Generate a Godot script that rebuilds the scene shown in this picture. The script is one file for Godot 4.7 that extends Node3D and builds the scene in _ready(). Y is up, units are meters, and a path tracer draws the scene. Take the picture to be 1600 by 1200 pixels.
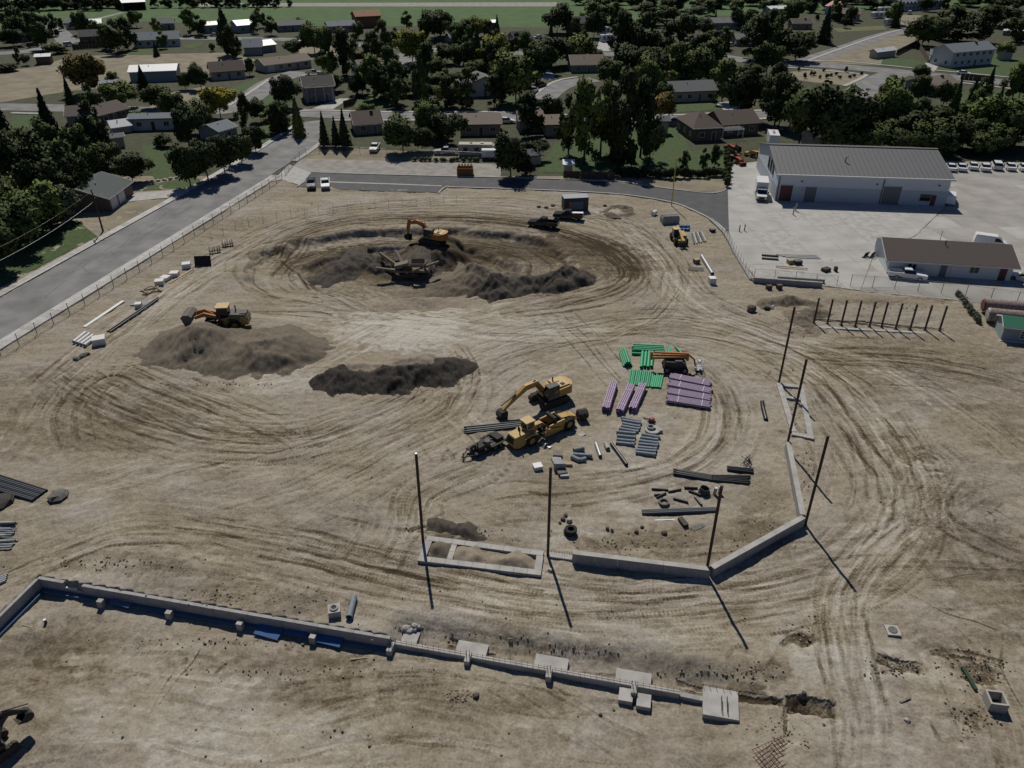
extends Node3D
# A baseball field under construction beside a small town, seen from the air. Metres, y up, -z is north.
# Places are surveyed from the photograph: g(u, v) is the point of the land under picture point (u, v), as a map reading.
const FOCAL := 1220.0
const PITCH := 31.5
const EYE := Vector3(0, 50, 0)
const RX0 := -84.0        # the relief-modelled rectangle of the building site
const RX1 := 88.0
const RZ0 := -168.0
const RZ1 := -24.0
const TW := 2048
const TH := 1792
const GC := 0.5           # cell of the land grid
var rng := RandomNumberGenerator.new()
var taken := {}
var M := {}
var site := PackedVector2Array()
var land_grid := PackedFloat32Array()
var gw := 0
var gh := 0
var tone := PackedFloat32Array()
var rise := PackedFloat32Array()
var noise_a := FastNoiseLite.new()
var cp := 0.0
var sp := 0.0

class B:
	# collects triangles in a moving frame
	var v := PackedVector3Array()
	var n := PackedVector3Array()
	var c := PackedColorArray()
	var uv := PackedVector2Array()
	var tint := Color(-1, 0, 0)
	var xf := Transform3D.IDENTITY
	func tri(a: Vector3, b: Vector3, d: Vector3):
		a = xf * a; b = xf * b; d = xf * d
		var nn := (d - a).cross(b - a).normalized()
		v.append(a); v.append(b); v.append(d)
		n.append(nn); n.append(nn); n.append(nn)
		if tint.r >= 0.0:
			c.append(tint); c.append(tint); c.append(tint)
	func quad(a, b, d, e):
		tri(a, b, d); tri(a, d, e)
	func face(p: Vector3, ux: Vector3, uy: Vector3):
		quad(p - ux - uy, p - ux + uy, p + ux + uy, p + ux - uy)
	func box(p: Vector3, s: Vector3, r := Basis()) -> B:
		var x := r.x * s.x * 0.5
		var y := r.y * s.y * 0.5
		var z := r.z * s.z * 0.5
		face(p + x, y, z); face(p - x, z, y)
		face(p + y, z, x); face(p - y, x, z)
		face(p + z, x, y); face(p - z, y, x)
		return self
	func beam(a: Vector3, b: Vector3, w: float, h: float) -> B:
		var d := b - a
		var z := d.normalized()
		var x := Vector3.UP.cross(z)
		if x.length() < 0.02: x = Vector3.RIGHT
		x = x.normalized()
		box((a + b) * 0.5, Vector3(w, h, d.length()), Basis(x, z.cross(x), z))
		return self
	func smooth_quad(p: Array, q: Array):
		for k in [0, 1, 2, 0, 2, 3]:
			v.append(xf * p[k]); n.append((xf.basis * q[k]).normalized())
			if tint.r >= 0.0: c.append(tint)
	func cyl(a: Vector3, b: Vector3, ra: float, rb := -1.0, seg := 10, caps := true) -> B:
		if rb < 0.0: rb = ra
		var d := (b - a).normalized()
		var e := d.cross(Vector3.UP if absf(d.y) < 0.9 else Vector3.RIGHT).normalized()
		var f := d.cross(e)
		for i in seg:
			var r0 := e * cos(TAU * i / seg) + f * sin(TAU * i / seg)
			var r1 := e * cos(TAU * (i + 1) / seg) + f * sin(TAU * (i + 1) / seg)
			smooth_quad([a + r0 * ra, b + r0 * rb, b + r1 * rb, a + r1 * ra], [r0, r0, r1, r1])
			if caps:
				tri(b, b + r1 * rb, b + r0 * rb)
				tri(a, a + r0 * ra, a + r1 * ra)
		return self
	func ring(a: Vector3, b: Vector3, ro: float, ri: float, seg := 14) -> B:
		# a hollow pipe
		var d := (b - a).normalized()
		var e := d.cross(Vector3.UP if absf(d.y) < 0.9 else Vector3.RIGHT).normalized()
		var f := d.cross(e)
		for i in seg:
			var r0 := e * cos(TAU * i / seg) + f * sin(TAU * i / seg)
			var r1 := e * cos(TAU * (i + 1) / seg) + f * sin(TAU * (i + 1) / seg)
			smooth_quad([a + r0 * ro, b + r0 * ro, b + r1 * ro, a + r1 * ro], [r0, r0, r1, r1])
			smooth_quad([a + r1 * ri, b + r1 * ri, b + r0 * ri, a + r0 * ri], [-r1, -r1, -r0, -r0])
			quad(b + r0 * ri, b + r1 * ri, b + r1 * ro, b + r0 * ro)
			quad(a + r0 * ro, a + r1 * ro, a + r1 * ri, a + r0 * ri)
		return self
	func path(pts: Array, r: float, seg := 6) -> B:
		for i in pts.size() - 1: cyl(pts[i], pts[i + 1], r, r, seg, true)
		return self
	func prism(poly: Array, hw, z := 0.0) -> B:
		# a side view (x, y), each point with its own half width
		var p := PackedVector2Array(poly)
		if Geometry2D.is_polygon_clockwise(p):
			p.reverse()
			if hw is Array: hw = hw.duplicate(); hw.reverse()
		var w := []
		for i in p.size(): w.append(hw[i] if hw is Array else hw)
		var t := Geometry2D.triangulate_polygon(p)
		for i in range(0, t.size(), 3):
			var k := [t[i], t[i + 1], t[i + 2]]
			if (p[k[1]] - p[k[0]]).cross(p[k[2]] - p[k[0]]) > 0: k.reverse()
			var f := []
			var bk := []
			for j in k:
				f.append(Vector3(p[j].x, p[j].y, z + w[j])); bk.append(Vector3(p[j].x, p[j].y, z - w[j]))
			tri(f[0], f[1], f[2]); tri(bk[2], bk[1], bk[0])
		for i in p.size():
			var j := (i + 1) % p.size()
			quad(Vector3(p[i].x, p[i].y, z - w[i]), Vector3(p[i].x, p[i].y, z + w[i]), Vector3(p[j].x, p[j].y, z + w[j]), Vector3(p[j].x, p[j].y, z - w[j]))
		return self
	func flat(poly: Array, y: float) -> B:
		# a level sheet over (x, z) points
		var p := PackedVector2Array(poly)
		var t := Geometry2D.triangulate_polygon(p)
		for i in range(0, t.size(), 3):
			var a := p[t[i]]
			var b := p[t[i + 1]]
			var d := p[t[i + 2]]
			if (b - a).cross(d - a) > 0: tri(Vector3(a.x, y, a.y), Vector3(b.x, y, b.y), Vector3(d.x, y, d.y))
			else: tri(Vector3(a.x, y, a.y), Vector3(d.x, y, d.y), Vector3(b.x, y, b.y))
		return self
	func mesh() -> ArrayMesh:
		var a := []
		a.resize(Mesh.ARRAY_MAX)
		a[Mesh.ARRAY_VERTEX] = v
		a[Mesh.ARRAY_NORMAL] = n
		if c.size() == v.size() and c.size() > 0: a[Mesh.ARRAY_COLOR] = c
		if uv.size() == v.size(): a[Mesh.ARRAY_TEX_UV] = uv
		var m := ArrayMesh.new()
		m.add_surface_from_arrays(Mesh.PRIMITIVE_TRIANGLES, a)
		return m

func bb() -> B:
	return B.new()

func numbered(called: String) -> String:
	taken[called] = taken.get(called, 0) + 1
	return called if taken[called] == 1 else "%s_%03d" % [called, taken[called] - 1]

func part(parent: Node, called: String, shape, m) -> MeshInstance3D:
	var o := MeshInstance3D.new()
	o.name = called
	o.mesh = shape.mesh() if shape is B else shape
	o.material_override = M[m] if m is String else m
	parent.add_child(o, true)
	return o

func tag(o: Node, label: String, category: String, group := ""):
	o.set_meta("label", label); o.set_meta("category", category)
	if group != "": o.set_meta("group", group)
	return o

func thing(called: String, label: String, category: String, at := Vector3.ZERO, turn := 0.0, group := "") -> Node3D:
	var o := Node3D.new()
	o.name = numbered(called)
	add_child(o)
	o.position = at; o.rotation.y = turn
	tag(o, label, category, group)
	return o

func solo(called: String, shape, m, label: String, category: String, at := Vector3.ZERO, turn := 0.0, group := "") -> MeshInstance3D:
	var o := MeshInstance3D.new()
	o.name = numbered(called)
	o.mesh = shape.mesh() if shape is B else shape
	o.material_override = M[m] if m is String else m
	add_child(o)
	o.position = at; o.rotation.y = turn
	tag(o, label, category, group)
	return o

func struct(called: String, shape, m) -> MeshInstance3D:
	var o := MeshInstance3D.new()
	o.name = numbered(called)
	o.mesh = shape.mesh() if shape is B else shape
	o.material_override = M[m] if m is String else m
	o.set_meta("kind", "structure")
	add_child(o)
	return o

func copy_of(src: Node3D, at: Vector3, turn: float, label := "", group := "") -> Node3D:
	var o: Node3D = src.duplicate()
	var stem: String = String(src.name)
	if stem.length() > 4 and stem[-4] == "_" and stem.right(3).is_valid_int(): stem = stem.left(-4)
	o.name = numbered(stem)
	add_child(o)
	o.position = at; o.rotation.y = turn
	if label != "": o.set_meta("label", label)
	if group != "": o.set_meta("group", group)
	return o

# ---- survey ----
func flat_g(u: float, v: float, h := 0.0) -> Vector3:
	var x := (u - 800.0) / FOCAL
	var y := (600.0 - v) / FOCAL
	var d := Vector3(x, y * cp - sp, -(cp + y * sp))
	return EYE + d * ((h - EYE.y) / d.y)

func g(u: float, v: float, above := 0.0) -> Vector3:
	var p := flat_g(u, v, above)
	for i in 6: p = flat_g(u, v, land(p.x, p.z) + above)
	return p

func g2(u: float, v: float) -> Vector2:
	var p := g(u, v)
	return Vector2(p.x, p.z)

func tall(base: Vector3, v: float) -> float:
	# height of a plumb line from base that reaches picture line v
	var k := (600.0 - v) / FOCAL
	return 50.0 + base.z * (sp - k * cp) / (cp + k * sp) - base.y

func per_px(p: Vector3) -> float:
	return (-p.z * cp - (p.y - 50.0) * sp) / FOCAL

func land(x: float, z: float) -> float:
	var a := (x - RX0) / GC
	var b := (z - RZ0) / GC
	if a < 0.0 or b < 0.0 or a >= gw - 1.001 or b >= gh - 1.001 or land_grid.is_empty(): return 0.0
	var i := int(a)
	var j := int(b)
	a -= i; b -= j
	var k := j * gw + i
	return lerpf(lerpf(land_grid[k], land_grid[k + 1], a), lerpf(land_grid[k + gw], land_grid[k + gw + 1], a), b) + pad_cut(x, z)

func on(u: float, v: float, sink := 0.02) -> Vector3:
	var p := g(u, v)
	return p - Vector3(0, sink, 0)

func turn_to(a: Vector3, b: Vector3) -> float:
	# turn that points local +x from a to b
	return atan2(-(b.z - a.z), b.x - a.x)

func curve(px: Array, step := 0.5) -> Array:
	# a smooth line over the land through picture points
	var c := Curve3D.new()
	var pts := []
	for p in px:
		var q := flat_g(p[0], p[1])
		pts.append(q)
	for i in pts.size():
		var t: Vector3 = (pts[mini(i + 1, pts.size() - 1)] - pts[maxi(i - 1, 0)]) / 6.0
		c.add_point(pts[i], -t, t)
	c.bake_interval = step
	return Array(c.get_baked_points())

func ss(a: float, b: float, x: float) -> float:
	var t := clampf((x - a) / (b - a), 0.0, 1.0)
	return t * t * (3.0 - 2.0 * t)

# ---- materials ----
func srgb(r: float, gg: float, b: float) -> Color:
	return Color(r, gg, b).linear_to_srgb()

func speckle(seed_: int, freq: float, a: Color, b: Color, size := 256, octaves := 4, kind := FastNoiseLite.TYPE_SIMPLEX_SMOOTH) -> ImageTexture:
	var f := FastNoiseLite.new()
	f.seed = seed_; f.frequency = freq; f.noise_type = kind
	f.fractal_octaves = octaves
	var im := f.get_seamless_image(size, size)
	im.convert(Image.FORMAT_L8)
	var d := im.get_data()
	var o := PackedByteArray()
	o.resize(size * size * 3)
	var lut := []
	for i in 256:
		var q := Color(lerpf(a.r, b.r, i / 255.0), lerpf(a.g, b.g, i / 255.0), lerpf(a.b, b.b, i / 255.0)).linear_to_srgb()
		lut.append([int(q.r * 255), int(q.g * 255), int(q.b * 255)])
	for i in size * size:
		var q: Array = lut[d[i]]
		o[i * 3] = q[0]; o[i * 3 + 1] = q[1]; o[i * 3 + 2] = q[2]
	return ImageTexture.create_from_image(Image.create_from_data(size, size, false, Image.FORMAT_RGB8, o))

func plain(called: String, col: Color, rough := 0.8, metal := 0.0) -> StandardMaterial3D:
	# col in linear values
	var m := StandardMaterial3D.new()
	m.albedo_color = col.linear_to_srgb()
	m.roughness = rough; m.metallic = metal
	m.resource_name = called
	M[called] = m
	return m

func grained(called: String, a: Color, b: Color, metres: float, seed_: int, rough := 0.9, freq := 0.02, world := true, octaves := 4) -> StandardMaterial3D:
	var m := StandardMaterial3D.new()
	m.albedo_texture = speckle(seed_, freq, a, b, 256, octaves)
	m.roughness = rough
	m.uv1_triplanar = true; m.uv1_world_triplanar = world
	m.uv1_scale = Vector3.ONE / metres
	m.resource_name = called
	M[called] = m
	return m

func make_materials():
	grained("asphalt", Color(0.115, 0.115, 0.12), Color(0.175, 0.172, 0.172), 23.0, 1, 0.9, 0.02)
	grained("asphalt_worn", Color(0.13, 0.131, 0.134), Color(0.25, 0.246, 0.24), 31.0, 2, 0.9, 0.02)
	grained("asphalt_new", Color(0.05, 0.052, 0.057), Color(0.085, 0.086, 0.09), 19.0, 3, 0.85, 0.02)
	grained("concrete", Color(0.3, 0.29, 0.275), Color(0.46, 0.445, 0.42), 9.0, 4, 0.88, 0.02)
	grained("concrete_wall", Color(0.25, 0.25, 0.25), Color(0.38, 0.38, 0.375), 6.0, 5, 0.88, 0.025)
	grained("yard_concrete", Color(0.31, 0.308, 0.295), Color(0.45, 0.442, 0.42), 27.0, 6, 0.85, 0.018)
	grained("yard_concrete_old", Color(0.25, 0.238, 0.218), Color(0.38, 0.365, 0.335), 33.0, 7, 0.9, 0.018)
	grained("pavement_pale", Color(0.38, 0.375, 0.36), Color(0.54, 0.53, 0.51), 8.0, 34, 0.88, 0.02)
	grained("lawn", Color(0.03, 0.055, 0.013), Color(0.06, 0.1, 0.026), 11.0, 8, 0.95, 0.03)
	grained("lawn_dry", Color(0.07, 0.085, 0.03), Color(0.16, 0.15, 0.075), 17.0, 9, 0.95, 0.03)
	grained("pasture", Color(0.036, 0.085, 0.02), Color(0.068, 0.128, 0.032), 60.0, 10, 0.95, 0.02)
	grained("dry_field", Color(0.16, 0.14, 0.1), Color(0.27, 0.235, 0.165), 40.0, 11, 0.97, 0.02)
	grained("gravel", Color(0.2, 0.19, 0.17), Color(0.34, 0.325, 0.295), 21.0, 12, 0.95, 0.025)
	grained("scrub", Color(0.026, 0.036, 0.014), Color(0.075, 0.075, 0.038), 25.0, 13, 0.97, 0.03)
	grained("soil_dark", Color(0.014, 0.012, 0.01), Color(0.062, 0.053, 0.043), 3.2, 14, 1.0, 0.03)
	grained("soil_mid", Color(0.1, 0.083, 0.061), Color(0.185, 0.155, 0.115), 5.0, 15, 1.0, 0.03)
	grained("soil_heap", Color(0.032, 0.027, 0.022), Color(0.1, 0.084, 0.067), 4.0, 16, 1.0, 0.03)
	grained("site_fines", Color(0.2, 0.165, 0.125), Color(0.31, 0.265, 0.205), 6.0, 30, 1.0, 0.03)
	plain("green_board", Color(0.014, 0.045, 0.02), 0.7)
	grained("dusty_tan", Color(0.13, 0.115, 0.09), Color(0.26, 0.23, 0.18), 2.0, 31, 0.95, 0.03, false)
	plain("tar", Color(0.03, 0.03, 0.031), 0.7)
	plain("rust", Color(0.16, 0.07, 0.045), 0.9)
	grained("rusty_steel", Color(0.1, 0.04, 0.025), Color(0.4, 0.36, 0.33), 3.0, 17, 0.8, 0.02, false)
	plain("steel_dark", Color(0.02, 0.018, 0.018), 0.55, 0.3)
	plain("steel_post", Color(0.05, 0.036, 0.03), 0.7, 0.2)
	plain("galvanised", Color(0.36, 0.38, 0.4), 0.5, 0.5)
	plain("black_plastic", Color(0.012, 0.013, 0.014), 0.4)
	plain("tyre", Color(0.016, 0.016, 0.016), 0.9)
	plain("rim", Color(0.3, 0.3, 0.3), 0.4, 0.6)
	plain("rim_yellow", Color(0.4, 0.25, 0.06), 0.6)
	grained("machine_yellow", Color(0.36, 0.215, 0.05), Color(0.52, 0.34, 0.11), 2.5, 18, 0.6, 0.02, false)
	grained("machine_tan", Color(0.44, 0.3, 0.12), Color(0.58, 0.43, 0.22), 2.5, 19, 0.65, 0.02, false)
	grained("machine_orange", Color(0.34, 0.135, 0.03), Color(0.46, 0.22, 0.07), 2.5, 20, 0.6, 0.02, false)
	plain("machine_red", Color(0.3, 0.04, 0.02), 0.55)
	grained("dusty_black", Color(0.022, 0.021, 0.02), Color(0.075, 0.066, 0.055), 2.0, 21, 0.9, 0.03, false)
	grained("dusty_grey", Color(0.09, 0.085, 0.08), Color(0.2, 0.19, 0.17), 2.0, 22, 0.9, 0.03, false)
	plain("glass_dark", Color(0.012, 0.016, 0.02), 0.08)
	plain("paint_white", Color(0.74, 0.75, 0.76), 0.3)
	plain("paint_dark", Color(0.014, 0.015, 0.017), 0.25)
	plain("paint_navy", Color(0.014, 0.02, 0.035), 0.3)
	plain("paint_blue", Color(0.1, 0.16, 0.25), 0.3)
	plain("paint_grey", Color(0.16, 0.17, 0.18), 0.3)
	plain("paint_silver", Color(0.42, 0.43, 0.44), 0.3, 0.3)
	plain("lamp_clear", Color(0.6, 0.6, 0.58), 0.15)
	plain("lamp_red", Color(0.3, 0.01, 0.01), 0.2)
	grained("pvc_green", Color(0.038, 0.296, 0.148), Color(0.062, 0.419, 0.214), 5.0, 79, 0.55, 0.03)
	grained("pvc_green_dark", Color(0.035, 0.233, 0.120), Color(0.057, 0.332, 0.176), 5.0, 84, 0.55, 0.03)
	grained("pvc_purple", Color(0.31, 0.225, 0.335), Color(0.46, 0.35, 0.485), 5.0, 80, 0.55, 0.03)
	grained("pvc_purple_pale", Color(0.25, 0.2, 0.27), Color(0.38, 0.31, 0.405), 5.0, 85, 0.55, 0.03)
	grained("pipe_concrete", Color(0.16, 0.195, 0.225), Color(0.25, 0.285, 0.315), 3.0, 23, 0.75, 0.02)
	plain("pipe_black", Color(0.014, 0.016, 0.018), 0.4)
	plain("pipe_slate", Color(0.04, 0.05, 0.06), 0.5)
	grained("timber", Color(0.3, 0.23, 0.15), Color(0.46, 0.37, 0.25), 2.0, 24, 0.85, 0.03, false)
	grained("timber_grey", Color(0.13, 0.115, 0.095), Color(0.26, 0.235, 0.2), 2.0, 25, 0.9, 0.03, false)
	plain("tarp_blue", Color(0.05, 0.125, 0.28), 0.85)
	plain("tarp_white", Color(0.7, 0.7, 0.69), 0.6)
	plain("wrap_white", Color(0.6, 0.6, 0.58), 0.55)
	plain("insulation_blue", Color(0.07, 0.12, 0.19), 0.7)
	plain("yellow_pole", Color(0.5, 0.4, 0.04), 0.5)
	plain("tree_trunk", Color(0.05, 0.04, 0.032), 0.95)
	plain("pole_wood", Color(0.05, 0.04, 0.033), 0.95)
	plain("container_blue", Color(0.055, 0.065, 0.08), 0.6, 0.2)
	plain("container_top", Color(0.25, 0.28, 0.31), 0.6, 0.1)
	plain("sign_orange", Color(0.35, 0.1, 0.05), 0.6)
	plain("decal_blue", Color(0.1, 0.15, 0.22), 0.5)
	plain("fence_steel", Color(0.15, 0.15, 0.15), 0.6, 0.4)
	plain("brick_red", Color(0.14, 0.07, 0.05), 0.9)
	plain("wood_brown", Color(0.11, 0.07, 0.045), 0.85)
	plain("wood_board", Color(0.085, 0.055, 0.04), 0.9)
	plain("sheet_white", Color(0.7, 0.71, 0.72), 0.4)
	plain("barn_orange", Color(0.24, 0.12, 0.055), 0.85)
	var walls := {"wall_white": [0.5, 0.52, 0.54], "wall_cream": [0.42, 0.39, 0.33], "wall_grey": [0.24, 0.25, 0.26], "wall_tan": [0.27, 0.225, 0.175], "wall_blue": [0.25, 0.3, 0.34], "wall_brown": [0.12, 0.09, 0.07], "wall_warehouse": [0.6, 0.65, 0.7], "wall_warehouse_low": [0.42, 0.47, 0.53], "wall_office": [0.6, 0.64, 0.66]}
	for k in walls: plain(k, Color(walls[k][0], walls[k][1], walls[k][2]), 0.8)
	var roofs := {"roof_brown": [0.09, 0.07, 0.06], "roof_dark": [0.05, 0.047, 0.047], "roof_grey": [0.13, 0.135, 0.14], "roof_blue": [0.16, 0.185, 0.21], "roof_tan": [0.19, 0.155, 0.125], "roof_slate": [0.075, 0.09, 0.09], "roof_office": [0.085, 0.068, 0.062]}
	var s := 40
	for k in roofs:
		var q: Array = roofs[k]
		grained(k, Color(q[0] * 0.78, q[1] * 0.78, q[2] * 0.78), Color(q[0] * 1.25, q[1] * 1.25, q[2] * 1.25), 4.0, s, 0.92, 0.05, false)
		s += 1
	plain("roof_metal", Color(0.115, 0.116, 0.123), 0.65, 0.05)
	plain("roof_white", Color(0.68, 0.69, 0.7), 0.45)
	plain("roof_green", Color(0.03, 0.15, 0.085), 0.5)
	plain("roof_red", Color(0.4, 0.1, 0.09), 0.6)
	plain("trim_white", Color(0.62, 0.63, 0.64), 0.6)
	plain("trim_dark", Color(0.05, 0.05, 0.055), 0.6)
	plain("door_grey", Color(0.14, 0.15, 0.165), 0.6)
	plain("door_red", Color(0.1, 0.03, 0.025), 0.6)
	plain("door_white", Color(0.58, 0.6, 0.62), 0.5)
	plain("water_pool", Color(0.05, 0.25, 0.3), 0.1)
	plain("stone_pale", Color(0.42, 0.39, 0.34), 0.9)
	plain("clod", Color(0.12, 0.1, 0.08), 1.0)
	plain("dish_blue", Color(0.1, 0.2, 0.3), 0.5)
	var leafs := {"leaf_dark": [0.05, 0.066, 0.026], "leaf_mid": [0.075, 0.1, 0.034], "leaf_fresh": [0.115, 0.15, 0.042], "leaf_conifer": [0.034, 0.048, 0.024], "leaf_yellow": [0.29, 0.24, 0.035], "leaf_lime": [0.2, 0.21, 0.04], "leaf_rust": [0.17, 0.13, 0.04], "leaf_silver": [0.115, 0.14, 0.08], "leaf_purple": [0.05, 0.026, 0.03]}
	for k in leafs:
		var m := plain(k, Color(leafs[k][0], leafs[k][1], leafs[k][2]), 0.7)
		m.albedo_color = Color(leafs[k][0] * 1.15, leafs[k][1] * 1.15, leafs[k][2] * 1.15).linear_to_srgb()
		m.vertex_color_use_as_albedo = true
		m.backlight = Color(0.95, 0.95, 0.45)
		m.metallic_specular = 0.2
		m.cull_mode = BaseMaterial3D.CULL_DISABLED

# ---- the site's land: grading, haul roads, wheel tracks, trenches ----
var wall_c := Vector3()
var wall_e := Vector3()
var wall_d := Vector3()
var wall_w := Vector3()

var pad_n := Vector3()
var pad_e := Vector3()
var pad_t := 0.0
var pad_on := false

func pad_cut(x: float, z: float) -> float:
	# the building pad, dug below its foundation wall
	if not pad_on or z < -56.0: return 0.0
	var p := Vector3(x, 0, z) - wall_c
	var dn := p.dot(pad_n)
	if dn > 5.0: return 0.0
	var de := p.dot(pad_e)
	if de < -0.1: return 0.0
	var t := p.dot(wall_d)
	var cut := 1.0 - ss(pad_t + 25.0, pad_t + 33.0, t + 0.6 * noise_a.get_noise_2d(x * 0.3, z * 0.3))
	if dn < 0.05: return -1.2 * cut
	if t > pad_t - 1.0:
		var back := 2.3 + 0.6 * noise_a.get_noise_2d(x * 0.35, z * 0.35)
		return -1.05 * cut * ss(pad_t - 1.0, pad_t + 1.0, t) * (1.0 - ss(1.0, back + 1.3, dn))
	return 0.0

func make_land():
	var outline := [[-40, 581], [100, 495], [300, 372], [450, 284], [520, 291], [690, 299], [930, 308], [1020, 328], [1085, 352], [1118, 378], [1150, 420], [1180, 444], [1286, 452], [1360, 458], [1495, 474], [1540, 540], [1640, 548]]
	for p in outline:
		var q := flat_g(p[0], p[1])
		site.append(Vector2(q.x, q.z))
	site.append(Vector2(RX1, -20)); site.append(Vector2(-84, -20))
	wall_c = flat_g(60, 903)
	wall_e = flat_g(610, 997)
	wall_d = (wall_e - wall_c).normalized()
	wall_w = (flat_g(0, 962) - wall_c).normalized()
	pad_n = Vector3(wall_d.z, 0, -wall_d.x)
	pad_e = Vector3(-wall_w.z, 0, wall_w.x)
	if pad_e.x < 0: pad_e = -pad_e
	if pad_n.z > 0: pad_n = -pad_n
	pad_t = (wall_e - wall_c).dot(wall_d)
	pad_on = true
	var pit := flat_g(640, 412)
	var low := flat_g(660, 425)
	var stand := flat_g(676, 384)
	var ramp := flat_g(372, 528)
	noise_a.seed = 5; noise_a.frequency = 1.0; noise_a.noise_type = FastNoiseLite.TYPE_SIMPLEX_SMOOTH
	noise_a.fractal_octaves = 3
	gw = int((RX1 - RX0) / GC) + 1
	gh = int((RZ1 - RZ0) / GC) + 1
	land_grid.resize(gw * gh)
	for j in gh:
		var z := RZ0 + j * GC
		for i in gw:
			var x := RX0 + i * GC
			var p2 := Vector2(x, z)
			if not Geometry2D.is_point_in_polygon(p2, site):
				land_grid[j * gw + i] = -0.06
				continue
			var dmin := 99.0
			for k in site.size() - 3:
				var c := Geometry2D.get_closest_point_to_segment(p2, site[k], site[k + 1])
				dmin = minf(dmin, c.distance_squared_to(p2))
			dmin = sqrt(dmin)
			var h := 0.22 * noise_a.get_noise_2d(x * 0.03, z * 0.03) + 0.1 * noise_a.get_noise_2d(x * 0.12 + 50, z * 0.12) + 0.05 * noise_a.get_noise_2d(x * 0.4, z * 0.4 + 70)
			# the dug bowl round the crusher
			var e := Vector2((x - pit.x) / 27.0, (z - pit.z) / 17.0).length() + 0.08 * noise_a.get_noise_2d(x * 0.1, z * 0.1)
			h -= 1.3 * (1.0 - ss(0.94, 1.03, e)) + 1.2 * (1.0 - ss(0.6, 0.69, e))
			e = Vector2((x - low.x) / 9.0, (z - low.z) / 6.5).length() + 0.1 * noise_a.get_noise_2d(x * 0.2, z * 0.2)
			h -= 0.8 * (1.0 - ss(0.6, 1.1, e))
			h += 1.5 * (1.0 - ss(0.35, 1.0, Vector2((x - ramp.x) / 14.0, (z - ramp.z) / 8.0).length() + 0.08 * noise_a.get_noise_2d(x * 0.2, z * 0.2)))
			h += 2.6 * (1.0 - ss(0.45, 1.0, Vector2((x - stand.x) / 7.0, (z - stand.z) / 6.0).length() + 0.12 * noise_a.get_noise_2d(x * 0.25, z * 0.25)))
			land_grid[j * gw + i] = h * ss(0.2, 2.5, dmin) if dmin < 2.5 else h

func tex_x(x: float) -> float: return (x - RX0) / (RX1 - RX0) * TW
func tex_y(z: float) -> float: return (z - RZ0) / (RZ1 - RZ0) * TH

func stroke(pts: Array, width: float, dt: float, dh: float, alpha := 0.7, off := 0.0, tread := 0.0, wob := 0.15, cut := 0.35):
	# lay one wheel track along a line on the ground: dt colour of the earth pressed up, dh its depth
	var n := pts.size()
	if n < 2: return
	var sx := TW / (RX1 - RX0)
	var sy := TH / (RZ1 - RZ0)
	var ph := rng.randf() * 1000.0
	var s := 0.0
	for i in n - 1:
		var a: Vector3 = pts[i]
		var b: Vector3 = pts[i + 1]
		var d := b - a
		var len := d.length()
		if len < 0.001: continue
		d /= len
		var nx := -d.z
		var nz := d.x
		var m := int(ceil(len / 0.085))
		for k in m:
			var q := len * k / m
			var ss_ := s + q
			var al := alpha * clampf(0.55 + 1.3 * noise_a.get_noise_2d(ss_ * 0.14 + ph, ph * 0.37) + 0.25 - cut, 0.0, 1.0)
			if al < 0.02: continue
			if tread > 0.0 and fmod(ss_, tread) > tread * 0.5: al *= 0.25
			var o := off + wob * noise_a.get_noise_2d(ss_ * 0.06 + ph, 9.0) * 3.0
			var w := width * (0.5 + 0.15 * noise_a.get_noise_2d(ss_ * 0.3, ph))
			var cx := a.x + d.x * q + nx * o
			var cz := a.z + d.z * q + nz * o
			var c := -w - 0.1
			while c <= w + 0.1:
				var ix := int((cx + nx * c - RX0) * sx)
				var iy := int((cz + nz * c - RZ0) * sy)
				if ix >= 0 and iy >= 0 and ix < TW and iy < TH:
					var id := iy * TW + ix
					if absf(c) <= w:
						tone[id] += (dt - tone[id] * 0.15) * al * 0.5
						rise[id] += (dh - rise[id]) * al * 0.4
					else:
						rise[id] += (absf(dh) * 0.5 - rise[id]) * al * 0.25
						tone[id] += 0.05 * al
				c += 0.08
		s += len

func blob(u: float, v: float, ru: float, rv: float, dt: float, dh := 0.0, alpha := 0.8, rag := 0.5, grain := 0.6):
	# a patch of other earth: ru, rv in metres, ragged edge
	var c := flat_g(u, v)
	blob_at(c, ru, rv, 0.0, dt, dh, alpha, rag, grain)

func blob_at(c: Vector3, ru: float, rv: float, ang: float, dt: float, dh: float, alpha: float, rag: float, grain: float):
	var sx := TW / (RX1 - RX0)
	var sy := TH / (RZ1 - RZ0)
	var r := maxf(ru, rv) * 1.35
	var ca := cos(ang)
	var sa := sin(ang)
	for iy in range(maxi(0, int(tex_y(c.z - r))), mini(TH, int(tex_y(c.z + r)))):
		var z := RZ0 + iy / sy - c.z
		for ix in range(maxi(0, int(tex_x(c.x - r))), mini(TW, int(tex_x(c.x + r)))):
			var x := RX0 + ix / sx - c.x
			var a := (x * ca + z * sa) / ru
			var b := (-x * sa + z * ca) / rv
			var e := a * a + b * b
			if e > 1.8: continue
			var q := noise_a.get_noise_2d((x + c.x) * 0.55, (z + c.z) * 0.55)
			e = sqrt(e) + rag * q
			if e >= 1.0: continue
			var al := alpha * (1.0 - ss(0.72, 1.0, e)) * (1.0 - grain * 0.5 + grain * (q * 1.6 if q > 0 else q * 0.4))
			al = clampf(al, 0.0, 1.0)
			var id := iy * TW + ix
			tone[id] += (dt - tone[id]) * al
			rise[id] += dh * al

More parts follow.
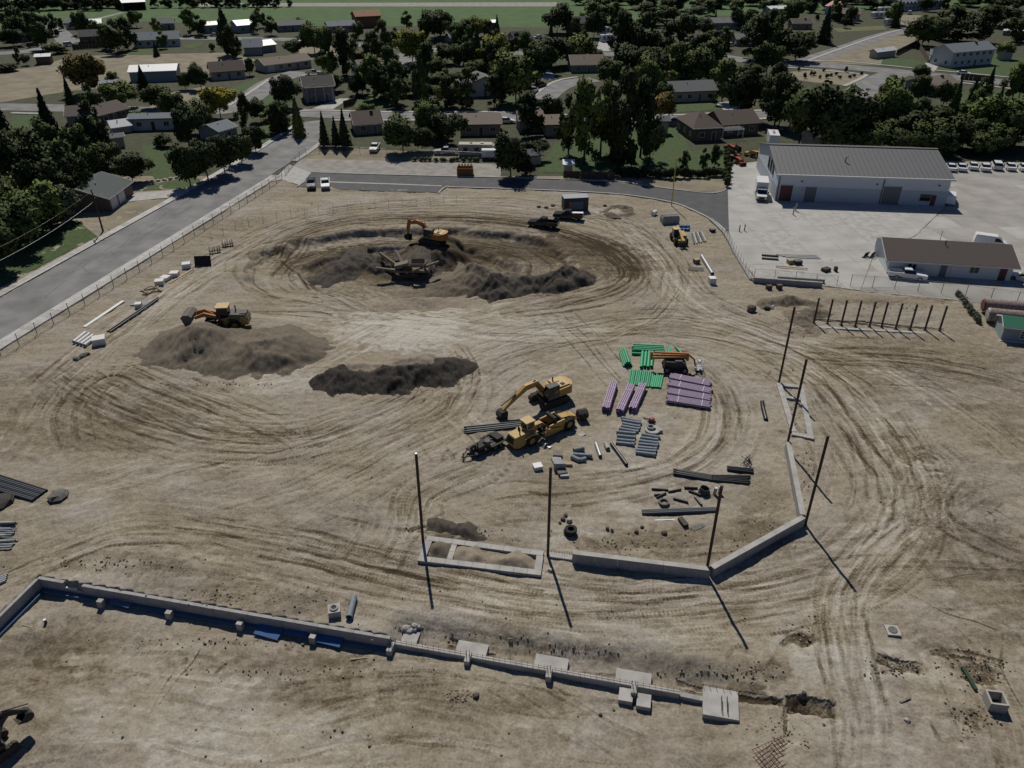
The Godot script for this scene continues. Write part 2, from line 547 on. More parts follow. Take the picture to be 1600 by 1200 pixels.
func bundle(px: Array, n: int, spread: float, bias := 0.0, wid := 0.42):
	# the passes of many wheels along one haul road
	var pts := curve(px, 0.6)
	stroke(pts, spread * 2.6, -0.2 + bias, 0.0, 0.5, 0.0, 0.0, 0.3, 0.1)
	stroke(pts, spread * 1.1, 0.16 + bias, 0.0, 0.5, spread * 0.4, 0.0, 0.5, 0.3)
	for i in int(n * 1.9):
		var o := rng.randfn(0.0, spread)
		var a := rng.randi_range(0, int(pts.size() * 0.4))
		var b := rng.randi_range(int(pts.size() * 0.6), pts.size())
		var seg := pts.slice(a, b)
		var dark := rng.randf() < 0.55
		var dt := (rng.randf_range(-0.42, -0.16) if dark else rng.randf_range(0.1, 0.3)) + bias
		var gauge := rng.randf_range(1.7, 2.4)
		var w := rng.randf_range(0.7, 1.3) * wid
		var al := rng.randf_range(0.5, 1.0)
		var tr := 0.34 if rng.randf() < 0.35 else 0.0
		for s in [-1, 1]:
			stroke(seg, w, dt, rng.randf_range(-0.09, -0.02), al, o + s * gauge * 0.5, tr, 0.25, 0.2)
	# loose drag marks
	for i in n * 5:
		var a := rng.randi_range(0, maxi(0, pts.size() - 8))
		var seg := pts.slice(a, mini(pts.size(), a + rng.randi_range(6, 26)))
		stroke(seg, rng.randf_range(0.1, 0.4), rng.randf_range(-0.45, 0.3) + bias, rng.randf_range(-0.06, 0.03), rng.randf_range(0.4, 0.9), rng.randfn(0.0, spread * 1.7), 0.0, 0.3)

func make_ground_marks():
	tone.resize(TW * TH); rise.resize(TW * TH)
	# broad areas first: trodden dark earth, dusty pale earth
	for a in [[700, 395, 24, 13, -0.2, 0.85], [560, 395, 11, 6, -0.34, 0.9], [960, 410, 7, 7, -0.3, 0.8], [880, 385, 11, 5, -0.3, 0.9], [660, 440, 8, 4, -0.12, 0.7], [480, 400, 8, 6, -0.26, 0.7], [680, 385, 10, 5, -0.34, 0.9], [780, 380, 12, 4, -0.3, 0.85],
		[700, 510, 15, 6, 0.2, 0.7], [620, 515, 9, 6, 0.3, 0.9], [660, 505, 5, 3, 0.36, 0.9], [860, 560, 16, 7, 0.1, 0.6], [1040, 700, 12, 7, 0.14, 0.7], [900, 840, 9, 3, 0.1, 0.6], [1150, 640, 7, 8, 0.1, 0.7],
		[120, 660, 13, 6, -0.16, 0.7], [60, 610, 9, 5, -0.14, 0.6], [230, 680, 10, 3.5, -0.13, 0.6], [440, 600, 6, 2.4, 0.22, 0.7], [200, 470, 10, 5, 0.05, 0.5], [330, 350, 12, 3, -0.14, 0.6],
		[1450, 560, 14, 7, -0.16, 0.75], [1560, 640, 8, 10, -0.12, 0.7], [1400, 640, 6, 4.5, -0.1, 0.7], [1480, 790, 6, 7, -0.1, 0.8], [1560, 890, 6, 6, -0.18, 0.9], [1440, 720, 4, 3, -0.08, 0.8], [1500, 1000, 5, 2.2, -0.16, 0.8], [1320, 1060, 1.6, 7, -0.12, 0.8], [1330, 600, 4, 6, -0.1, 0.5], [1400, 650, 3, 2.5, 0.16, 0.7],
		[1250, 960, 4, 2, 0.14, 0.7], [1270, 1030, 3.4, 2.6, 0.2, 0.8], [1440, 1080, 4.5, 3.5, 0.14, 0.7], [1420, 1150, 4, 3, 0.1, 0.6], [1480, 1130, 4, 4, -0.12, 0.6],
		[300, 1080, 8, 4, 0.16, 0.8], [150, 990, 7, 3, -0.1, 0.7], [260, 1010, 5, 1.7, 0.14, 0.8], [60, 1010, 5, 4, -0.26, 0.7], [420, 1150, 8, 3, 0.22, 0.8], [900, 1120, 5, 2.2, 0.16, 0.7], [760, 1130, 6, 2.5, -0.06, 0.5], [560, 1060, 8, 1.6, -0.22, 0.75], [820, 1080, 4, 1.2, -0.16, 0.7], [430, 1020, 8, 1.3, -0.2, 0.7], [700, 1090, 3, 1.5, -0.12, 0.7],
		[180, 880, 6, 1.6, -0.18, 0.75], [330, 900, 7, 1.8, -0.16, 0.7], [430, 940, 6, 1.7, -0.16, 0.75], [760, 950, 8, 2, 0.12, 0.6], [650, 970, 7, 1.4, 0.1, 0.7], [1000, 990, 9, 1.8, 0.16, 0.7],
		[730, 850, 6, 1.2, -0.16, 0.6], [1100, 850, 6, 2.4, -0.15, 0.6], [980, 848, 5.5, 2.2, -0.24, 0.8], [1190, 830, 2.6, 3.2, -0.22, 0.8], [1200, 780, 2.5, 4, -0.14, 0.6], [930, 330, 5, 2.4, 0.26, 0.8], [1180, 560, 8, 5, 0.04, 0.6], [1130, 470, 8, 7, 0.06, 0.5], [1350, 500, 7, 3, -0.05, 0.5], [1250, 480, 4, 3, -0.18, 0.6], [1400, 470, 9, 1.4, -0.2, 0.6], [600, 310, 16, 3, 0.1, 0.6], [420, 320, 8, 3, 0.1, 0.6]]:
		blob(a[0], a[1], a[2] * 1.15, a[3] * 1.15, a[4] * 1.5, 0.0, a[5] * 0.9)
	# haul roads
	bundle([[-60, 850], [150, 790], [330, 740], [520, 690], [660, 630], [760, 560], [900, 520], [1050, 505], [1190, 535], [1310, 610], [1385, 700], [1400, 800], [1330, 880], [1180, 925], [950, 945], [740, 920], [520, 872], [300, 815], [100, 795]], 22, 2.6, -0.02)
	bundle([[-60, 930], [80, 870], [220, 830], [420, 850], [600, 890], [800, 930], [1000, 945], [1180, 930], [1350, 905], [1650, 900]], 20, 1.5, -0.03)
	bundle([[-40, 740], [20, 690], [55, 620], [120, 560], [200, 500], [280, 440], [370, 385], [480, 340], [640, 317], [800, 318], [950, 348], [1040, 400], [1045, 470], [960, 520], [800, 560]], 20, 1.7, -0.05)
	bundle([[30, 600], [60, 580], [120, 620], [210, 660], [330, 690], [470, 690], [600, 650], [700, 610]], 16, 2.4, -0.06)
	bundle([[140, 700], [120, 640], [170, 590], [230, 610], [330, 650], [430, 690], [450, 720]], 12, 1.8, -0.06)
	bundle([[430, 400], [470, 365], [560, 345], [700, 340], [830, 352], [930, 380], [985, 425], [960, 455], [880, 475], [780, 490]], 22, 1.4, -0.26)
	bundle([[420, 470], [500, 440], [600, 480], [700, 500], [820, 470], [900, 440]], 12, 2.6, 0.0)
	bundle([[390, 600], [480, 575], [560, 530], [640, 490], [700, 470]], 12, 1.5, 0.06)
	bundle([[380, 488], [470, 488], [560, 492], [660, 500], [800, 520], [1000, 515], [1100, 520]], 12, 2.0, 0.02)
	bundle([[720, 560], [735, 590], [720, 640], [640, 690], [540, 740], [420, 800]], 10, 2.4, -0.02)
	bundle([[1650, 760], [1560, 690], [1460, 620], [1340, 560], [1200, 520], [1080, 470], [1020, 400], [960, 340], [860, 310]], 18, 1.9, -0.03)
	bundle([[1650, 620], [1520, 580], [1400, 560], [1280, 555], [1180, 540]], 12, 2.4, -0.1)
	bundle([[1480, 900], [1420, 820], [1390, 740], [1330, 660], [1290, 600], [1240, 560]], 14, 1.9, -0.04)
	bundle([[1355, 1260], [1345, 1120], [1325, 1020], [1320, 950], [1345, 890], [1400, 830], [1520, 760]], 16, 0.7, 0.0, 0.42)
	for o in [-2.0, -1.7, 1.7, 2.0]: stroke(curve([[1355, 1260], [1345, 1120], [1325, 1020], [1320, 950]], 0.3), 0.35, -0.4, 0.1, 0.9, o, 0.0, 0.3, 0.05)
	bundle([[1370, 700], [1440, 690], [1500, 730], [1470, 800], [1560, 860], [1650, 880]], 6, 2.4, 0.0)
	bundle([[660, 830], [760, 790], [900, 780], [1030, 760], [1120, 720], [1150, 650], [1110, 580], [1010, 540]], 14, 1.3, -0.02)
	bundle([[600, 900], [640, 830], [660, 770], [760, 720], [700, 640]], 8, 1.6, 0.0)
	bundle([[-40, 1120], [150, 1090], [400, 1120], [650, 1090], [900, 1130], [1150, 1160]], 5, 2.6, 0.03, 0.35)
	bundle([[300, 1220], [420, 1120], [600, 1060], [760, 1060], [860, 1110], [1000, 1190]], 4, 2.0, -0.02, 0.35)
	bundle([[1600, 1230], [1560, 1100], [1500, 1010], [1430, 960]], 8, 1.6, -0.04)
	bundle([[150, 560], [220, 500], [300, 440], [420, 380]], 9, 1.6, 0.08)
	# wheel rings round the dug bowl
	var pc := flat_g(640, 412)
	for i in 46:
		var k := rng.randf_range(0.5, 1.12)
		var a0 := rng.randf() * TAU
		var sweep := rng.randf_range(1.2, 3.4)
		var ring := []
		for j in 60:
			var a: float = a0 + sweep * j / 59.0
			ring.append(pc + Vector3(cos(a) * 27.0 * k, 0, sin(a) * 17.0 * k))
		stroke(ring, rng.randf_range(0.3, 0.8), rng.randf_range(-0.5, -0.15) if i % 3 else rng.randf_range(0.1, 0.25), rng.randf_range(-0.14, 0.02), 0.9, 0.0, 0.0, 0.4, 0.1)
	# single marks the photograph shows
	for a in [[[720, 545], [737, 575], [736, 600], [715, 640]], [[712, 548], [727, 575], [725, 605]], [[700, 550], [716, 575], [716, 600]], [[960, 600], [905, 540], [860, 500]], [[980, 590], [930, 530], [890, 490]]]:
		for s in [-1, 1]: stroke(curve(a, 0.3), 0.3, -0.4, -0.04, 0.9, s * 0.9, 0.0, 0.1, 0.0)
	for a in [[[1060, 440], [1055, 460], [1030, 490], [1000, 510], [960, 525]], [[1050, 500], [1200, 530], [1330, 590]]]: stroke(curve(a, 0.3), 0.25, -0.5, -0.03, 0.8, 0.0, 0.0, 0.2, 0.1)
	for a in [[[1390, 910], [1430, 930], [1500, 965], [1560, 990]], [[1570, 985], [1572, 1040], [1585, 1080], [1600, 1105]], [[240, 1090], [255, 1060], [285, 1020], [300, 998]], [[215, 1130], [240, 1085], [268, 1040]]]: stroke(curve(a, 0.3), 0.2, -0.6, -0.03, 0.95, 0.0, 0.0, 0.25, 0.0)
	for a in [[[380, 486], [470, 487], [520, 492]], [[390, 493], [500, 497]], [[560, 345], [640, 341], [760, 340]], [[780, 340], [900, 338], [980, 350]], [[440, 395], [490, 435], [520, 440]], [[700, 880], [760, 900], [850, 925]], [[600, 890], [660, 900], [720, 915]]]:
		stroke(curve(a, 0.3), 0.5, -0.6, -0.12, 0.95, 0.0, 0.0, 0.3, 0.0)
	# lugs of crawlers and tyres, pressed close together
	for a in [[[560, 1090], [640, 1085], [700, 1100]], [[480, 1075], [560, 1070], [640, 1070]], [[640, 1110], [720, 1120]], [[740, 1110], [770, 1135]], [[350, 860], [420, 870], [500, 880]], [[820, 960], [930, 985], [1020, 985]], [[900, 970], [1000, 980], [1100, 975]], [[1345, 1000], [1350, 1080], [1362, 1180]], [[1330, 1000], [1335, 1080], [1345, 1180]], [[1380, 560], [1430, 568], [1480, 575]], [[1390, 548], [1450, 556], [1500, 565]], [[1400, 575], [1450, 582]], [[760, 790], [800, 800], [830, 812]], [[300, 770], [370, 775]], [[310, 810], [360, 815]], [[700, 965], [780, 975]], [[1410, 945], [1440, 965], [1470, 985]]]:
		var c := curve(a, 0.25)
		for k in 2: stroke(c, 0.42, -0.22, -0.05, 0.7, k * 0.62 - 0.31, 0.3, 0.05, 0.25)
	# open trenches and dug edges
	for a in [[[1152, 1078], [1185, 1084], [1226, 1093]], [[1372, 1026], [1402, 1038], [1440, 1044]]]: for k in 3: stroke(curve(a, 0.1), 0.4, -0.45, -0.6, 1.0, k * 0.22 - 0.22, 0.0, 0.1, -0.6)
	for a in [[[1232, 1096], [1262, 1100], [1308, 1111]]]:
		for k in 5: stroke(curve(a, 0.1), 0.5, -0.5, -1.1, 1.0, k * 0.24 - 0.5, 0.0, 0.02, -0.8)
	for a in [[[1230, 1096], [1232, 1148]]]: stroke(curve(a, 0.1), 0.25, -0.5, -0.5, 1.0, 0.0, 0.0, 0.05, -0.8)
	for a in [[[1200, 1088], [1120, 1072], [1060, 1058]], [[975, 1040], [1020, 1052]], [[845, 1018], [880, 1026]], [[700, 998], [775, 1010]], [[1455, 1020], [1520, 1028], [1570, 1040]], [[1266, 499], [1330, 503], [1400, 509], [1475, 515]], [[640, 832], [665, 826], [700, 832], [750, 838]], [[1238, 1000], [1225, 1012]], [[1260, 995], [1245, 1002]]]:
		for k in 2: stroke(curve(a, 0.1), 0.4, -0.4, -0.4, 0.9, k * 0.25 - 0.12, 0.0, 0.3, -0.1)
	for a in [[1530, 1052, 1.3, 1.1, -0.6, -0.7, 0.95], [1510, 1118, 1.6, 0.7, -0.45, -0.12, 0.8], [1250, 997, 1.4, 0.9, -0.7, -0.1, 0.8], [1215, 1040, 1.2, 1.4, -0.45, -0.08, 0.7], [700, 838, 3, 0.8, -0.4, 0.25, 0.8], [1160, 1065, 2, 0.6, -0.4, 0.1, 0.7], [1240, 490, 2.2, 1.6, -0.35, 0.3, 0.8], [1260, 515, 2.5, 1.5, -0.3, 0.25, 0.7], [1400, 640, 2.5, 2.4, -0.2, 0.1, 0.6], [850, 460, 3, 1, -0.4, 0.1, 0.7]]:
		blob(a[0], a[1], a[2], a[3], a[4], a[5], a[6], 0.6, 0.9)
	# blotches of dust and damp on quiet ground
	for i in 420:
		var z: Array = [[350, 1100, 350, 80], [900, 1140, 300, 50], [150, 1050, 160, 60], [1430, 1100, 120, 90], [1100, 800, 120, 60], [850, 820, 200, 40], [600, 560, 200, 60], [1480, 760, 120, 120], [250, 880, 250, 40], [1000, 980, 300, 30]][i % 10]
		var p := flat_g(z[0] + rng.randfn() * z[2] * 0.6, z[1] + rng.randfn() * z[3] * 0.6)
		var q := rng.randf_range(0.5, 2.2)
		blob_at(p, q, q * rng.randf_range(0.25, 0.6), rng.randf_range(-0.5, 0.5), rng.randf_range(-0.22, 0.3), 0.0, rng.randf_range(0.35, 0.75), 0.9, 0.9)
	# churned strips: rows of clods beside the walls
	for i in 260:
		var a: Array = [[180, 880, 110, 20], [400, 930, 120, 25], [650, 1000, 60, 12], [850, 1025, 120, 18], [1080, 1060, 90, 14], [1190, 1050, 50, 40], [560, 1055, 260, 22], [330, 1005, 200, 14], [1400, 1040, 60, 14], [1510, 1040, 60, 30], [1520, 1120, 50, 50], [1240, 640, 20, 60], [1180, 600, 20, 40], [1000, 850, 130, 20], [720, 840, 80, 12], [950, 395, 60, 40], [480, 380, 60, 30], [1260, 500, 50, 25], [330, 360, 90, 30], [170, 450, 90, 60]][i % 20]
		var p := flat_g(a[0] + rng.randfn() * a[2] * 0.6, a[1] + rng.randfn() * a[3] * 0.6)
		blob_at(p, rng.randf_range(0.25, 1.0), rng.randf_range(0.12, 0.4), rng.randf() * 3.1, rng.randf_range(-0.4, 0.2), rng.randf_range(-0.03, 0.06), 0.8, 0.7, 0.9)

func make_ground_mesh():
	var nx := TW
	var f := FastNoiseLite.new()
	f.noise_type = FastNoiseLite.TYPE_SIMPLEX_SMOOTH
	f.fractal_octaves = 4
	var layers := []
	for a in [[11, 0.0035, 4], [12, 0.016, 4], [13, 0.09, 3], [14, 0.006, 3]]:
		f.seed = a[0]; f.frequency = a[1]; f.fractal_octaves = a[2]
		var im := f.get_image(TW, TH, false, false, false)
		im.convert(Image.FORMAT_L8)
		layers.append(im.get_data())
	# drag and wash streaks: stretched, warped noise in two lays
	for a in [[21, 5, 0.035], [22, 3, 0.05]]:
		f.seed = a[0]; f.frequency = a[2]; f.fractal_octaves = 4
		f.domain_warp_enabled = true; f.domain_warp_amplitude = 26.0; f.domain_warp_frequency = 0.012
		var im := f.get_image(TW / a[1], TH, false, false, false)
		im.convert(Image.FORMAT_L8)
		im.resize(TW, TH, Image.INTERPOLATE_CUBIC)
		layers.append(im.get_data())
	f.domain_warp_enabled = false
	f.seed = 25; f.frequency = 0.3; f.fractal_octaves = 2
	var im5 := f.get_image(TW, TH, false, false, false)
	im5.convert(Image.FORMAT_L8)
	var n7 := im5.get_data()
	var n5: PackedByteArray = layers[4]
	var n6: PackedByteArray = layers[5]
	var n1: PackedByteArray = layers[0]
	var n2: PackedByteArray = layers[1]
	var n3: PackedByteArray = layers[2]
	var n4: PackedByteArray = layers[3]
	# earth: damp umber, brown, tan, dusty pale; a warm and a grey run
	var warm := [[0.0, Color(0.056, 0.042, 0.028)], [0.25, Color(0.131, 0.106, 0.073)], [0.5, Color(0.252, 0.214, 0.156)], [0.75, Color(0.358, 0.318, 0.247)], [1.0, Color(0.455, 0.42, 0.348)]]
	var grey := [[0.0, Color(0.054, 0.047, 0.039)], [0.25, Color(0.132, 0.114, 0.092)], [0.5, Color(0.262, 0.23, 0.187)], [0.75, Color(0.375, 0.342, 0.29)], [1.0, Color(0.485, 0.457, 0.405)]]
	var la := PackedInt32Array()
	var lb := PackedInt32Array()
	for i in 256:
		for pair in [[warm, la], [grey, lb]]:
			var st: Array = pair[0]
			var t := i / 255.0
			var k := mini(3, int(t * 4.0))
			var q: Color = st[k][1].lerp(st[k + 1][1], t * 4.0 - k).linear_to_srgb()
			for x in [q.r, q.g, q.b]:
				if pair[1] == la and st == warm: la.append(int(x * 255.0))
				else: lb.append(int(x * 255.0))
	var rgb := PackedByteArray()
	rgb.resize(TW * TH * 3)
	var bump := PackedByteArray()
	bump.resize(TW * TH)
	for i in TW * TH:
		var a := n1[i]
		var b := n2[i]
		var c := n3[i]
		var st := (n5[i] - 128) * 0.7 + (n6[i] - 128) * 0.5
		if st < 0: st *= 1.35
		var t := clampi(int(148.0 + (a - 128) * 0.13 + (b - 128) * 0.12 + (c - 128) * 0.22 + st * 0.28 + (n7[i] - 128) * 0.34 + tone[i] * 265.0), 0, 255) * 3
		var w := clampi(n4[i] * 2 - 140 - int(tone[i] * 420.0), 0, 255)
		rgb[i * 3] = (la[t] * w + lb[t] * (255 - w)) / 255
		rgb[i * 3 + 1] = (la[t + 1] * w + lb[t + 1] * (255 - w)) / 255
		rgb[i * 3 + 2] = (la[t + 2] * w + lb[t + 2] * (255 - w)) / 255
		bump[i] = clampi(int(128.0 + clampf(rise[i], -0.12, 0.12) * 500.0 + (c - 128) * 0.22 + st * 0.35 + (n7[i] - 128) * 0.12), 0, 255)
	var m := StandardMaterial3D.new()
	m.resource_name = "site_earth"
	m.albedo_texture = ImageTexture.create_from_image(Image.create_from_data(TW, TH, false, Image.FORMAT_RGB8, rgb))
	m.roughness = 1.0
	m.metallic_specular = 0.15
	m.heightmap_enabled = true
	m.heightmap_texture = ImageTexture.create_from_image(Image.create_from_data(TW, TH, false, Image.FORMAT_L8, bump))
	m.heightmap_scale = 22.0
	M["site_earth"] = m
	# the land itself
	var cell := 0.26
	var cx := int((RX1 - RX0) / cell)
	var cz := int((RZ1 - RZ0) / cell)
	var v := PackedVector3Array()
	var nn := PackedVector3Array()
	var uv := PackedVector2Array()
	var ix := PackedInt32Array()
	var hs := PackedFloat32Array()
	v.resize((cx + 1) * (cz + 1)); nn.resize(v.size()); uv.resize(v.size()); hs.resize(v.size())
	for j in cz + 1:
		var z := RZ0 + (RZ1 - RZ0) * j / cz
		var ty := clampi(int(tex_y(z)), 1, TH - 2)
		for i in cx + 1:
			var x := RX0 + (RX1 - RX0) * i / cx
			var tx := clampi(int(tex_x(x)), 1, TW - 2)
			var k := ty * TW + tx
			var r := (rise[k] * 2.0 + rise[k - 1] + rise[k + 1] + rise[k - TW] + rise[k + TW]) / 6.0
			var id := j * (cx + 1) + i
			var h := land(x, z) + r + (n2[k] - 128) * 0.0009 + (n3[k] - 128) * 0.0004
			if i == 0 or j == 0 or i == cx or j == cz: h = -0.06
			hs[id] = h
			v[id] = Vector3(x, h, z)
			uv[id] = Vector2(float(i) / cx, float(j) / cz)
	for j in cz + 1:
		for i in cx + 1:
			var id := j * (cx + 1) + i
			var l := hs[id - 1] if i > 0 else hs[id]
			var r := hs[id + 1] if i < cx else hs[id]
			var u := hs[id - cx - 1] if j > 0 else hs[id]
			var d := hs[id + cx + 1] if j < cz else hs[id]
			nn[id] = Vector3(l - r, 2.0 * cell, u - d).normalized()
	ix.resize(cx * cz * 6)
	var p := 0
	for j in cz:
		for i in cx:
			var a := j * (cx + 1) + i
			ix[p] = a; ix[p + 1] = a + 1; ix[p + 2] = a + cx + 2
			ix[p + 3] = a; ix[p + 4] = a + cx + 2; ix[p + 5] = a + cx + 1
			p += 6
	var arr := []
	arr.resize(Mesh.ARRAY_MAX)
	arr[Mesh.ARRAY_VERTEX] = v; arr[Mesh.ARRAY_NORMAL] = nn; arr[Mesh.ARRAY_TEX_UV] = uv; arr[Mesh.ARRAY_INDEX] = ix
	var am := ArrayMesh.new()
	am.add_surface_from_arrays(Mesh.PRIMITIVE_TRIANGLES, arr)
	struct("site_ground", am, m)
	# the country round it, level, with a place cut out for the site
	var b := bb()
	var q := 6000.0
	for r in [[-q, RX0, -q, 600.0], [RX1, q, -q, 600.0], [RX0, RX1, -q, RZ0], [RX0, RX1, RZ1, 600.0]]:
		b.quad(Vector3(r[0], -0.06, r[2]), Vector3(r[1], -0.06, r[2]), Vector3(r[1], -0.06, r[3]), Vector3(r[0], -0.06, r[3]))
	struct("ground", b, "scrub")

# ---- the setting: streets, pavements, lawns, the yard ----
func sheet(called: String, px: Array, y: float, m):
	var poly := []
	for p in px:
		var q := flat_g(p[0], p[1])
		poly.append(Vector2(q.x, q.z))
	return struct(called, bb().flat(poly, y), m)

func strip_mesh(pts: Array, o0: float, o1: float, y0: float, y1: float, b: B) -> B:
	# a solid band along a line; positive offsets lie to its right
	var l := []
	var r := []
	for i in pts.size():
		var a: Vector3 = pts[maxi(i - 1, 0)]
		var c: Vector3 = pts[mini(i + 1, pts.size() - 1)]
		var d := (c - a).normalized()
		var s := Vector3(-d.z, 0, d.x)
		l.append(pts[i] + s * o0); r.append(pts[i] + s * o1)
	var up := Vector3.UP
	for i in pts.size() - 1:
		b.quad(l[i] + up * y1, l[i + 1] + up * y1, r[i + 1] + up * y1, r[i] + up * y1)
		if y1 > y0:
			b.quad(r[i] + up * y0, r[i] + up * y1, r[i + 1] + up * y1, r[i + 1] + up * y0)
			b.quad(l[i + 1] + up * y0, l[i + 1] + up * y1, l[i] + up * y1, l[i] + up * y0)
	if y1 > y0:
		var k := pts.size() - 1
		b.quad(l[0] + up * y0, l[0] + up * y1, r[0] + up * y1, r[0] + up * y0)
		b.quad(r[k] + up * y0, r[k] + up * y1, l[k] + up * y1, l[k] + up * y0)
	return b

func street(called: String, px: Array, width: float, m, y := 0.03):
	return struct(called, strip_mesh(curve(px, 2.0), -width / 2, width / 2, y, y, bb()), m)

func pavement(called: String, px: Array, o0: float, o1: float, panel: float, y1 := 0.14):
	# pavement of cast panels, a joint between each
	var pts := curve(px, panel)
	var o := Node3D.new()
	o.name = numbered(called)
	o.set_meta("kind", "structure")
	add_child(o)
	var kb := bb()
	strip_mesh(pts, minf(o0, o1) - 0.16 if absf(minf(o0, o1)) < absf(maxf(o0, o1)) else o0, minf(o0, o1) - 0.01, -0.1, y1 - 0.006, kb) if absf(o0) < absf(o1) else strip_mesh(pts, maxf(o0, o1) + 0.01, maxf(o0, o1) + 0.16, -0.1, y1 - 0.006, kb)
	part(o, "kerb", kb, "pavement_pale")
	for i in pts.size() - 1:
		var a: Vector3 = pts[i]
		var c: Vector3 = pts[i + 1]
		var d := (c - a).normalized() * 0.015
		part(o, "panel", strip_mesh([a + d, c - d], o0, o1, -0.1, y1 + rng.randf_range(-0.006, 0.006), bb()), ["pavement_pale", "pavement_pale", "concrete"][rng.randi() % 3])

func kerb(called: String, px: Array, o0: float, o1: float, y1 := 0.14, m = "concrete"):
	return struct(called, strip_mesh(curve(px, 1.5), o0, o1, -0.1, y1, bb()), m)

func chain_fence(label: String, px: Array, gap: float, high: float, mesh := true, rail := true, group := "", seen := 1.0):
	var pts := curve(px, 0.25)
	var o := thing("chain_fence" if mesh else "stake_fence", label, "fence", Vector3.ZERO, 0.0, group)
	var posts := []
	var last: Vector3 = pts[0]
	posts.append(last)
	for p in pts:
		if (p - last).length() >= gap:
			posts.append(p); last = p
	var wire := bb()
	var top := bb()
	var post := bb().cyl(Vector3(0, -0.2, 0), Vector3(0, high, 0), 0.035 * seen, -1.0, 6).mesh()
	for i in posts.size():
		var p: Vector3 = posts[i]
		p.y = maxf(land(p.x, p.z), 0.0 if not Geometry2D.is_point_in_polygon(Vector2(p.x, p.z), site) else -9.0)
		posts[i] = p
		var q := part(o, "post", post, "fence_steel")
		q.position = p
	for i in posts.size() - 1:
		var a: Vector3 = posts[i]
		var c: Vector3 = posts[i + 1]
		var w := bb()
		var up := Vector3.UP * (high - 0.06)
		if mesh:
			var n := int((c - a).length() / 0.28)
			var hh := (high - 0.12) / (c - a).length() * n
			for k in range(-int(hh), n):
				# wires slanting both ways, cut at the panel's ends
				for s in 2:
					var t0 := float(k) / n
					var t1 := float(k + hh) / n
					var f0 := clampf(t0, 0, 1)
					var f1 := clampf(t1, 0, 1)
					var y0 := 0.05 + (f0 - t0) / (t1 - t0) * (high - 0.12)
					var y1 := 0.05 + (f1 - t0) / (t1 - t0) * (high - 0.12)
					if f1 - f0 < 0.001: continue
					if s == 1:
						f0 = 1.0 - f0; f1 = 1.0 - f1
					w.cyl(a.lerp(c, f0) + Vector3.UP * y0, a.lerp(c, f1) + Vector3.UP * y1, 0.006, -1.0, 3, false)
		if rail:
			w.cyl(a + up, c + up, 0.024, -1.0, 4, false)
			w.cyl(a + Vector3.UP * 0.08, c + Vector3.UP * 0.08, 0.008, -1.0, 3, false)
		if w.v.size() > 0: part(o, "mesh_panel", w, "galvanised")
	return o

func slab_yard(called: String, px: Array, size: Vector2, ang: float, y: float, tones: Array):
	var poly := PackedVector2Array()
	for p in px:
		var q := flat_g(p[0], p[1])
		poly.append(Vector2(q.x, q.z).rotated(-ang))
	var lo := poly[0]
	var hi := poly[0]
	for p in poly:
		lo = lo.min(p); hi = hi.max(p)
	var o := Node3D.new()
	o.name = numbered(called)
	o.set_meta("kind", "structure")
	add_child(o)
	var under := []
	for p in poly: under.append(p.rotated(ang))
	part(o, "base", bb().flat(under, y - 0.03), "asphalt")
	for i in int((hi.x - lo.x) / size.x) + 1:
		for j in int((hi.y - lo.y) / size.y) + 1:
			var c := lo + Vector2(i, j) * size
			var s := size - Vector2(0.035, 0.035)
			var cell := PackedVector2Array([c, c + Vector2(s.x, 0), c + s, c + Vector2(0, s.y)])
			for piece in Geometry2D.intersect_polygons(poly, cell):
				if piece.size() < 3: continue
				var pp := []
				for p in piece: pp.append(p.rotated(ang))
				part(o, "slab", bb().flat(pp, y + rng.randf_range(-0.004, 0.004)), tones[rng.randi() % tones.size()])

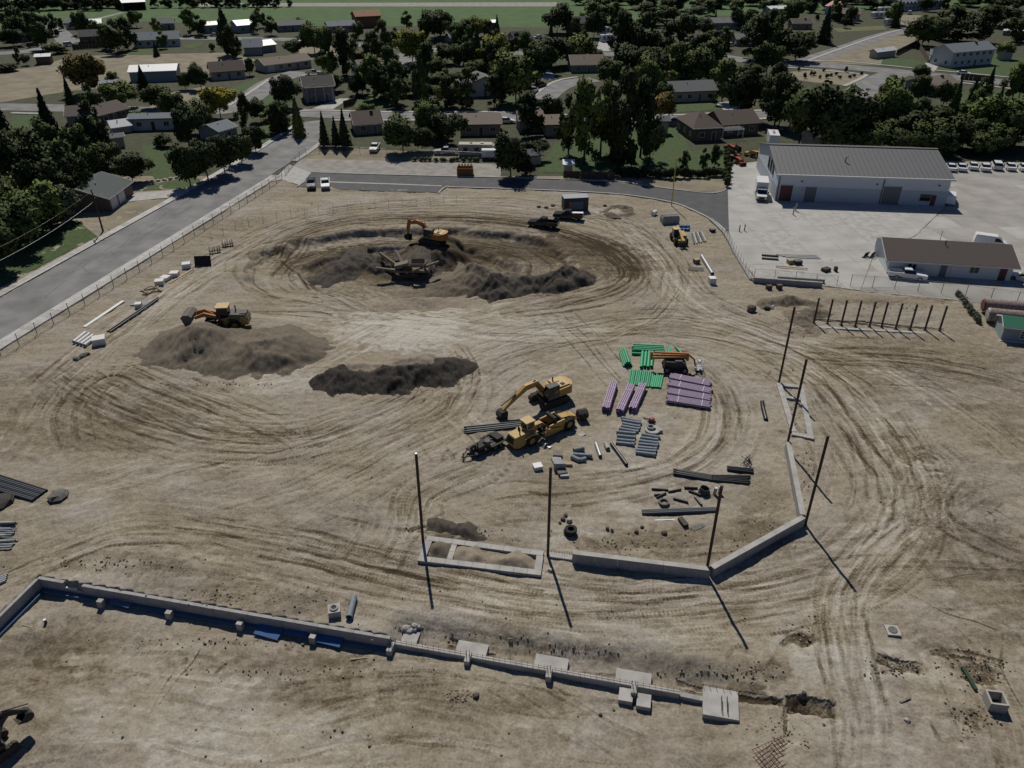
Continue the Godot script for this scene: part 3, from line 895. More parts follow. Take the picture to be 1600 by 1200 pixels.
func make_setting():
	# open country
	sheet("pasture", [[-60, 44], [60, 44], [200, 33], [330, 37], [560, 42], [700, 40], [870, 44], [1010, 30], [1500, 10], [1900, 8], [3000, -80], [-1400, -80]], -0.02, "pasture")
	sheet("farm_track", [[300, 10], [870, 10], [870, 3.5], [300, 5]], 0.0, "gravel")
	sheet("farm_track", [[130, 33], [190, 19], [196, 19], [140, 34]], 0.0, "gravel")
	sheet("dry_field", [[-60, 168], [0, 160], [110, 142], [330, 122], [405, 95], [360, 82], [170, 86], [110, 88], [60, 104], [-60, 118]], -0.02, "dry_field")
	sheet("dry_lot", [[225, 172], [265, 145], [320, 135], [330, 150], [290, 175]], -0.015, "dry_field")
	sheet("dry_lot", [[1262, 97], [1340, 68], [1385, 53], [1432, 58], [1428, 66], [1400, 82], [1388, 103]], -0.01, "dry_field")
	sheet("dry_lot", [[1235, 112], [1300, 108], [1352, 116], [1330, 134], [1280, 130], [1240, 124]], -0.01, "dry_field")
	sheet("dry_lot", [[1300, 44], [1380, 40], [1385, 46], [1310, 50]], -0.01, "lawn_dry")
	sheet("dry_lot", [[1380, 22], [1440, 24], [1430, 42], [1390, 42]], -0.01, "dry_field")
	sheet("dirt_lot", [[466, 74], [520, 72], [540, 88], [470, 92]], -0.01, "dry_field")
	sheet("dirt_lot", [[160, 352], [178, 322], [215, 318], [268, 309], [290, 300], [182, 366]], -0.01, "dry_field")
	sheet("dirt_lot", [[470, 244], [500, 228], [560, 232], [640, 236], [780, 240], [780, 250], [470, 252]], -0.012, "dry_field")
	sheet("gravel_lot", [[452, 264], [470, 248], [600, 251], [784, 256], [782, 277], [600, 273], [484, 270]], -0.005, "gravel")
	sheet("verge", [[960, 283], [1010, 276], [1136, 280], [1136, 292], [1120, 301], [1060, 296], [1000, 289]], -0.005, "dry_field")
	# lawns
	for a in [[[-60, 480], [152, 369], [120, 344], [-60, 380]], [[222, 226], [285, 229], [302, 270], [242, 281], [228, 250]], [[222, 298], [300, 293], [316, 281], [300, 276], [240, 287]], [[16, 206], [20, 180], [70, 178], [76, 206]], [[404, 226], [425, 219], [468, 190], [455, 186], [400, 195]], [[400, 166], [456, 162], [456, 150], [430, 148], [402, 156]], [[550, 168], [605, 168], [612, 146], [572, 146]], [[778, 172], [815, 172], [826, 150], [788, 152]], [[1052, 176], [1138, 170], [1132, 160], [1056, 162]], [[840, 268], [868, 224], [1060, 198], [1080, 236], [1140, 230], [1140, 276], [960, 275]], [[855, 112], [945, 124], [940, 112], [870, 102]], [[1430, 102], [1430, 106], [1600, 122], [1640, 96], [1540, 84], [1460, 96]], [[1370, 52], [1430, 50], [1432, 58], [1388, 54]], [[1380, 90], [1440, 94], [1438, 106], [1376, 102]], [[200, 86], [206, 76], [252, 77], [244, 86]], [[282, 74], [305, 66], [320, 68], [300, 76]], [[355, 140], [400, 122], [410, 130], [372, 148]], [[430, 96], [520, 88], [520, 96], [440, 104]], [[1290, 215], [1350, 208], [1360, 224], [1300, 228]], [[1470, 150], [1560, 142], [1640, 150], [1640, 190], [1500, 180]]]:
		sheet("lawn", a, -0.006, "lawn")
	# streets
	sheet("main_street", [[-60, 501], [0, 466], [150, 382], [297, 300], [400, 240], [432, 219], [478, 190], [500, 188], [499, 222], [450, 256], [392, 294], [150, 441], [0, 532], [-60, 568]], 0.03, "asphalt_worn")
	street("cross_street", [[436, 172], [500, 178], [600, 181], [760, 181], [900, 185], [1050, 186], [1200, 178], [1300, 172]], 9.0, "asphalt_worn", 0.026)
	street("side_street", [[828, 182], [846, 156], [868, 138], [895, 128], [930, 124]], 8.5, "asphalt_worn", 0.022)
	street("upper_street", [[1090, 84], [1200, 98], [1290, 102], [1440, 116], [1640, 136]], 11.0, "asphalt_worn", 0.03)
	street("side_street", [[1252, 98], [1320, 76], [1390, 53], [1450, 43], [1560, 36]], 9.0, "asphalt_worn", 0.024)
	street("side_street", [[1402, 114], [1368, 128], [1338, 148], [1296, 170], [1230, 182]], 10.0, "asphalt_worn", 0.02)
	street("west_street", [[-60, 166], [60, 168], [180, 171], [270, 174], [352, 172], [392, 152], [426, 128], [470, 112]], 9.0, "asphalt_worn", 0.024)
	street("north_street", [[-40, 86], [50, 79], [108, 65], [200, 60], [340, 60], [480, 63], [640, 76], [860, 84], [1092, 84]], 9.0, "asphalt_worn", 0.022)
	street("side_street", [[104, 64], [92, 50], [72, 40], [40, 34]], 8.0, "asphalt_worn", 0.018)
	street("side_street", [[600, 112], [630, 103], [640, 92], [620, 84]], 8.0, "asphalt_worn", 0.018)
	sheet("access_road", [[480, 270], [600, 274], [800, 279], [960, 284.5], [1000, 290], [1060, 298], [1118, 303], [1137, 296], [1139, 361], [1116, 345], [1085, 329], [1050, 316], [980, 304.5], [900, 299], [800, 295], [700, 292], [684, 301], [600, 299], [530, 296], [470, 292], [475, 280]], 0.034, "asphalt_new")
	sheet("concrete_apron", [[424, 284], [452, 257], [486, 270], [470, 290], [440, 281]], 0.045, "concrete")
	sheet("driveway", [[181, 317], [214, 301], [292, 296], [262, 309]], 0.02, "concrete")
	sheet("driveway", [[487, 170], [530, 154], [546, 154], [520, 171]], 0.03, "concrete")
	sheet("driveway", [[1131, 172], [1118, 161], [1142, 158], [1158, 171]], 0.03, "concrete")
	sheet("driveway", [[1446, 110], [1446, 98], [1468, 101], [1460, 112]], 0.035, "concrete")
	sheet("driveway", [[462, 65], [474, 56], [482, 56], [476, 65]], 0.03, "concrete")
	sheet("driveway", [[482, 63], [506, 51], [516, 52], [504, 64]], 0.03, "concrete")
	sheet("driveway", [[470, 130], [472, 116], [508, 113], [510, 126]], 0.025, "gravel")
	sheet("driveway", [[930, 80], [938, 60], [952, 62], [954, 80]], 0.025, "concrete")
	sheet("driveway", [[845, 124], [853, 106], [858, 107], [870, 124]], 0.03, "concrete")
	# kerbs and pavements
	pavement("pavement", [[-60, 501], [0, 466], [150, 382], [297, 300], [400, 240], [432, 219], [466, 196]], -0.2, -1.7, 3.0)
	pavement("pavement", [[-60, 568], [0, 532], [150, 441], [392, 294], [424, 274]], 0.2, 2.1, 3.0)
	kerb("kerb", [[456, 252], [470, 243], [499, 222]], 0.1, 1.4)
	kerb("kerb", [[486, 270], [600, 273.6], [800, 278.6], [960, 284], [1000, 289.5], [1060, 297.5], [1112, 302.5], [1134, 297], [1137, 288]], -0.35, -0.02)
	kerb("kerb", [[700, 292], [800, 295], [900, 299], [980, 304.5], [1050, 316], [1085, 329], [1116, 345], [1136, 361]], 0.02, 0.4)
	kerb("kerb", [[700, 291], [692, 294], [684, 302]], -0.3, 0.0, 0.15)
	kerb("kerb", [[478, 283], [472, 286], [464, 292]], -0.3, 0.0, 0.15)
	sheet("road_gutter", [[512, 283.6], [600, 286.4], [690, 290], [690, 291.2], [600, 287.8], [512, 285]], 0.042, "concrete")
	for a in [[[470, 175], [500, 173.5], [600, 176], [760, 176], [812, 178]], [[862, 180], [900, 180.5], [1050, 181], [1130, 177], [1200, 173]]]: kerb("pavement", a, -1.5, -0.1, 0.13)
	for a in [[[520, 187], [600, 187], [760, 187.5], [900, 191]], [[1000, 193], [1100, 191], [1200, 184]]]: kerb("pavement", a, 0.1, 1.5, 0.13)
	for a in [[[818, 172], [836, 152], [858, 134], [880, 125], [905, 121]], [[1254, 96], [1320, 97], [1430, 107.5], [1640, 127.5]], [[1266, 95], [1322, 74.5], [1386, 53], [1432, 43]]]: kerb("pavement", a, -1.4, -0.1, 0.13)
	for a in [[[1282, 109.5], [1350, 116], [1352, 121], [1322, 135]], [[1445, 124], [1520, 131], [1640, 146]], [[1200, 103], [1282, 109]], [[20, 176], [66, 177]]]: kerb("pavement", a, -0.1, 1.4, 0.13)
	kerb("pavement", [[360, 166], [390, 147.5], [424, 124]], -1.4, -0.1, 0.13)
	# the contractor's yard
	slab_yard("yard", [[1139, 361], [1137, 290], [1141, 258], [1200, 250], [1490, 252], [1480, 320], [1430, 368], [1364, 400], [1344, 454], [1286, 446], [1184, 438], [1150, 395]], Vector2(6.2, 5.0), -0.07, 0.01, ["yard_concrete", "yard_concrete", "yard_concrete", "concrete"])
	slab_yard("yard", [[1490, 252], [1700, 256], [1720, 495], [1496, 469], [1345, 455], [1365, 401], [1431, 369], [1481, 321]], Vector2(6.2, 6.0), -0.07, 0.008, ["yard_concrete_old", "yard_concrete_old", "yard_concrete"])
	# sealed cracks in the old asphalt
	var tb := bb()
	for i in 26:
		var t := rng.randf()
		var u := lerpf(-20, 460, t)
		var v := lerpf(510, 222, t) + rng.randf_range(-14, 14) * (1.2 - t)
		var long := rng.randf() < 0.5
		var q := curve([[u, v], [u + (40 if long else 14) * rng.randf_range(0.5, 1.0), v - (24 if long else -10) * rng.randf_range(0.6, 1.1)]], 0.6)
		for k in q.size(): q[k] += Vector3(rng.randf_range(-0.12, 0.12), 0, rng.randf_range(-0.12, 0.12))
		strip_mesh(q, -0.04, 0.04, 0.036, 0.036, tb)
	struct("tar_seam", tb, "tar")

# ---- buildings ----
const ACROSS := Basis(Vector3(0, 0, -1), Vector3(0, 1, 0), Vector3(1, 0, 0))   # side views run back along -z, widths along x

func window_in(parent: Node, at: Vector3, w: float, h: float, facing := Basis(), frame := "trim_white", called := "window") -> MeshInstance3D:
	# frame proud of the wall, pane set back in it
	var f := bb()
	f.xf = Transform3D(facing, at)
	for s in [-1, 1]:
		f.box(Vector3(s * (w / 2 + 0.04), h / 2, 0.03), Vector3(0.09, h + 0.18, 0.1))
		f.box(Vector3(0, h / 2 + s * (h / 2 + 0.045), 0.028), Vector3(w, 0.09, 0.1))
	f.box(Vector3(0, h / 2, 0.022), Vector3(0.05, h, 0.06))
	var o := part(parent, called, f, frame)
	var p := bb()
	p.xf = Transform3D(facing, at)
	p.box(Vector3(0, h / 2, 0.0), Vector3(w, h, 0.03))
	part(o, "pane", p, "glass_dark")
	return o

func door_in(parent: Node, at: Vector3, w: float, h: float, m, called := "door", panels := 0) -> MeshInstance3D:
	var f := bb()
	f.xf.origin = at
	f.box(Vector3(0, h / 2 + 0.02, 0.02), Vector3(w, h, 0.06))
	var o := part(parent, called, f, m)
	var t := bb()
	t.xf.origin = at
	for s in [-1, 1]: t.box(Vector3(s * (w / 2 + 0.05), h / 2, 0.03), Vector3(0.09, h + 0.04, 0.09))
	t.box(Vector3(0, h + 0.08, 0.03), Vector3(w + 0.2, 0.1, 0.095))
	part(o, "frame", t, "trim_white")
	for k in panels:
		var q := bb()
		q.xf.origin = at
		q.box(Vector3(0, h * (k + 0.5) / panels, 0.055), Vector3(w - 0.1, h / panels - 0.07, 0.03))
		part(o, "panel", q, m)
	return o

func roof_gable(parent: Node, len: float, depth: float, wh: float, rh: float, m, over := 0.45, x0 := 0.0) -> MeshInstance3D:
	# two slabs meeting at a ridge along x
	var b := bb()
	var half := depth / 2
	var drop := rh * over / half
	b.xf = Transform3D(ACROSS, Vector3(x0 + len / 2, wh + 0.03, 0))
	var t := 0.16
	b.prism([Vector2(-over, -drop), Vector2(half, rh), Vector2(half, rh + t), Vector2(-over, -drop + t)], len / 2 + over)
	b.prism([Vector2(half + 0.001, rh), Vector2(depth + over, -drop), Vector2(depth + over, -drop + t), Vector2(half + 0.001, rh + t)], len / 2 + over)
	var r := part(parent, "roof", b, m)
	var f := bb()
	f.box(Vector3(x0 + len / 2, wh - drop + 0.06, over + 0.03), Vector3(len + over * 2 + 0.02, 0.17, 0.05))
	f.box(Vector3(x0 + len / 2, wh - drop + 0.06, -depth - over - 0.03), Vector3(len + over * 2 + 0.02, 0.17, 0.05))
	f.xf = Transform3D(ACROSS, Vector3(x0, wh + 0.0, 0))
	for s in [-over - 0.025, len + over + 0.025]:
		f.prism([Vector2(-over, -drop), Vector2(half, rh), Vector2(half, rh + 0.2), Vector2(-over, -drop + 0.2)], 0.022, s)
		f.prism([Vector2(half + 0.001, rh), Vector2(depth + over, -drop), Vector2(depth + over, -drop + 0.2), Vector2(half + 0.001, rh + 0.2)], 0.022, s)
	part(r, "fascia", f, "trim_white" if rng.randf() < 0.6 else "trim_dark")
	return r

func roof_hip(parent: Node, len: float, depth: float, wh: float, rh: float, m, over := 0.45) -> MeshInstance3D:
	var b := bb()
	var a := Vector3(-over, wh - 0.05, over)
	var c := Vector3(len + over, wh - 0.05, over)
	var d := Vector3(len + over, wh - 0.05, -depth - over)
	var e := Vector3(-over, wh - 0.05, -depth - over)
	var h := minf(depth / 2, len / 2 - 0.3)
	var p := Vector3(h, wh + rh, -depth / 2)
	var q := Vector3(len - h, wh + rh, -depth / 2)
	b.quad(a, p, q, c); b.quad(d, q, p, e); b.tri(e, p, a); b.tri(c, q, d)
	b.quad(a, c, d, e)
	var r := part(parent, "roof", b, m)
	var f := bb()
	f.box(Vector3(len / 2, wh - 0.1, over + 0.02), Vector3(len + over * 2 + 0.1, 0.16, 0.06))
	f.box(Vector3(len / 2, wh - 0.1, -depth - over - 0.02), Vector3(len + over * 2 + 0.1, 0.16, 0.06))
	part(r, "fascia", f, "trim_white")
	return r

func house(label: String, px: Array, depth: float, wh: float, rh: float, roof, wall, opt := "", called := "house", group := "") -> Node3D:
	var l := flat_g(px[0], px[1])
	var r := flat_g(px[2], px[3])
	var len := (r - l).length()
	var o := thing(called, label, "house" if called == "house" else called.split("_")[-1], l, turn_to(l, r), group)
	var b := bb()
	var hip := "h" in opt
	b.xf = Transform3D(ACROSS, Vector3(len / 2, 0, 0))
	var body := [Vector2(0, -0.3), Vector2(depth, -0.3), Vector2(depth, wh), Vector2(depth / 2, wh + rh), Vector2(0, wh)]
	if hip: body.remove_at(3)
	if "f" in opt: body = [Vector2(0, -0.3), Vector2(depth, -0.3), Vector2(depth, wh - 0.15), Vector2(0, wh - 0.15)]
	if "x" in opt:
		# ridge runs away from the front
		b.xf = Transform3D(Basis(), Vector3(0, 0, -depth / 2))
		b.prism([Vector2(0, -0.3), Vector2(len, -0.3), Vector2(len, wh), Vector2(len / 2, wh + rh), Vector2(0, wh)], depth / 2)
	elif "o" in opt:
		# open-fronted: two side walls, a back wall and a header
		b.xf = Transform3D(Basis(), Vector3.ZERO)
		for q in [0.1, len - 0.1]: b.box(Vector3(q, wh / 2 - 0.2, -depth / 2), Vector3(0.2, wh + 0.2, depth))
		b.box(Vector3(len / 2, wh / 2 - 0.2, -depth + 0.1), Vector3(len - 0.42, wh + 0.2, 0.2))
		b.box(Vector3(len / 2, wh - 0.3, -0.1), Vector3(len - 0.42, 0.36, 0.2))
		b.box(Vector3(len / 2, wh / 2 - 0.2, -0.1), Vector3(0.2, wh - 0.6, 0.2))
	else: b.prism(body, len / 2)
	part(o, "wall", b, wall)
	var rf: Node3D
	if "f" in opt:
		rf = part(o, "roof", bb().box(Vector3(len / 2, wh, -depth / 2), Vector3(len + 0.5, 0.2, depth + 0.5), Basis(Vector3.RIGHT, 0.03)), roof)
	elif hip: rf = roof_hip(o, len, depth, wh, rh, roof)
	elif "x" in opt:
		var holder := roof_gable(o, depth, len, wh, rh, roof)
		holder.rotation.y = -PI / 2
		holder.position = Vector3(0, 0, -depth)
		rf = holder
	else: rf = roof_gable(o, len, depth, wh, rh, roof)
	var x := 0.6
	var floors := 2 if "2" in opt else 1
	var face := 0.0
	if "g" in opt:
		door_in(o, Vector3(0.8 + 1.3, 0, face), 2.5, 2.1, "door_white", "garage_door", 4)
		x = 4.2
	if not "n" in opt and not "o" in opt:
		var bays := maxi(1, int((len - x - 0.4) / 2.9))
		for f in floors:
			var y := 0.95 + f * 2.6
			if floors == 2 and f == 1 and wh < 4.0: continue
			for k in bays:
				var cx := x + (len - x - 0.4) * (k + 0.5) / bays
				if f == 0 and k == bays / 2 and bays > 1: door_in(o, Vector3(cx, 0, face), 0.95, 2.05, "door_grey" if rng.randf() < 0.5 else "door_red")
				else: window_in(o, Vector3(cx, y, face), minf(1.3, (len - x) / bays - 0.5), 1.1)
		var side := Basis(Vector3.UP, -PI / 2) if l.x > 0 else Basis(Vector3.UP, PI / 2)
		for k in maxi(1, int(depth / 4.0)):
			window_in(o, Vector3(0.0 if l.x > 0 else len, 0.95, -depth * (k + 0.5) / maxi(1, int(depth / 4.0))), 1.1, 1.1, side)
	if "p" in opt:
		var pb := bb()
		for k in 4: part(o, "porch_post", bb().box(Vector3(len * (k + 0.2) / 3.5, wh / 2 - 0.1, 1.5), Vector3(0.14, wh - 0.2, 0.14)), "trim_white")
		part(o, "porch_roof", bb().box(Vector3(len / 2, wh - 0.05, 0.9), Vector3(len + 0.3, 0.12, 1.9), Basis(Vector3.RIGHT, 0.12)), roof)
	if "c" in opt:
		var cx := len * (0.25 if "C" in opt else 0.7)
		part(rf, "chimney", bb().box(Vector3(cx, wh + rh * 0.75, -depth * 0.5 + 0.9), Vector3(0.8, 1.7, 0.6)), "brick_red") if not "x" in opt else part(o, "chimney", bb().box(Vector3(len * 0.4, wh + rh * 0.8, -depth * 0.4), Vector3(0.8, 2.0, 0.6)), "brick_red")
	else:
		var vb := bb()
		part(rf if not "x" in opt else o, "vent_pipe", bb().cyl(Vector3(len * 0.4, wh + rh * 0.4, -depth * 0.35), Vector3(len * 0.4, wh + rh * 0.75 + 0.5, -depth * 0.35), 0.12, -1.0, 6), "galvanised")
	return o

func make_warehouse():
	var l := flat_g(1210, 313)
	var r := flat_g(1475, 322)
	var len := (r - l).length()
	var depth := 23.0
	var wh := 5.3
	var rh := 2.6
	var o := thing("warehouse", "long pale blue metal warehouse with grey ribbed roof and roller doors", "warehouse", l, turn_to(l, r))
	var b := bb()
	b.xf = Transform3D(ACROSS, Vector3(len / 2, 0, 0))
	b.prism([Vector2(0, 2.9), Vector2(depth, 2.9), Vector2(depth, wh), Vector2(depth / 2, wh + rh), Vector2(0, wh)], len / 2)
	part(o, "upper_wall", b, "wall_warehouse")
	b = bb()
	b.box(Vector3(len / 2, 1.3, -depth / 2), Vector3(len + 0.05, 3.2, depth + 0.05))
	part(o, "lower_wall", b, "wall_warehouse_low")
	# standing-seam roof, sheet by sheet
	var n := 36
	var run := sqrt(rh * rh + depth * depth / 4)
	var ang := atan2(rh, depth / 2)
	for side in 2:
		for k in n:
			var s := bb()
			var w := (len + 1.0) / n
			var x := -0.5 + w * (k + 0.5)
			var dirv := -1.0 if side == 0 else 1.0
			var bs := Basis(Vector3.RIGHT, ang if side == 0 else -ang)
			var zc := -depth / 4 + 0.2 if side == 0 else -depth * 0.75 - 0.2
			var c := Vector3(x, wh + rh / 2 + 0.08, zc)
			s.box(c, Vector3(w - 0.03, 0.06, run + 0.5), bs)
			s.box(c + bs * Vector3(-w / 2 + 0.05, 0.035, 0), Vector3(0.05, 0.05, run + 0.5), bs)
			part(o, "roof_sheet", s, "roof_metal")
	part(o, "ridge_cap", bb().box(Vector3(len / 2, wh + rh + 0.2, -depth / 2), Vector3(len + 1.1, 0.08, 0.7)), "roof_metal")
	part(o, "gutter", bb().box(Vector3(len / 2, wh - 0.05, 0.62), Vector3(len + 1.1, 0.3, 0.24)), "trim_white")
	part(o, "downpipe", bb().box(Vector3(20.0, wh / 2, 0.12), Vector3(0.14, wh, 0.14)), "trim_dark")
	part(o, "downpipe", bb().box(Vector3(0.3, wh / 2, 0.12), Vector3(0.12, wh, 0.14)), "trim_dark")
	door_in(o, Vector3(1.9, 0, 0.04), 2.4, 3.1, "door_red", "roller_door", 6)  # dark closed panel painted for the shade inside an open doorway
	door_in(o, Vector3(6.6, 0, 0.04), 2.2, 2.9, "door_grey", "roller_door", 6)
	door_in(o, Vector3(21.9, 0, 0.04), 3.4, 3.5, "door_grey", "roller_door", 7)
	door_in(o, Vector3(29.9, 0, 0.04), 1.0, 2.1, "door_red")
	window_in(o, Vector3(28.4, 1.0, 0.04), 1.9, 1.1, Basis(), "trim_dark")
	part(o, "wall_lamp", bb().box(Vector3(4.6, 4.0, 0.12), Vector3(0.3, 0.2, 0.25)), "trim_dark")
	part(o, "wall_lamp", bb().box(Vector3(30.3, 4.0, 0.12), Vector3(0.3, 0.2, 0.25)), "trim_dark")
	part(o, "wall_lamp", bb().box(Vector3(18.8, 3.9, 0.12), Vector3(0.3, 0.2, 0.25)), "trim_dark")
	for z in [-5.5, -8.0, -10.5]: window_in(o, Vector3(-0.03, 3.6, z), 1.2, 2.2, Basis(Vector3.UP, -PI / 2), "trim_dark")
	part(o, "vent_pipe", bb().path([Vector3(13.5, wh + 1.4, -5.2), Vector3(13.5, wh + 2.3, -5.2), Vector3(13.8, wh + 2.5, -5.0)], 0.14, 8), "galvanised")

func make_office():
	var l := flat_g(1385, 427)
	var r := flat_g(1577, 439)
	var len := (r - l).length()
	var depth := 9.2
	var o := thing("office_building", "low white office with brown shingle roof and a round gable emblem", "office", l, turn_to(l, r))
	var b := bb()
	b.xf = Transform3D(ACROSS, Vector3(len / 2, 0, 0))
	b.prism([Vector2(0, -0.2), Vector2(depth, -0.2), Vector2(depth, 2.5), Vector2(depth / 2, 4.1), Vector2(0, 2.5)], len / 2)
	part(o, "wall", b, "wall_office")
	roof_gable(o, len, depth, 2.5, 1.6, "roof_office", 0.7)
	window_in(o, Vector3(3.5, 1.0, 0), 1.2, 0.9, Basis(), "trim_white")
	window_in(o, Vector3(12.7, 1.0, 0), 1.3, 0.9, Basis(), "trim_white")
	door_in(o, Vector3(8.2, 0, 0), 1.0, 2.05, "door_grey")
	door_in(o, Vector3(16.9, 0, 0), 1.1, 2.05, "door_red")
	part(o, "downpipe", bb().box(Vector3(9.3, 1.2, 0.08), Vector3(0.1, 2.4, 0.1)), "trim_white")
	part(o, "emblem", bb().ring(Vector3(-0.02, 2.6, -depth / 2), Vector3(-0.08, 2.6, -depth / 2), 0.42, 0.28, 16), "trim_white")
	part(o, "mast", bb().cyl(Vector3(8.5, 4.0, -depth * 0.6), Vector3(8.5, 5.6, -depth * 0.6), 0.04, -1.0, 6), "trim_dark")
	part(o, "vent_pipe", bb().cyl(Vector3(8.8, 3.6, -depth * 0.4), Vector3(8.8, 4.7, -depth * 0.4), 0.08, -1.0, 6), "trim_dark")

func make_green_shed():
	var l := flat_g(1563, 531)
	var r := flat_g(1645, 541)
	var len := (r - l).length()
	var o := thing("garden_shed", "pale grey shed with green metal roof and white paned window", "shed", l, turn_to(l, r))
	var b := bb()
	b.xf = Transform3D(ACROSS, Vector3(len / 2, 0, 0))
	b.prism([Vector2(0, -0.2), Vector2(3.4, -0.2), Vector2(3.4, 2.0), Vector2(1.7, 2.7), Vector2(0, 2.0)], len / 2)
	part(o, "wall", b, "wall_blue")
	roof_gable(o, len, 3.4, 2.0, 0.7, "roof_green", 0.25)
	for k in 2:
		var w = window_in(o, Vector3(2.6 + k * 1.15, 0.6, 0), 0.95, 1.0)
		for j in 2: part(w, "glazing_bar", bb().box(Vector3(2.6 + k * 1.15, 0.6 + (j + 1) / 3.0, 0.03), Vector3(0.95, 0.05, 0.07)), "trim_white")
	part(o, "floor_skid", bb().box(Vector3(len / 2, -0.05, 0.15), Vector3(len + 0.3, 0.2, 0.3)), "trim_white")

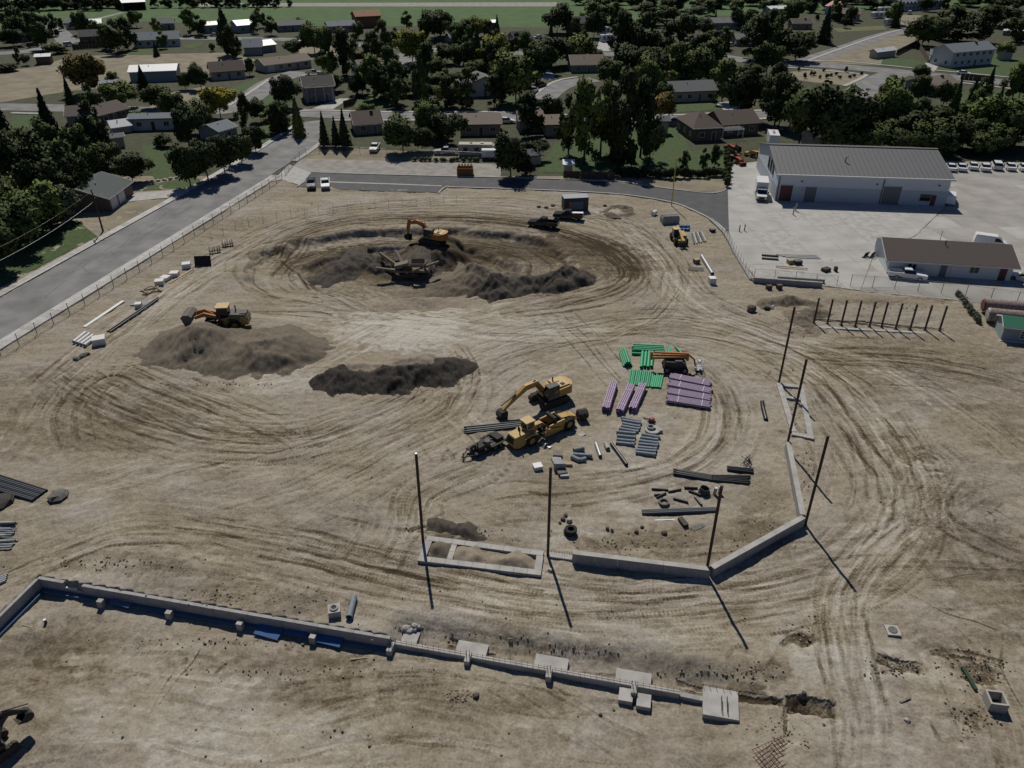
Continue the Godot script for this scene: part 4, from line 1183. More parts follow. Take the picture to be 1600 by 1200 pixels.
func make_buildings():
	make_warehouse()
	make_office()
	make_green_shed()
	var H := [
		["white roofed open barn at the far edge of the green pasture", [194, 17, 229, 15], 16.0, 4.0, 2.0, "roof_white", "wall_brown", "o", "barn"],
		["grey bungalow with white porch roofs beside the pasture fence", [104, 46, 138, 46], 9.0, 2.8, 1.6, "roof_grey", "wall_white", ""],
		["pale bungalow with a carport behind a dark round tree", [138, 48, 160, 47], 9.0, 2.8, 1.5, "roof_white", "wall_white", ""],
		["dark roofed house behind a long brown board fence", [126, 68, 168, 66], 9.0, 2.6, 2.0, "roof_dark", "wall_brown", ""],
		["long white bungalow with blue-grey roof facing the dry field", [211, 75, 281, 72], 9.0, 2.9, 2.2, "roof_blue", "wall_white", ""],
		["low building with bright white roof on the north street", [322, 52, 350, 50], 9.0, 3.2, 1.0, "roof_white", "wall_blue", ""],
		["pale blue house with white roof sheets by the north street", [373, 52, 398, 50], 10.0, 3.2, 1.6, "roof_white", "wall_blue", ""],
		["grey roofed cottage half hidden behind the tall poplars", [245, 47, 272, 46], 9.0, 2.8, 1.8, "roof_grey", "wall_grey", ""],
		["blue-grey barn with curved pale roof by the poplar", [383, 87, 410, 86], 9.0, 3.0, 2.4, "roof_blue", "wall_blue", "n"],
		["long metal shop with bright white roof beyond a dark conifer", [205, 129, 277, 126], 11.0, 3.2, 1.2, "roof_white", "wall_blue", "n"],
		["small flat roofed outbuilding with pale roof behind the rust coloured tree", [158, 142, 192, 139], 7.0, 2.2, 0.6, "roof_blue", "wall_grey", "f"],
		["cream cottage with dark brown gable roof beside a yellow tree", [333, 126, 384, 122], 8.0, 2.7, 2.4, "roof_brown", "wall_cream", ""],
		["brown roofed ranch house deep among the western conifers", [107, 196, 165, 192], 9.0, 2.4, 1.6, "roof_brown", "wall_tan", ""],
		["long brown roofed house beside the white mobile home", [158, 196, 204, 184], 9.0, 2.5, 1.7, "roof_brown", "wall_brown", ""],
		["white mobile home with shallow pale roof by the garden", [205, 204, 275, 202], 5.0, 2.9, 0.7, "roof_blue", "wall_white", ""],
		["dark green roofed house with two white garage doors by the pole", [174, 330, 209, 303], 11.0, 2.5, 1.8, "roof_slate", "wall_brown", "n"],
		["brown roofed ranch with pale garage end near the parked silver pickup", [416, 114, 487, 105], 8.5, 2.5, 1.6, "roof_tan", "wall_cream", "g"],
		["grey bungalow behind the white roofed sheds at the pasture", [437, 50, 478, 48], 9.0, 2.6, 1.5, "roof_grey", "wall_grey", ""],
		["blue-grey roofed bungalow before the orange barn", [514, 51, 556, 49], 9.0, 2.6, 1.6, "roof_blue", "wall_grey", ""],
		["orange brown timber barn with a pale eave at the pasture", [558, 44, 596, 42], 10.0, 5.0, 2.0, "barn_orange", "barn_orange", "n", "barn"],
		["small blue shed with a white roof west of the north street", [400, 84, 432, 80], 7.0, 2.6, 1.4, "roof_white", "wall_blue", ""],
		["dark two storey house with white porch posts at the junction", [478, 160, 524, 157], 10.0, 4.4, 2.0, "roof_dark", "wall_grey", "2p"],
		["white two storey house with tan roof and a white end chimney", [565, 126, 622, 121], 8.0, 4.0, 1.8, "roof_tan", "wall_white", "2cC"],
		["white split level house with grey roof and red brick chimney", [728, 152, 788, 148], 9.5, 3.4, 2.2, "roof_grey", "wall_white", "cx"],
		["low grey roofed house glimpsed between the lime green trees", [705, 70, 748, 68], 9.0, 2.6, 1.4, "roof_grey", "wall_grey", ""],
		["tiny white roofed pump house on the pasture edge", [762, 46, 776, 46], 5.0, 3.0, 0.8, "roof_white", "wall_brown", "n"],
		["small cream house with steep roof near the parked campers", [806, 74, 832, 72], 8.0, 3.0, 2.4, "roof_dark", "wall_cream", ""],
		["long brown house with raised middle roof beside the campers", [889, 49, 938, 48], 10.0, 3.4, 2.2, "roof_dark", "wall_brown", "2"],
		["grey walled house with tan gable roof above a front lawn", [893, 114, 945, 113], 9.0, 2.7, 2.4, "roof_tan", "wall_grey", ""],
		["grey hip roofed house behind the tall dark conifers", [975, 128, 1022, 127], 11.0, 2.6, 2.6, "roof_grey", "wall_blue", "h"],
		["long pale house with grey roof beside the white carport", [1050, 160, 1118, 157], 9.0, 3.0, 2.0, "roof_grey", "wall_cream", ""],
		["open carport with bright white roof and dark inside", [1138, 153, 1172, 151], 7.0, 2.5, 0.4, "roof_white", "wall_brown", "fo", "carport"],
		["long grey house beyond the pale rounded willows", [1112, 46, 1164, 45], 10.0, 2.8, 1.6, "roof_grey", "wall_grey", ""],
		["red brick bungalow in the shade near the yellow bush", [1090, 74, 1138, 72], 9.0, 2.6, 1.6, "roof_dark", "brick_red", ""],
		["grey bungalow with parked white car in its drive", [1150, 72, 1190, 72], 9.0, 2.6, 1.6, "roof_grey", "wall_grey", ""],
		["brown gabled house behind the dark junction conifers", [556, 211, 598, 208], 9.0, 2.6, 2.2, "roof_brown", "wall_tan", "c"],
		["brown roofed ranch house above the long camper trailer", [720, 212, 782, 211], 9.0, 2.8, 1.6, "roof_tan", "wall_tan", ""],
		["brown flat gabled house with green walls beside a parked car", [812, 207, 848, 206], 8.0, 2.9, 1.5, "roof_tan", "wall_grey", ""],
		["brown roofed house with a red awning under the tall trees", [852, 213, 882, 212], 8.0, 2.9, 1.4, "roof_tan", "wall_tan", ""],
		["large brown hip roofed house with covered patio and low wall", [1082, 221, 1126, 219], 12.0, 3.2, 2.8, "roof_brown", "wall_brown", "h"],
		["long brown roofed house wing with a white pergola", [1128, 213, 1184, 209], 10.0, 2.8, 2.2, "roof_brown", "wall_brown", ""],
		["two storey pale house with blue-grey roof beside the lawn", [1484, 106, 1548, 100], 9.0, 5.2, 2.0, "roof_blue", "wall_white", "2c"],
		["attached garage with dark open door and blue-grey roof", [1451, 98, 1482, 100], 8.0, 2.8, 1.4, "roof_blue", "wall_white", "o", "garage"],
		["brown roofed bungalow with white deck below the upper street", [1448, 150, 1494, 145], 9.0, 2.8, 1.8, "roof_tan", "wall_grey", "c"],
		["white house with pale roof at the far corner of the town", [1405, 18, 1470, 13], 9.0, 4.0, 2.0, "roof_blue", "wall_white", "2"],
		["white barn with red roof beyond the parked campers", [1288, 22, 1306, 24], 12.0, 4.0, 2.0, "roof_red", "wall_white", "n", "barn"],
		["pale long shed with white roof beside the dark spruce", [1203, 24, 1240, 23], 9.0, 3.0, 1.0, "roof_white", "wall_cream", "n"],
		["tan gabled house behind the drive with campers", [1302, 32, 1342, 33], 10.0, 3.2, 2.0, "roof_tan", "wall_cream", ""],
		["brown roofed cottage with chimney under the street trees", [1238, 46, 1268, 46], 8.0, 2.6, 1.6, "roof_brown", "wall_tan", "c"],
		["dark roofed house at the edge of the eastern trees", [1586, 196, 1640, 206], 10.0, 2.8, 2.0, "roof_brown", "wall_brown", ""],
		["brown roofed house hidden below the street conifers", [1345, 190, 1372, 188], 9.0, 2.8, 2.2, "roof_brown", "wall_tan", ""],
		["light blue sided house between the western conifers", [345, 222, 372, 214], 7.0, 2.6, 1.2, "roof_blue", "wall_blue", ""],
		["pale walled house behind the western hedge and lamp", [20, 65, 48, 64], 9.0, 2.8, 1.8, "roof_grey", "wall_grey", ""],
		["long white roofed greenhouse at the eastern edge", [1566, 55, 1640, 60], 6.0, 2.0, 0.6, "roof_white", "wall_grey", "f", "greenhouse"]]
	for h in H: house(h[0], h[1], h[2], h[3], h[4], h[5], h[6], h[7], h[8] if h.size() > 8 else "house")
	# the two garage doors of the green roofed house face its drive
	var l := flat_g(174, 330)
	var r := flat_g(209, 303)
	for n in get_children():
		if n.get_meta("label", "") == "dark green roofed house with two white garage doors by the pole":
			door_in(n, Vector3(2.0, 0, 0.0), 2.6, 2.2, "door_white", "garage_door", 4)
			door_in(n, Vector3(5.3, 0, 0.0), 2.6, 2.2, "door_white", "garage_door", 4)
	for s in [["small cream shed with white lid roof by the vegetable patch", [172, 232, 196, 229], 3.0, 2.4, 0.5], ["tent shaped canvas garden shed beside the mobile home", [178, 210, 206, 206], 3.4, 1.8, 1.2], ["tiny dark shed with bright roof alone in the dry field", [58, 101, 80, 100], 5.0, 2.6, 0.6], ["white pool shed east of the two storey house", [1567, 94, 1580, 93], 3.0, 2.6, 0.6], ["grey garden shed behind the back hedge", [882, 272, 894, 272], 2.4, 2.2, 0.5], ["silver roofed lean-to beside the trampoline yard", [826, 258, 845, 256], 3.0, 2.2, 0.8], ["tall grey shed between trees behind the hedge", [1030, 210, 1043, 210], 3.0, 3.4, 0.7], ["small white garden shed behind the warehouse", [1262, 228, 1290, 226], 3.0, 2.2, 1.0], ["white tool shed on the eastern lawn", [1368, 92, 1398, 88], 3.0, 2.4, 0.8]]:
		house(s[0], s[1], s[2], s[3], s[4], "roof_white" if rng.randf() < 0.7 else "roof_grey", "wall_brown" if "dark" in s[0] else "wall_cream", "n", "shed")

# ---- trees and shrubs ----
var crowns := {}
var trunks := {}
var n_crown := {}

func leafy(kind: String, seed_: int) -> ArrayMesh:
	# a crown one unit high and one wide, of leaf sprays spread through its volume
	var r := RandomNumberGenerator.new()
	r.seed = seed_
	var lobes := []
	var leaves := 3800
	var size := 0.036
	match kind:
		"r", "d":
			var n := 20 if kind == "r" else 26
			for i in n:
				var a := r.randf() * TAU
				var y := r.randf_range(-0.8, 0.9)
				var q := sqrt(maxf(0.0, 1.0 - y * y)) * r.randf_range(0.45, 0.95)
				lobes.append([Vector3(cos(a) * q * 0.38, 0.53 + y * 0.33, sin(a) * q * 0.38), r.randf_range(0.1, 0.19) * (0.85 if kind == "d" else 1.0)])
			lobes.append([Vector3(0, 0.5, 0), 0.28])
			if kind == "d": leaves = 4600; size = 0.027
		"t":
			for i in 20:
				var a := r.randf() * TAU
				var y := r.randf_range(0.1, 0.94)
				var q := (0.38 * sin(PI * pow(y, 0.85)) + 0.04) * r.randf_range(0.3, 1.0)
				lobes.append([Vector3(cos(a) * q, y, sin(a) * q), r.randf_range(0.07, 0.16)])
			lobes.append([Vector3(0, 0.5, 0), 0.22])
			leaves = 3800; size = 0.03
		"p":
			for i in 18:
				var y := 0.1 + 0.87 * i / 17.0
				var q := 0.22 * sin(PI * pow(y, 0.7)) * r.randf()
				var a := r.randf() * TAU
				lobes.append([Vector3(cos(a) * q, y, sin(a) * q), 0.05 + 0.26 * sin(PI * clampf(pow(y, 0.8), 0.02, 0.98)) * r.randf_range(0.5, 0.8)])
			size = 0.04
		"b":
			for i in 9:
				var a := r.randf() * TAU
				lobes.append([Vector3(cos(a) * 0.3 * r.randf(), r.randf_range(0.2, 0.7), sin(a) * 0.3 * r.randf()), r.randf_range(0.16, 0.28)])
			leaves = 1300; size = 0.06
	var v := PackedVector3Array()
	var n := PackedVector3Array()
	var c := PackedColorArray()
	if kind == "c":
		# whorls of drooping boughs
		for i in 2600:
			var y := 0.06 + 0.93 * pow(r.randf(), 1.35)
			var tier := fmod(y * 13.0, 1.0)
			var reach := (1.0 - y) * 0.5 * (0.62 + 0.38 * (1.0 - tier)) * r.randf_range(0.55, 1.0)
			var a := r.randf() * TAU
			reach *= 0.85 + 0.2 * sin(a * 5.0 + y * 40.0)
			var p := Vector3(cos(a) * reach, y - reach * 0.25, sin(a) * reach)
			spray(r, p, Vector3(cos(a), -0.35, sin(a)), 0.036, v, n, c, 1.7)
	else:
		var total := 0.0
		for l in lobes: total += l[1] * l[1]
		for l in lobes:
			var k := int(leaves * l[1] * l[1] / total)
			var shade := r.randf_range(0.8, 1.22)
			for i in k:
				var d := Vector3(r.randfn(), r.randfn() * 0.9 + 0.1, r.randfn()).normalized()
				var p: Vector3 = l[0] + d * l[1] * pow(r.randf(), 0.35) * r.randf_range(0.85, 1.15)
				if p.y < 0.02: continue
				spray(r, p, d, size * r.randf_range(0.65, 1.3), v, n, c, shade)
	var a := []
	a.resize(Mesh.ARRAY_MAX)
	a[Mesh.ARRAY_VERTEX] = v; a[Mesh.ARRAY_NORMAL] = n; a[Mesh.ARRAY_COLOR] = c
	var m := ArrayMesh.new()
	m.add_surface_from_arrays(Mesh.PRIMITIVE_TRIANGLES, a)
	return m

func spray(r: RandomNumberGenerator, p: Vector3, out: Vector3, s: float, v: PackedVector3Array, n: PackedVector3Array, c: PackedColorArray, shade: float):
	var f := (out + Vector3(r.randfn(), r.randfn() + 0.4, r.randfn()) * 0.75).normalized()
	if f.dot(out) < 0.0: f = -f
	var t := f.cross(Vector3(r.randfn(), r.randfn(), r.randfn())).normalized()
	var u := f.cross(t)
	t *= s; u *= s * 0.62
	var k := clampf(shade * r.randf_range(0.75, 1.25), 0.0, 1.6)
	var col := Color(k * r.randf_range(0.92, 1.1), k, k * r.randf_range(0.85, 1.1))
	var nn := (f * 0.45 + (p - Vector3(0, 0.42, 0)).normalized() * 0.6 + out.normalized() * 0.3).normalized()
	if nn.dot(f) < 0.1: nn = f
	var q := [p - t, p + u * 1.1 - t * 0.1, p + t, p - u - t * 0.15]
	for i in [0, 1, 2, 0, 2, 3]:
		v.append(q[i]); n.append(nn); c.append(col)

func trunk_shape(kind: String, seed_: int) -> ArrayMesh:
	var r := RandomNumberGenerator.new()
	r.seed = seed_
	var b := bb()
	var top := 0.9 if kind in ["c", "p"] else 0.5
	b.cyl(Vector3(0, -0.02, 0), Vector3(0.01, top * 0.5, 0), 0.03, 0.02, 7)
	b.cyl(Vector3(0.01, top * 0.5, 0), Vector3(0, top, 0.01), 0.02, 0.006, 6)
	if not kind in ["c", "p"]:
		for i in 6:
			var a := TAU * i / 6.0 + r.randf()
			var y := r.randf_range(0.22, 0.45)
			var m := Vector3(cos(a) * 0.13, y + 0.13, sin(a) * 0.13)
			b.cyl(Vector3(0, y, 0), m, 0.013, 0.009, 5)
			b.cyl(m, m + Vector3(cos(a + 0.4) * 0.11, 0.12, sin(a + 0.4) * 0.11), 0.009, 0.003, 5)
	return b.mesh()

func tree(u: float, vb: float, vt: float, w: float, kind: String, leaf: String, label: String, called := "", group := ""):
	var p := flat_g(u, vb)
	if Geometry2D.is_point_in_polygon(Vector2(p.x, p.z), site): p.y = land(p.x, p.z)
	plant(p, maxf(1.0, tall(p, vt)), maxf(1.0, w * per_px(p)), kind, leaf, label, called, group)

var marks := []

func near_mark(p: Vector3) -> String:
	# the building a tree stands nearest to, by its looks
	if marks.is_empty():
		for n in get_children():
			if n.get_meta("category", "") in ["house", "barn", "shed", "garage", "warehouse", "carport", "greenhouse"]:
				var t: String = n.get_meta("label")
				for w in [" with ", " behind ", " beside ", " by ", " facing ", " at ", " in ", " above ", " below ", " beyond ", " half ", " on ", " near ", " among", " deep ", " glimpsed", " hidden", " between", " before", " under", " west of", " east of", " alone", " and "]:
					t = t.split(w)[0]
				marks.append([n.transform * Vector3(5, 0, -4), t])
	var best := ""
	var d := INF
	for m in marks:
		if m[0].distance_to(p) < d:
			d = m[0].distance_to(p); best = m[1]
	return best

func plant(p: Vector3, h: float, wide: float, kind: String, leaf: String, label: String, called := "", group := ""):
	if group == "": group = label
	if label in ["broad tree standing among the town houses", "garden conifer between the town houses", "garden shrub between the town houses", "tall dark tree between hedge and cross street", "dense dark tree behind the warehouse and yard", "dark tree in the thicket west of the main street"]:
		var look: String = {"leaf_dark": "dark green", "leaf_mid": "mid green", "leaf_conifer": "blackish", "leaf_fresh": "fresh green"}[leaf]
		var sort: String = {"r": "round headed tree", "t": "tall ragged tree", "c": "pointed conifer", "p": "column tree", "d": "domed tree", "b": "shrub"}[kind]
		label = "%s %s %s nearest the %s" % ["small" if h < 7.0 else ("large" if h > 11.0 else "middling"), look, sort, near_mark(p)]
		group = label
	var names := {"r": "broad_tree", "t": "tall_tree", "c": "conifer_tree", "p": "column_tree", "d": "dome_tree", "b": "shrub"}
	var cats := {"r": "tree", "t": "tree", "c": "tree", "p": "tree", "d": "tree", "b": "shrub"}
	n_crown[kind] = n_crown.get(kind, 0) + 1
	var id := "%s%d" % [kind, n_crown[kind] % 3]
	if not crowns.has(id):
		crowns[id] = leafy(kind, hash(id)); trunks[id] = trunk_shape(kind, hash(id) + 1)
	var o := thing(called if called != "" else names[kind], label, cats[kind], p, rng.randf() * TAU, group if group != "" else label)
	var c := part(o, "crown", crowns[id], leaf)
	c.scale = Vector3(wide * 1.12, h, wide * 1.12)
	var t := part(o, "trunk", trunks[id], "tree_trunk")
	t.scale = Vector3(h * 0.55, h, h * 0.55) if kind != "b" else Vector3(h * 0.4, h * 0.8, h * 0.4)
	return o

func make_trees():
	var W := "dark tree in the thicket west of the main street"
	var T := "broad tree standing among the town houses"
	var E := "dense dark tree behind the warehouse and yard"
	var N := "tree in the belt along the far pasture"
	var K := "tall dark tree between hedge and cross street"
	var L := [
		# thicket west of the main street
		[12, 228, 138, 44, "c", "leaf_conifer", "spruce rising above the western thicket"], [85, 228, 138, 50, "c", "leaf_conifer", "spruce rising above the western thicket"], [112, 165, 118, 24, "c", "leaf_conifer", "spruce rising above the western thicket"],
		[20, 292, 190, 80, "r", "leaf_dark", W], [58, 300, 200, 80, "r", "leaf_dark", W], [100, 300, 205, 70, "r", "leaf_mid", W], [132, 318, 236, 50, "r", "leaf_dark", W], [15, 362, 255, 84, "r", "leaf_dark", W], [68, 362, 275, 84, "r", "leaf_dark", W], [106, 346, 288, 56, "r", "leaf_silver", "silvery tree beside the green roofed house"], [36, 392, 305, 84, "r", "leaf_dark", W], [0, 425, 330, 76, "r", "leaf_dark", W], [150, 285, 222, 50, "r", "leaf_mid", W], [90, 252, 178, 60, "r", "leaf_dark", W], [158, 250, 160, 50, "t", "leaf_dark", W], [40, 250, 190, 60, "r", "leaf_dark", W], [128, 262, 190, 50, "r", "leaf_mid", W], [-20, 330, 220, 80, "r", "leaf_dark", W], [-20, 380, 280, 80, "r", "leaf_dark", W],
		[112, 325, 262, 60, "r", "leaf_dark", W], [70, 330, 238, 70, "r", "leaf_dark", W], [175, 262, 215, 36, "r", "leaf_mid", W], [160, 282, 240, 30, "b", "leaf_purple", "purple leaved shrub by the green roof"],
		[208, 284, 234, 62, "r", "leaf_dark", "round dark tree on the lawn by the driveway"],
		[298, 291, 218, 52, "r", "leaf_dark", "dark street tree along the main street"], [326, 284, 208, 52, "r", "leaf_dark", "dark street tree along the main street"], [352, 272, 204, 50, "r", "leaf_dark", "dark street tree along the main street"], [378, 256, 205, 42, "r", "leaf_mid", "dark street tree along the main street"], [400, 238, 190, 40, "r", "leaf_dark", "dark street tree along the main street"],
		[258, 229, 208, 34, "b", "leaf_dark", "clipped shrub below the mobile home"], [215, 190, 170, 34, "b", "leaf_mid", "low shrub above the mobile home"], [432, 205, 168, 52, "t", "leaf_fresh", "young light green tree on the corner lawn"], [445, 168, 112, 50, "r", "leaf_dark", T], [408, 190, 150, 34, "r", "leaf_dark", T], [386, 205, 145, 30, "t", "leaf_dark", T],
		[140, 146, 74, 64, "r", "leaf_rust", "rust tinted tree at the dry field"], [150, 185, 132, 36, "t", "leaf_mid", T], [180, 134, 110, 24, "r", "leaf_mid", T], [192, 168, 124, 56, "r", "leaf_dark", T], [226, 142, 102, 30, "c", "leaf_conifer", "dark conifer before the white roofed shop"], [248, 168, 128, 50, "r", "leaf_dark", T], [290, 140, 110, 28, "r", "leaf_mid", T], [315, 140, 95, 34, "r", "leaf_dark", T], [345, 184, 128, 52, "r", "leaf_yellow", "bright yellow autumn tree by the mobile home"], [275, 188, 138, 48, "r", "leaf_mid", T], [312, 210, 152, 52, "r", "leaf_dark", T], [296, 230, 160, 44, "r", "leaf_dark", T], [390, 118, 88, 20, "r", "leaf_dark", T], [345, 108, 90, 16, "c", "leaf_conifer", "small conifer beside the cream cottage"],
		[34, 62, 20, 46, "r", "leaf_mid", T], [54, 66, 20, 26, "t", "leaf_dark", T], [22, 72, 40, 40, "r", "leaf_dark", T], [97, 48, 28, 14, "t", "leaf_mid", T], [185, 84, 32, 42, "t", "leaf_dark", T], [170, 62, 40, 20, "r", "leaf_dark", T], [247, 58, 28, 24, "t", "leaf_dark", T], [298, 54, 13, 34, "t", "leaf_dark", T], [314, 56, 24, 26, "t", "leaf_dark", T], [356, 86, 14, 32, "p", "leaf_dark", "tall poplar between the northern houses"], [366, 90, 40, 30, "t", "leaf_dark", T], [245, 88, 64, 14, "c", "leaf_conifer", "small conifer by the long white bungalow"], [332, 80, 65, 12, "b", "leaf_mid", "lone shrub by the paddock"], [400, 52, 22, 20, "t", "leaf_dark", T], [425, 56, 26, 28, "t", "leaf_dark", T], [472, 42, 26, 22, "r", "leaf_mid", T], [30, 98, 74, 14, "t", "leaf_mid", T], [42, 102, 82, 16, "r", "leaf_mid", T], [85, 84, 66, 40, "b", "leaf_mid", "mixed shrubs round the western junction"], [10, 112, 98, 40, "b", "leaf_dark", "mixed shrubs round the western junction"],
		# town
		[542, 118, 44, 48, "t", "leaf_dark", T], [590, 108, 50, 40, "t", "leaf_dark", T], [602, 84, 32, 32, "t", "leaf_mid", T], [645, 98, 40, 60, "r", "leaf_lime", "lime green tree turning yellow among the houses"], [680, 62, 13, 54, "r", "leaf_dark", T], [722, 72, 24, 44, "r", "leaf_dark", T], [772, 106, 48, 56, "r", "leaf_lime", "lime green tree turning yellow among the houses"], [748, 58, 22, 46, "r", "leaf_lime", "lime green tree turning yellow among the houses"], [700, 100, 62, 44, "r", "leaf_dark", T], [460, 86, 60, 34, "r", "leaf_mid", T], [505, 92, 74, 20, "b", "leaf_dark", "round shrub by the north street"], [520, 142, 108, 44, "r", "leaf_mid", T], [560, 148, 120, 30, "r", "leaf_dark", T],
		[622, 168, 122, 36, "t", "leaf_dark", T], [660, 164, 86, 28, "t", "leaf_dark", T], [700, 168, 120, 34, "t", "leaf_dark", T], [745, 118, 92, 40, "r", "leaf_mid", T], [640, 150, 120, 50, "r", "leaf_dark", T], [665, 158, 128, 40, "r", "leaf_dark", T], [575, 188, 158, 34, "r", "leaf_dark", T], [605, 150, 128, 30, "r", "leaf_mid", T], [684, 140, 110, 40, "r", "leaf_mid", T], [718, 135, 112, 36, "r", "leaf_dark", T],
		[508, 231, 174, 26, "c", "leaf_conifer", "dark conifer at the street junction"], [526, 232, 182, 26, "c", "leaf_conifer", "dark conifer at the street junction"], [540, 233, 170, 32, "c", "leaf_conifer", "dark conifer at the street junction"],
		[630, 238, 174, 60, "r", "leaf_mid", K], [672, 216, 156, 52, "d", "leaf_fresh", "fresh green dome shaped tree behind the gravel lot"], [700, 226, 168, 56, "r", "leaf_dark", K], [660, 236, 196, 40, "r", "leaf_dark", K], [798, 276, 200, 56, "r", "leaf_dark", K], [815, 274, 236, 40, "b", "leaf_purple", "purple leaved shrub behind the gravel lot"], [835, 250, 215, 40, "r", "leaf_dark", K],
		[806, 160, 74, 84, "r", "leaf_dark", T], [780, 140, 90, 40, "r", "leaf_dark", T], [862, 104, 50, 70, "r", "leaf_dark", T], [902, 102, 52, 60, "r", "leaf_dark", T], [870, 52, 1, 52, "r", "leaf_dark", T], [845, 92, 72, 36, "r", "leaf_mid", T], [930, 100, 76, 30, "r", "leaf_dark", T], [956, 134, 86, 54, "r", "leaf_mid", T],
		[972, 108, 16, 50, "t", "leaf_dark", T], [1005, 110, 22, 60, "t", "leaf_dark", T], [1040, 104, 34, 60, "t", "leaf_dark", T], [985, 122, 60, 60, "r", "leaf_dark", T], [1030, 120, 70, 60, "r", "leaf_dark", T], [925, 40, 2, 40, "t", "leaf_dark", T], [950, 36, 0, 50, "t", "leaf_mid", T], [1010, 40, 4, 60, "t", "leaf_dark", T], [1045, 34, 6, 40, "r", "leaf_mid", T],
		[1085, 28, 5, 42, "d", "leaf_silver", "pale domed willow in the northern gardens"], [1092, 56, 23, 46, "d", "leaf_silver", "pale domed willow in the northern gardens"], [1090, 134, 70, 78, "d", "leaf_mid", "large domed tree beside the carport house"], [1042, 142, 106, 38, "d", "leaf_fresh", "small domed tree beside the hip roofed house"], [1140, 130, 96, 50, "r", "leaf_dark", T], [1172, 124, 98, 40, "r", "leaf_mid", T], [1032, 188, 140, 46, "r", "leaf_rust", "bronze tinted tree on the cross street"],
		[912, 258, 124, 68, "t", "leaf_dark", K], [938, 246, 128, 50, "t", "leaf_dark", K], [972, 258, 110, 66, "t", "leaf_dark", K], [1000, 246, 120, 54, "t", "leaf_dark", K], [888, 240, 150, 40, "t", "leaf_dark", K], [1014, 258, 178, 44, "r", "leaf_mid", K], [955, 240, 150, 60, "r", "leaf_dark", K], [862, 192, 144, 42, "r", "leaf_dark", "single round tree at the side street corner"], [1068, 268, 236, 22, "t", "leaf_dark", "small garden tree behind the hedge"], [1116, 262, 226, 24, "t", "leaf_dark", "small garden tree behind the hedge"], [1098, 266, 232, 18, "t", "leaf_mid", "small garden tree behind the hedge"],
		# east
		[1158, 186, 98, 60, "r", "leaf_dark", E], [1210, 196, 104, 60, "r", "leaf_dark", E], [1285, 230, 118, 110, "r", "leaf_dark", E], [1248, 226, 128, 64, "r", "leaf_mid", E], [1332, 220, 150, 72, "r", "leaf_dark", E], [1394, 214, 118, 74, "r", "leaf_dark", E], [1424, 226, 162, 84, "r", "leaf_dark", E], [1446, 238, 182, 74, "r", "leaf_mid", E], [1380, 232, 186, 54, "r", "leaf_mid", E], [1466, 212, 160, 64, "r", "leaf_dark", E], [1502, 234, 178, 84, "r", "leaf_dark", E], [1542, 224, 140, 84, "r", "leaf_dark", E], [1584, 230, 148, 74, "r", "leaf_dark", E], [1560, 238, 190, 60, "r", "leaf_mid", E], [1620, 232, 150, 80, "r", "leaf_dark", E], [1436, 126, 98, 28, "r", "leaf_dark", "street tree on the upper street corner"], [1310, 240, 198, 50, "r", "leaf_mid", E], [1350, 240, 196, 50, "r", "leaf_dark", E], [1410, 242, 196, 50, "r", "leaf_dark", E], [1470, 244, 200, 50, "r", "leaf_dark", E], [1530, 244, 202, 50, "r", "leaf_dark", E], [1222, 150, 112, 46, "r", "leaf_fresh", E],
		[1150, 44, 0, 44, "t", "leaf_mid", T], [1178, 92, 22, 60, "t", "leaf_dark", T], [1206, 92, 26, 54, "t", "leaf_dark", T], [1232, 32, 6, 34, "c", "leaf_conifer", "dark spruce beside the northern drive"], [1286, 68, 9, 34, "c", "leaf_conifer", "dark spruce beside the northern drive"], [1325, 38, 12, 22, "c", "leaf_conifer", "dark spruce beside the northern drive"], [1242, 96, 48, 64, "r", "leaf_dark", T], [1262, 70, 46, 24, "b", "leaf_fresh", "light green shrub at the street bend"], [1440, 72, 20, 64, "r", "leaf_dark", T], [1482, 62, 10, 74, "t", "leaf_dark", T], [1530, 66, 8, 74, "t", "leaf_dark", T], [1562, 42, 0, 64, "t", "leaf_dark", T], [1596, 66, 4, 54, "t", "leaf_dark", T], [1566, 92, 62, 30, "r", "leaf_dark", T], [1140, 66, 44, 14, "b", "leaf_yellow", "yellow shrub by the brick bungalow"], [1112, 68, 44, 20, "r", "leaf_rust", "bronze tinted tree by the brick bungalow"], [1105, 24, 0, 30, "t", "leaf_dark", T], [1200, 20, -6, 44, "t", "leaf_dark", T], [1270, 20, -4, 30, "t", "leaf_dark", T], [1358, 14, -8, 40, "t", "leaf_dark", T], [1395, 12, -8, 40, "t", "leaf_dark", T]]
	for a in L:
		if a[5] == "leaf_dark" and a[6] in [W, T, E, K] and rng.randf() < 0.35: a[5] = ["leaf_mid", "leaf_mid", "leaf_fresh"][rng.randi() % 3]
		tree(a[0], a[1], a[2], a[3], a[4], a[5], a[6])
	# belts on the far side of the pasture
	for i in 26: tree(-10 + i * 8.2 + rng.randf_range(-3, 3), 17 - i * 0.15 + rng.randf_range(-2, 2), rng.randf_range(-10, 0), rng.randf_range(16, 30), "t" if rng.randf() < 0.6 else "r", "leaf_dark", N)
	for i in 18: tree(245 + i * 12 + rng.randf_range(-4, 4), 12 - i * 0.1, rng.randf_range(-16, -4), rng.randf_range(12, 24), "t", "leaf_dark", N)
	for i in 30: tree(900 + i * 24 + rng.randf_range(-8, 8), 18 - rng.randf() * 12, rng.randf_range(-14, -2), rng.randf_range(20, 44), "t" if rng.randf() < 0.6 else "r", "leaf_dark" if rng.randf() < 0.7 else "leaf_mid", N)
	for i in 14: tree(340 + i * 7 + rng.randf_range(-3, 3), 11 + rng.randf_range(-3, 3), rng.randf_range(2, 6), rng.randf_range(5, 10), "r", "leaf_dark", N)
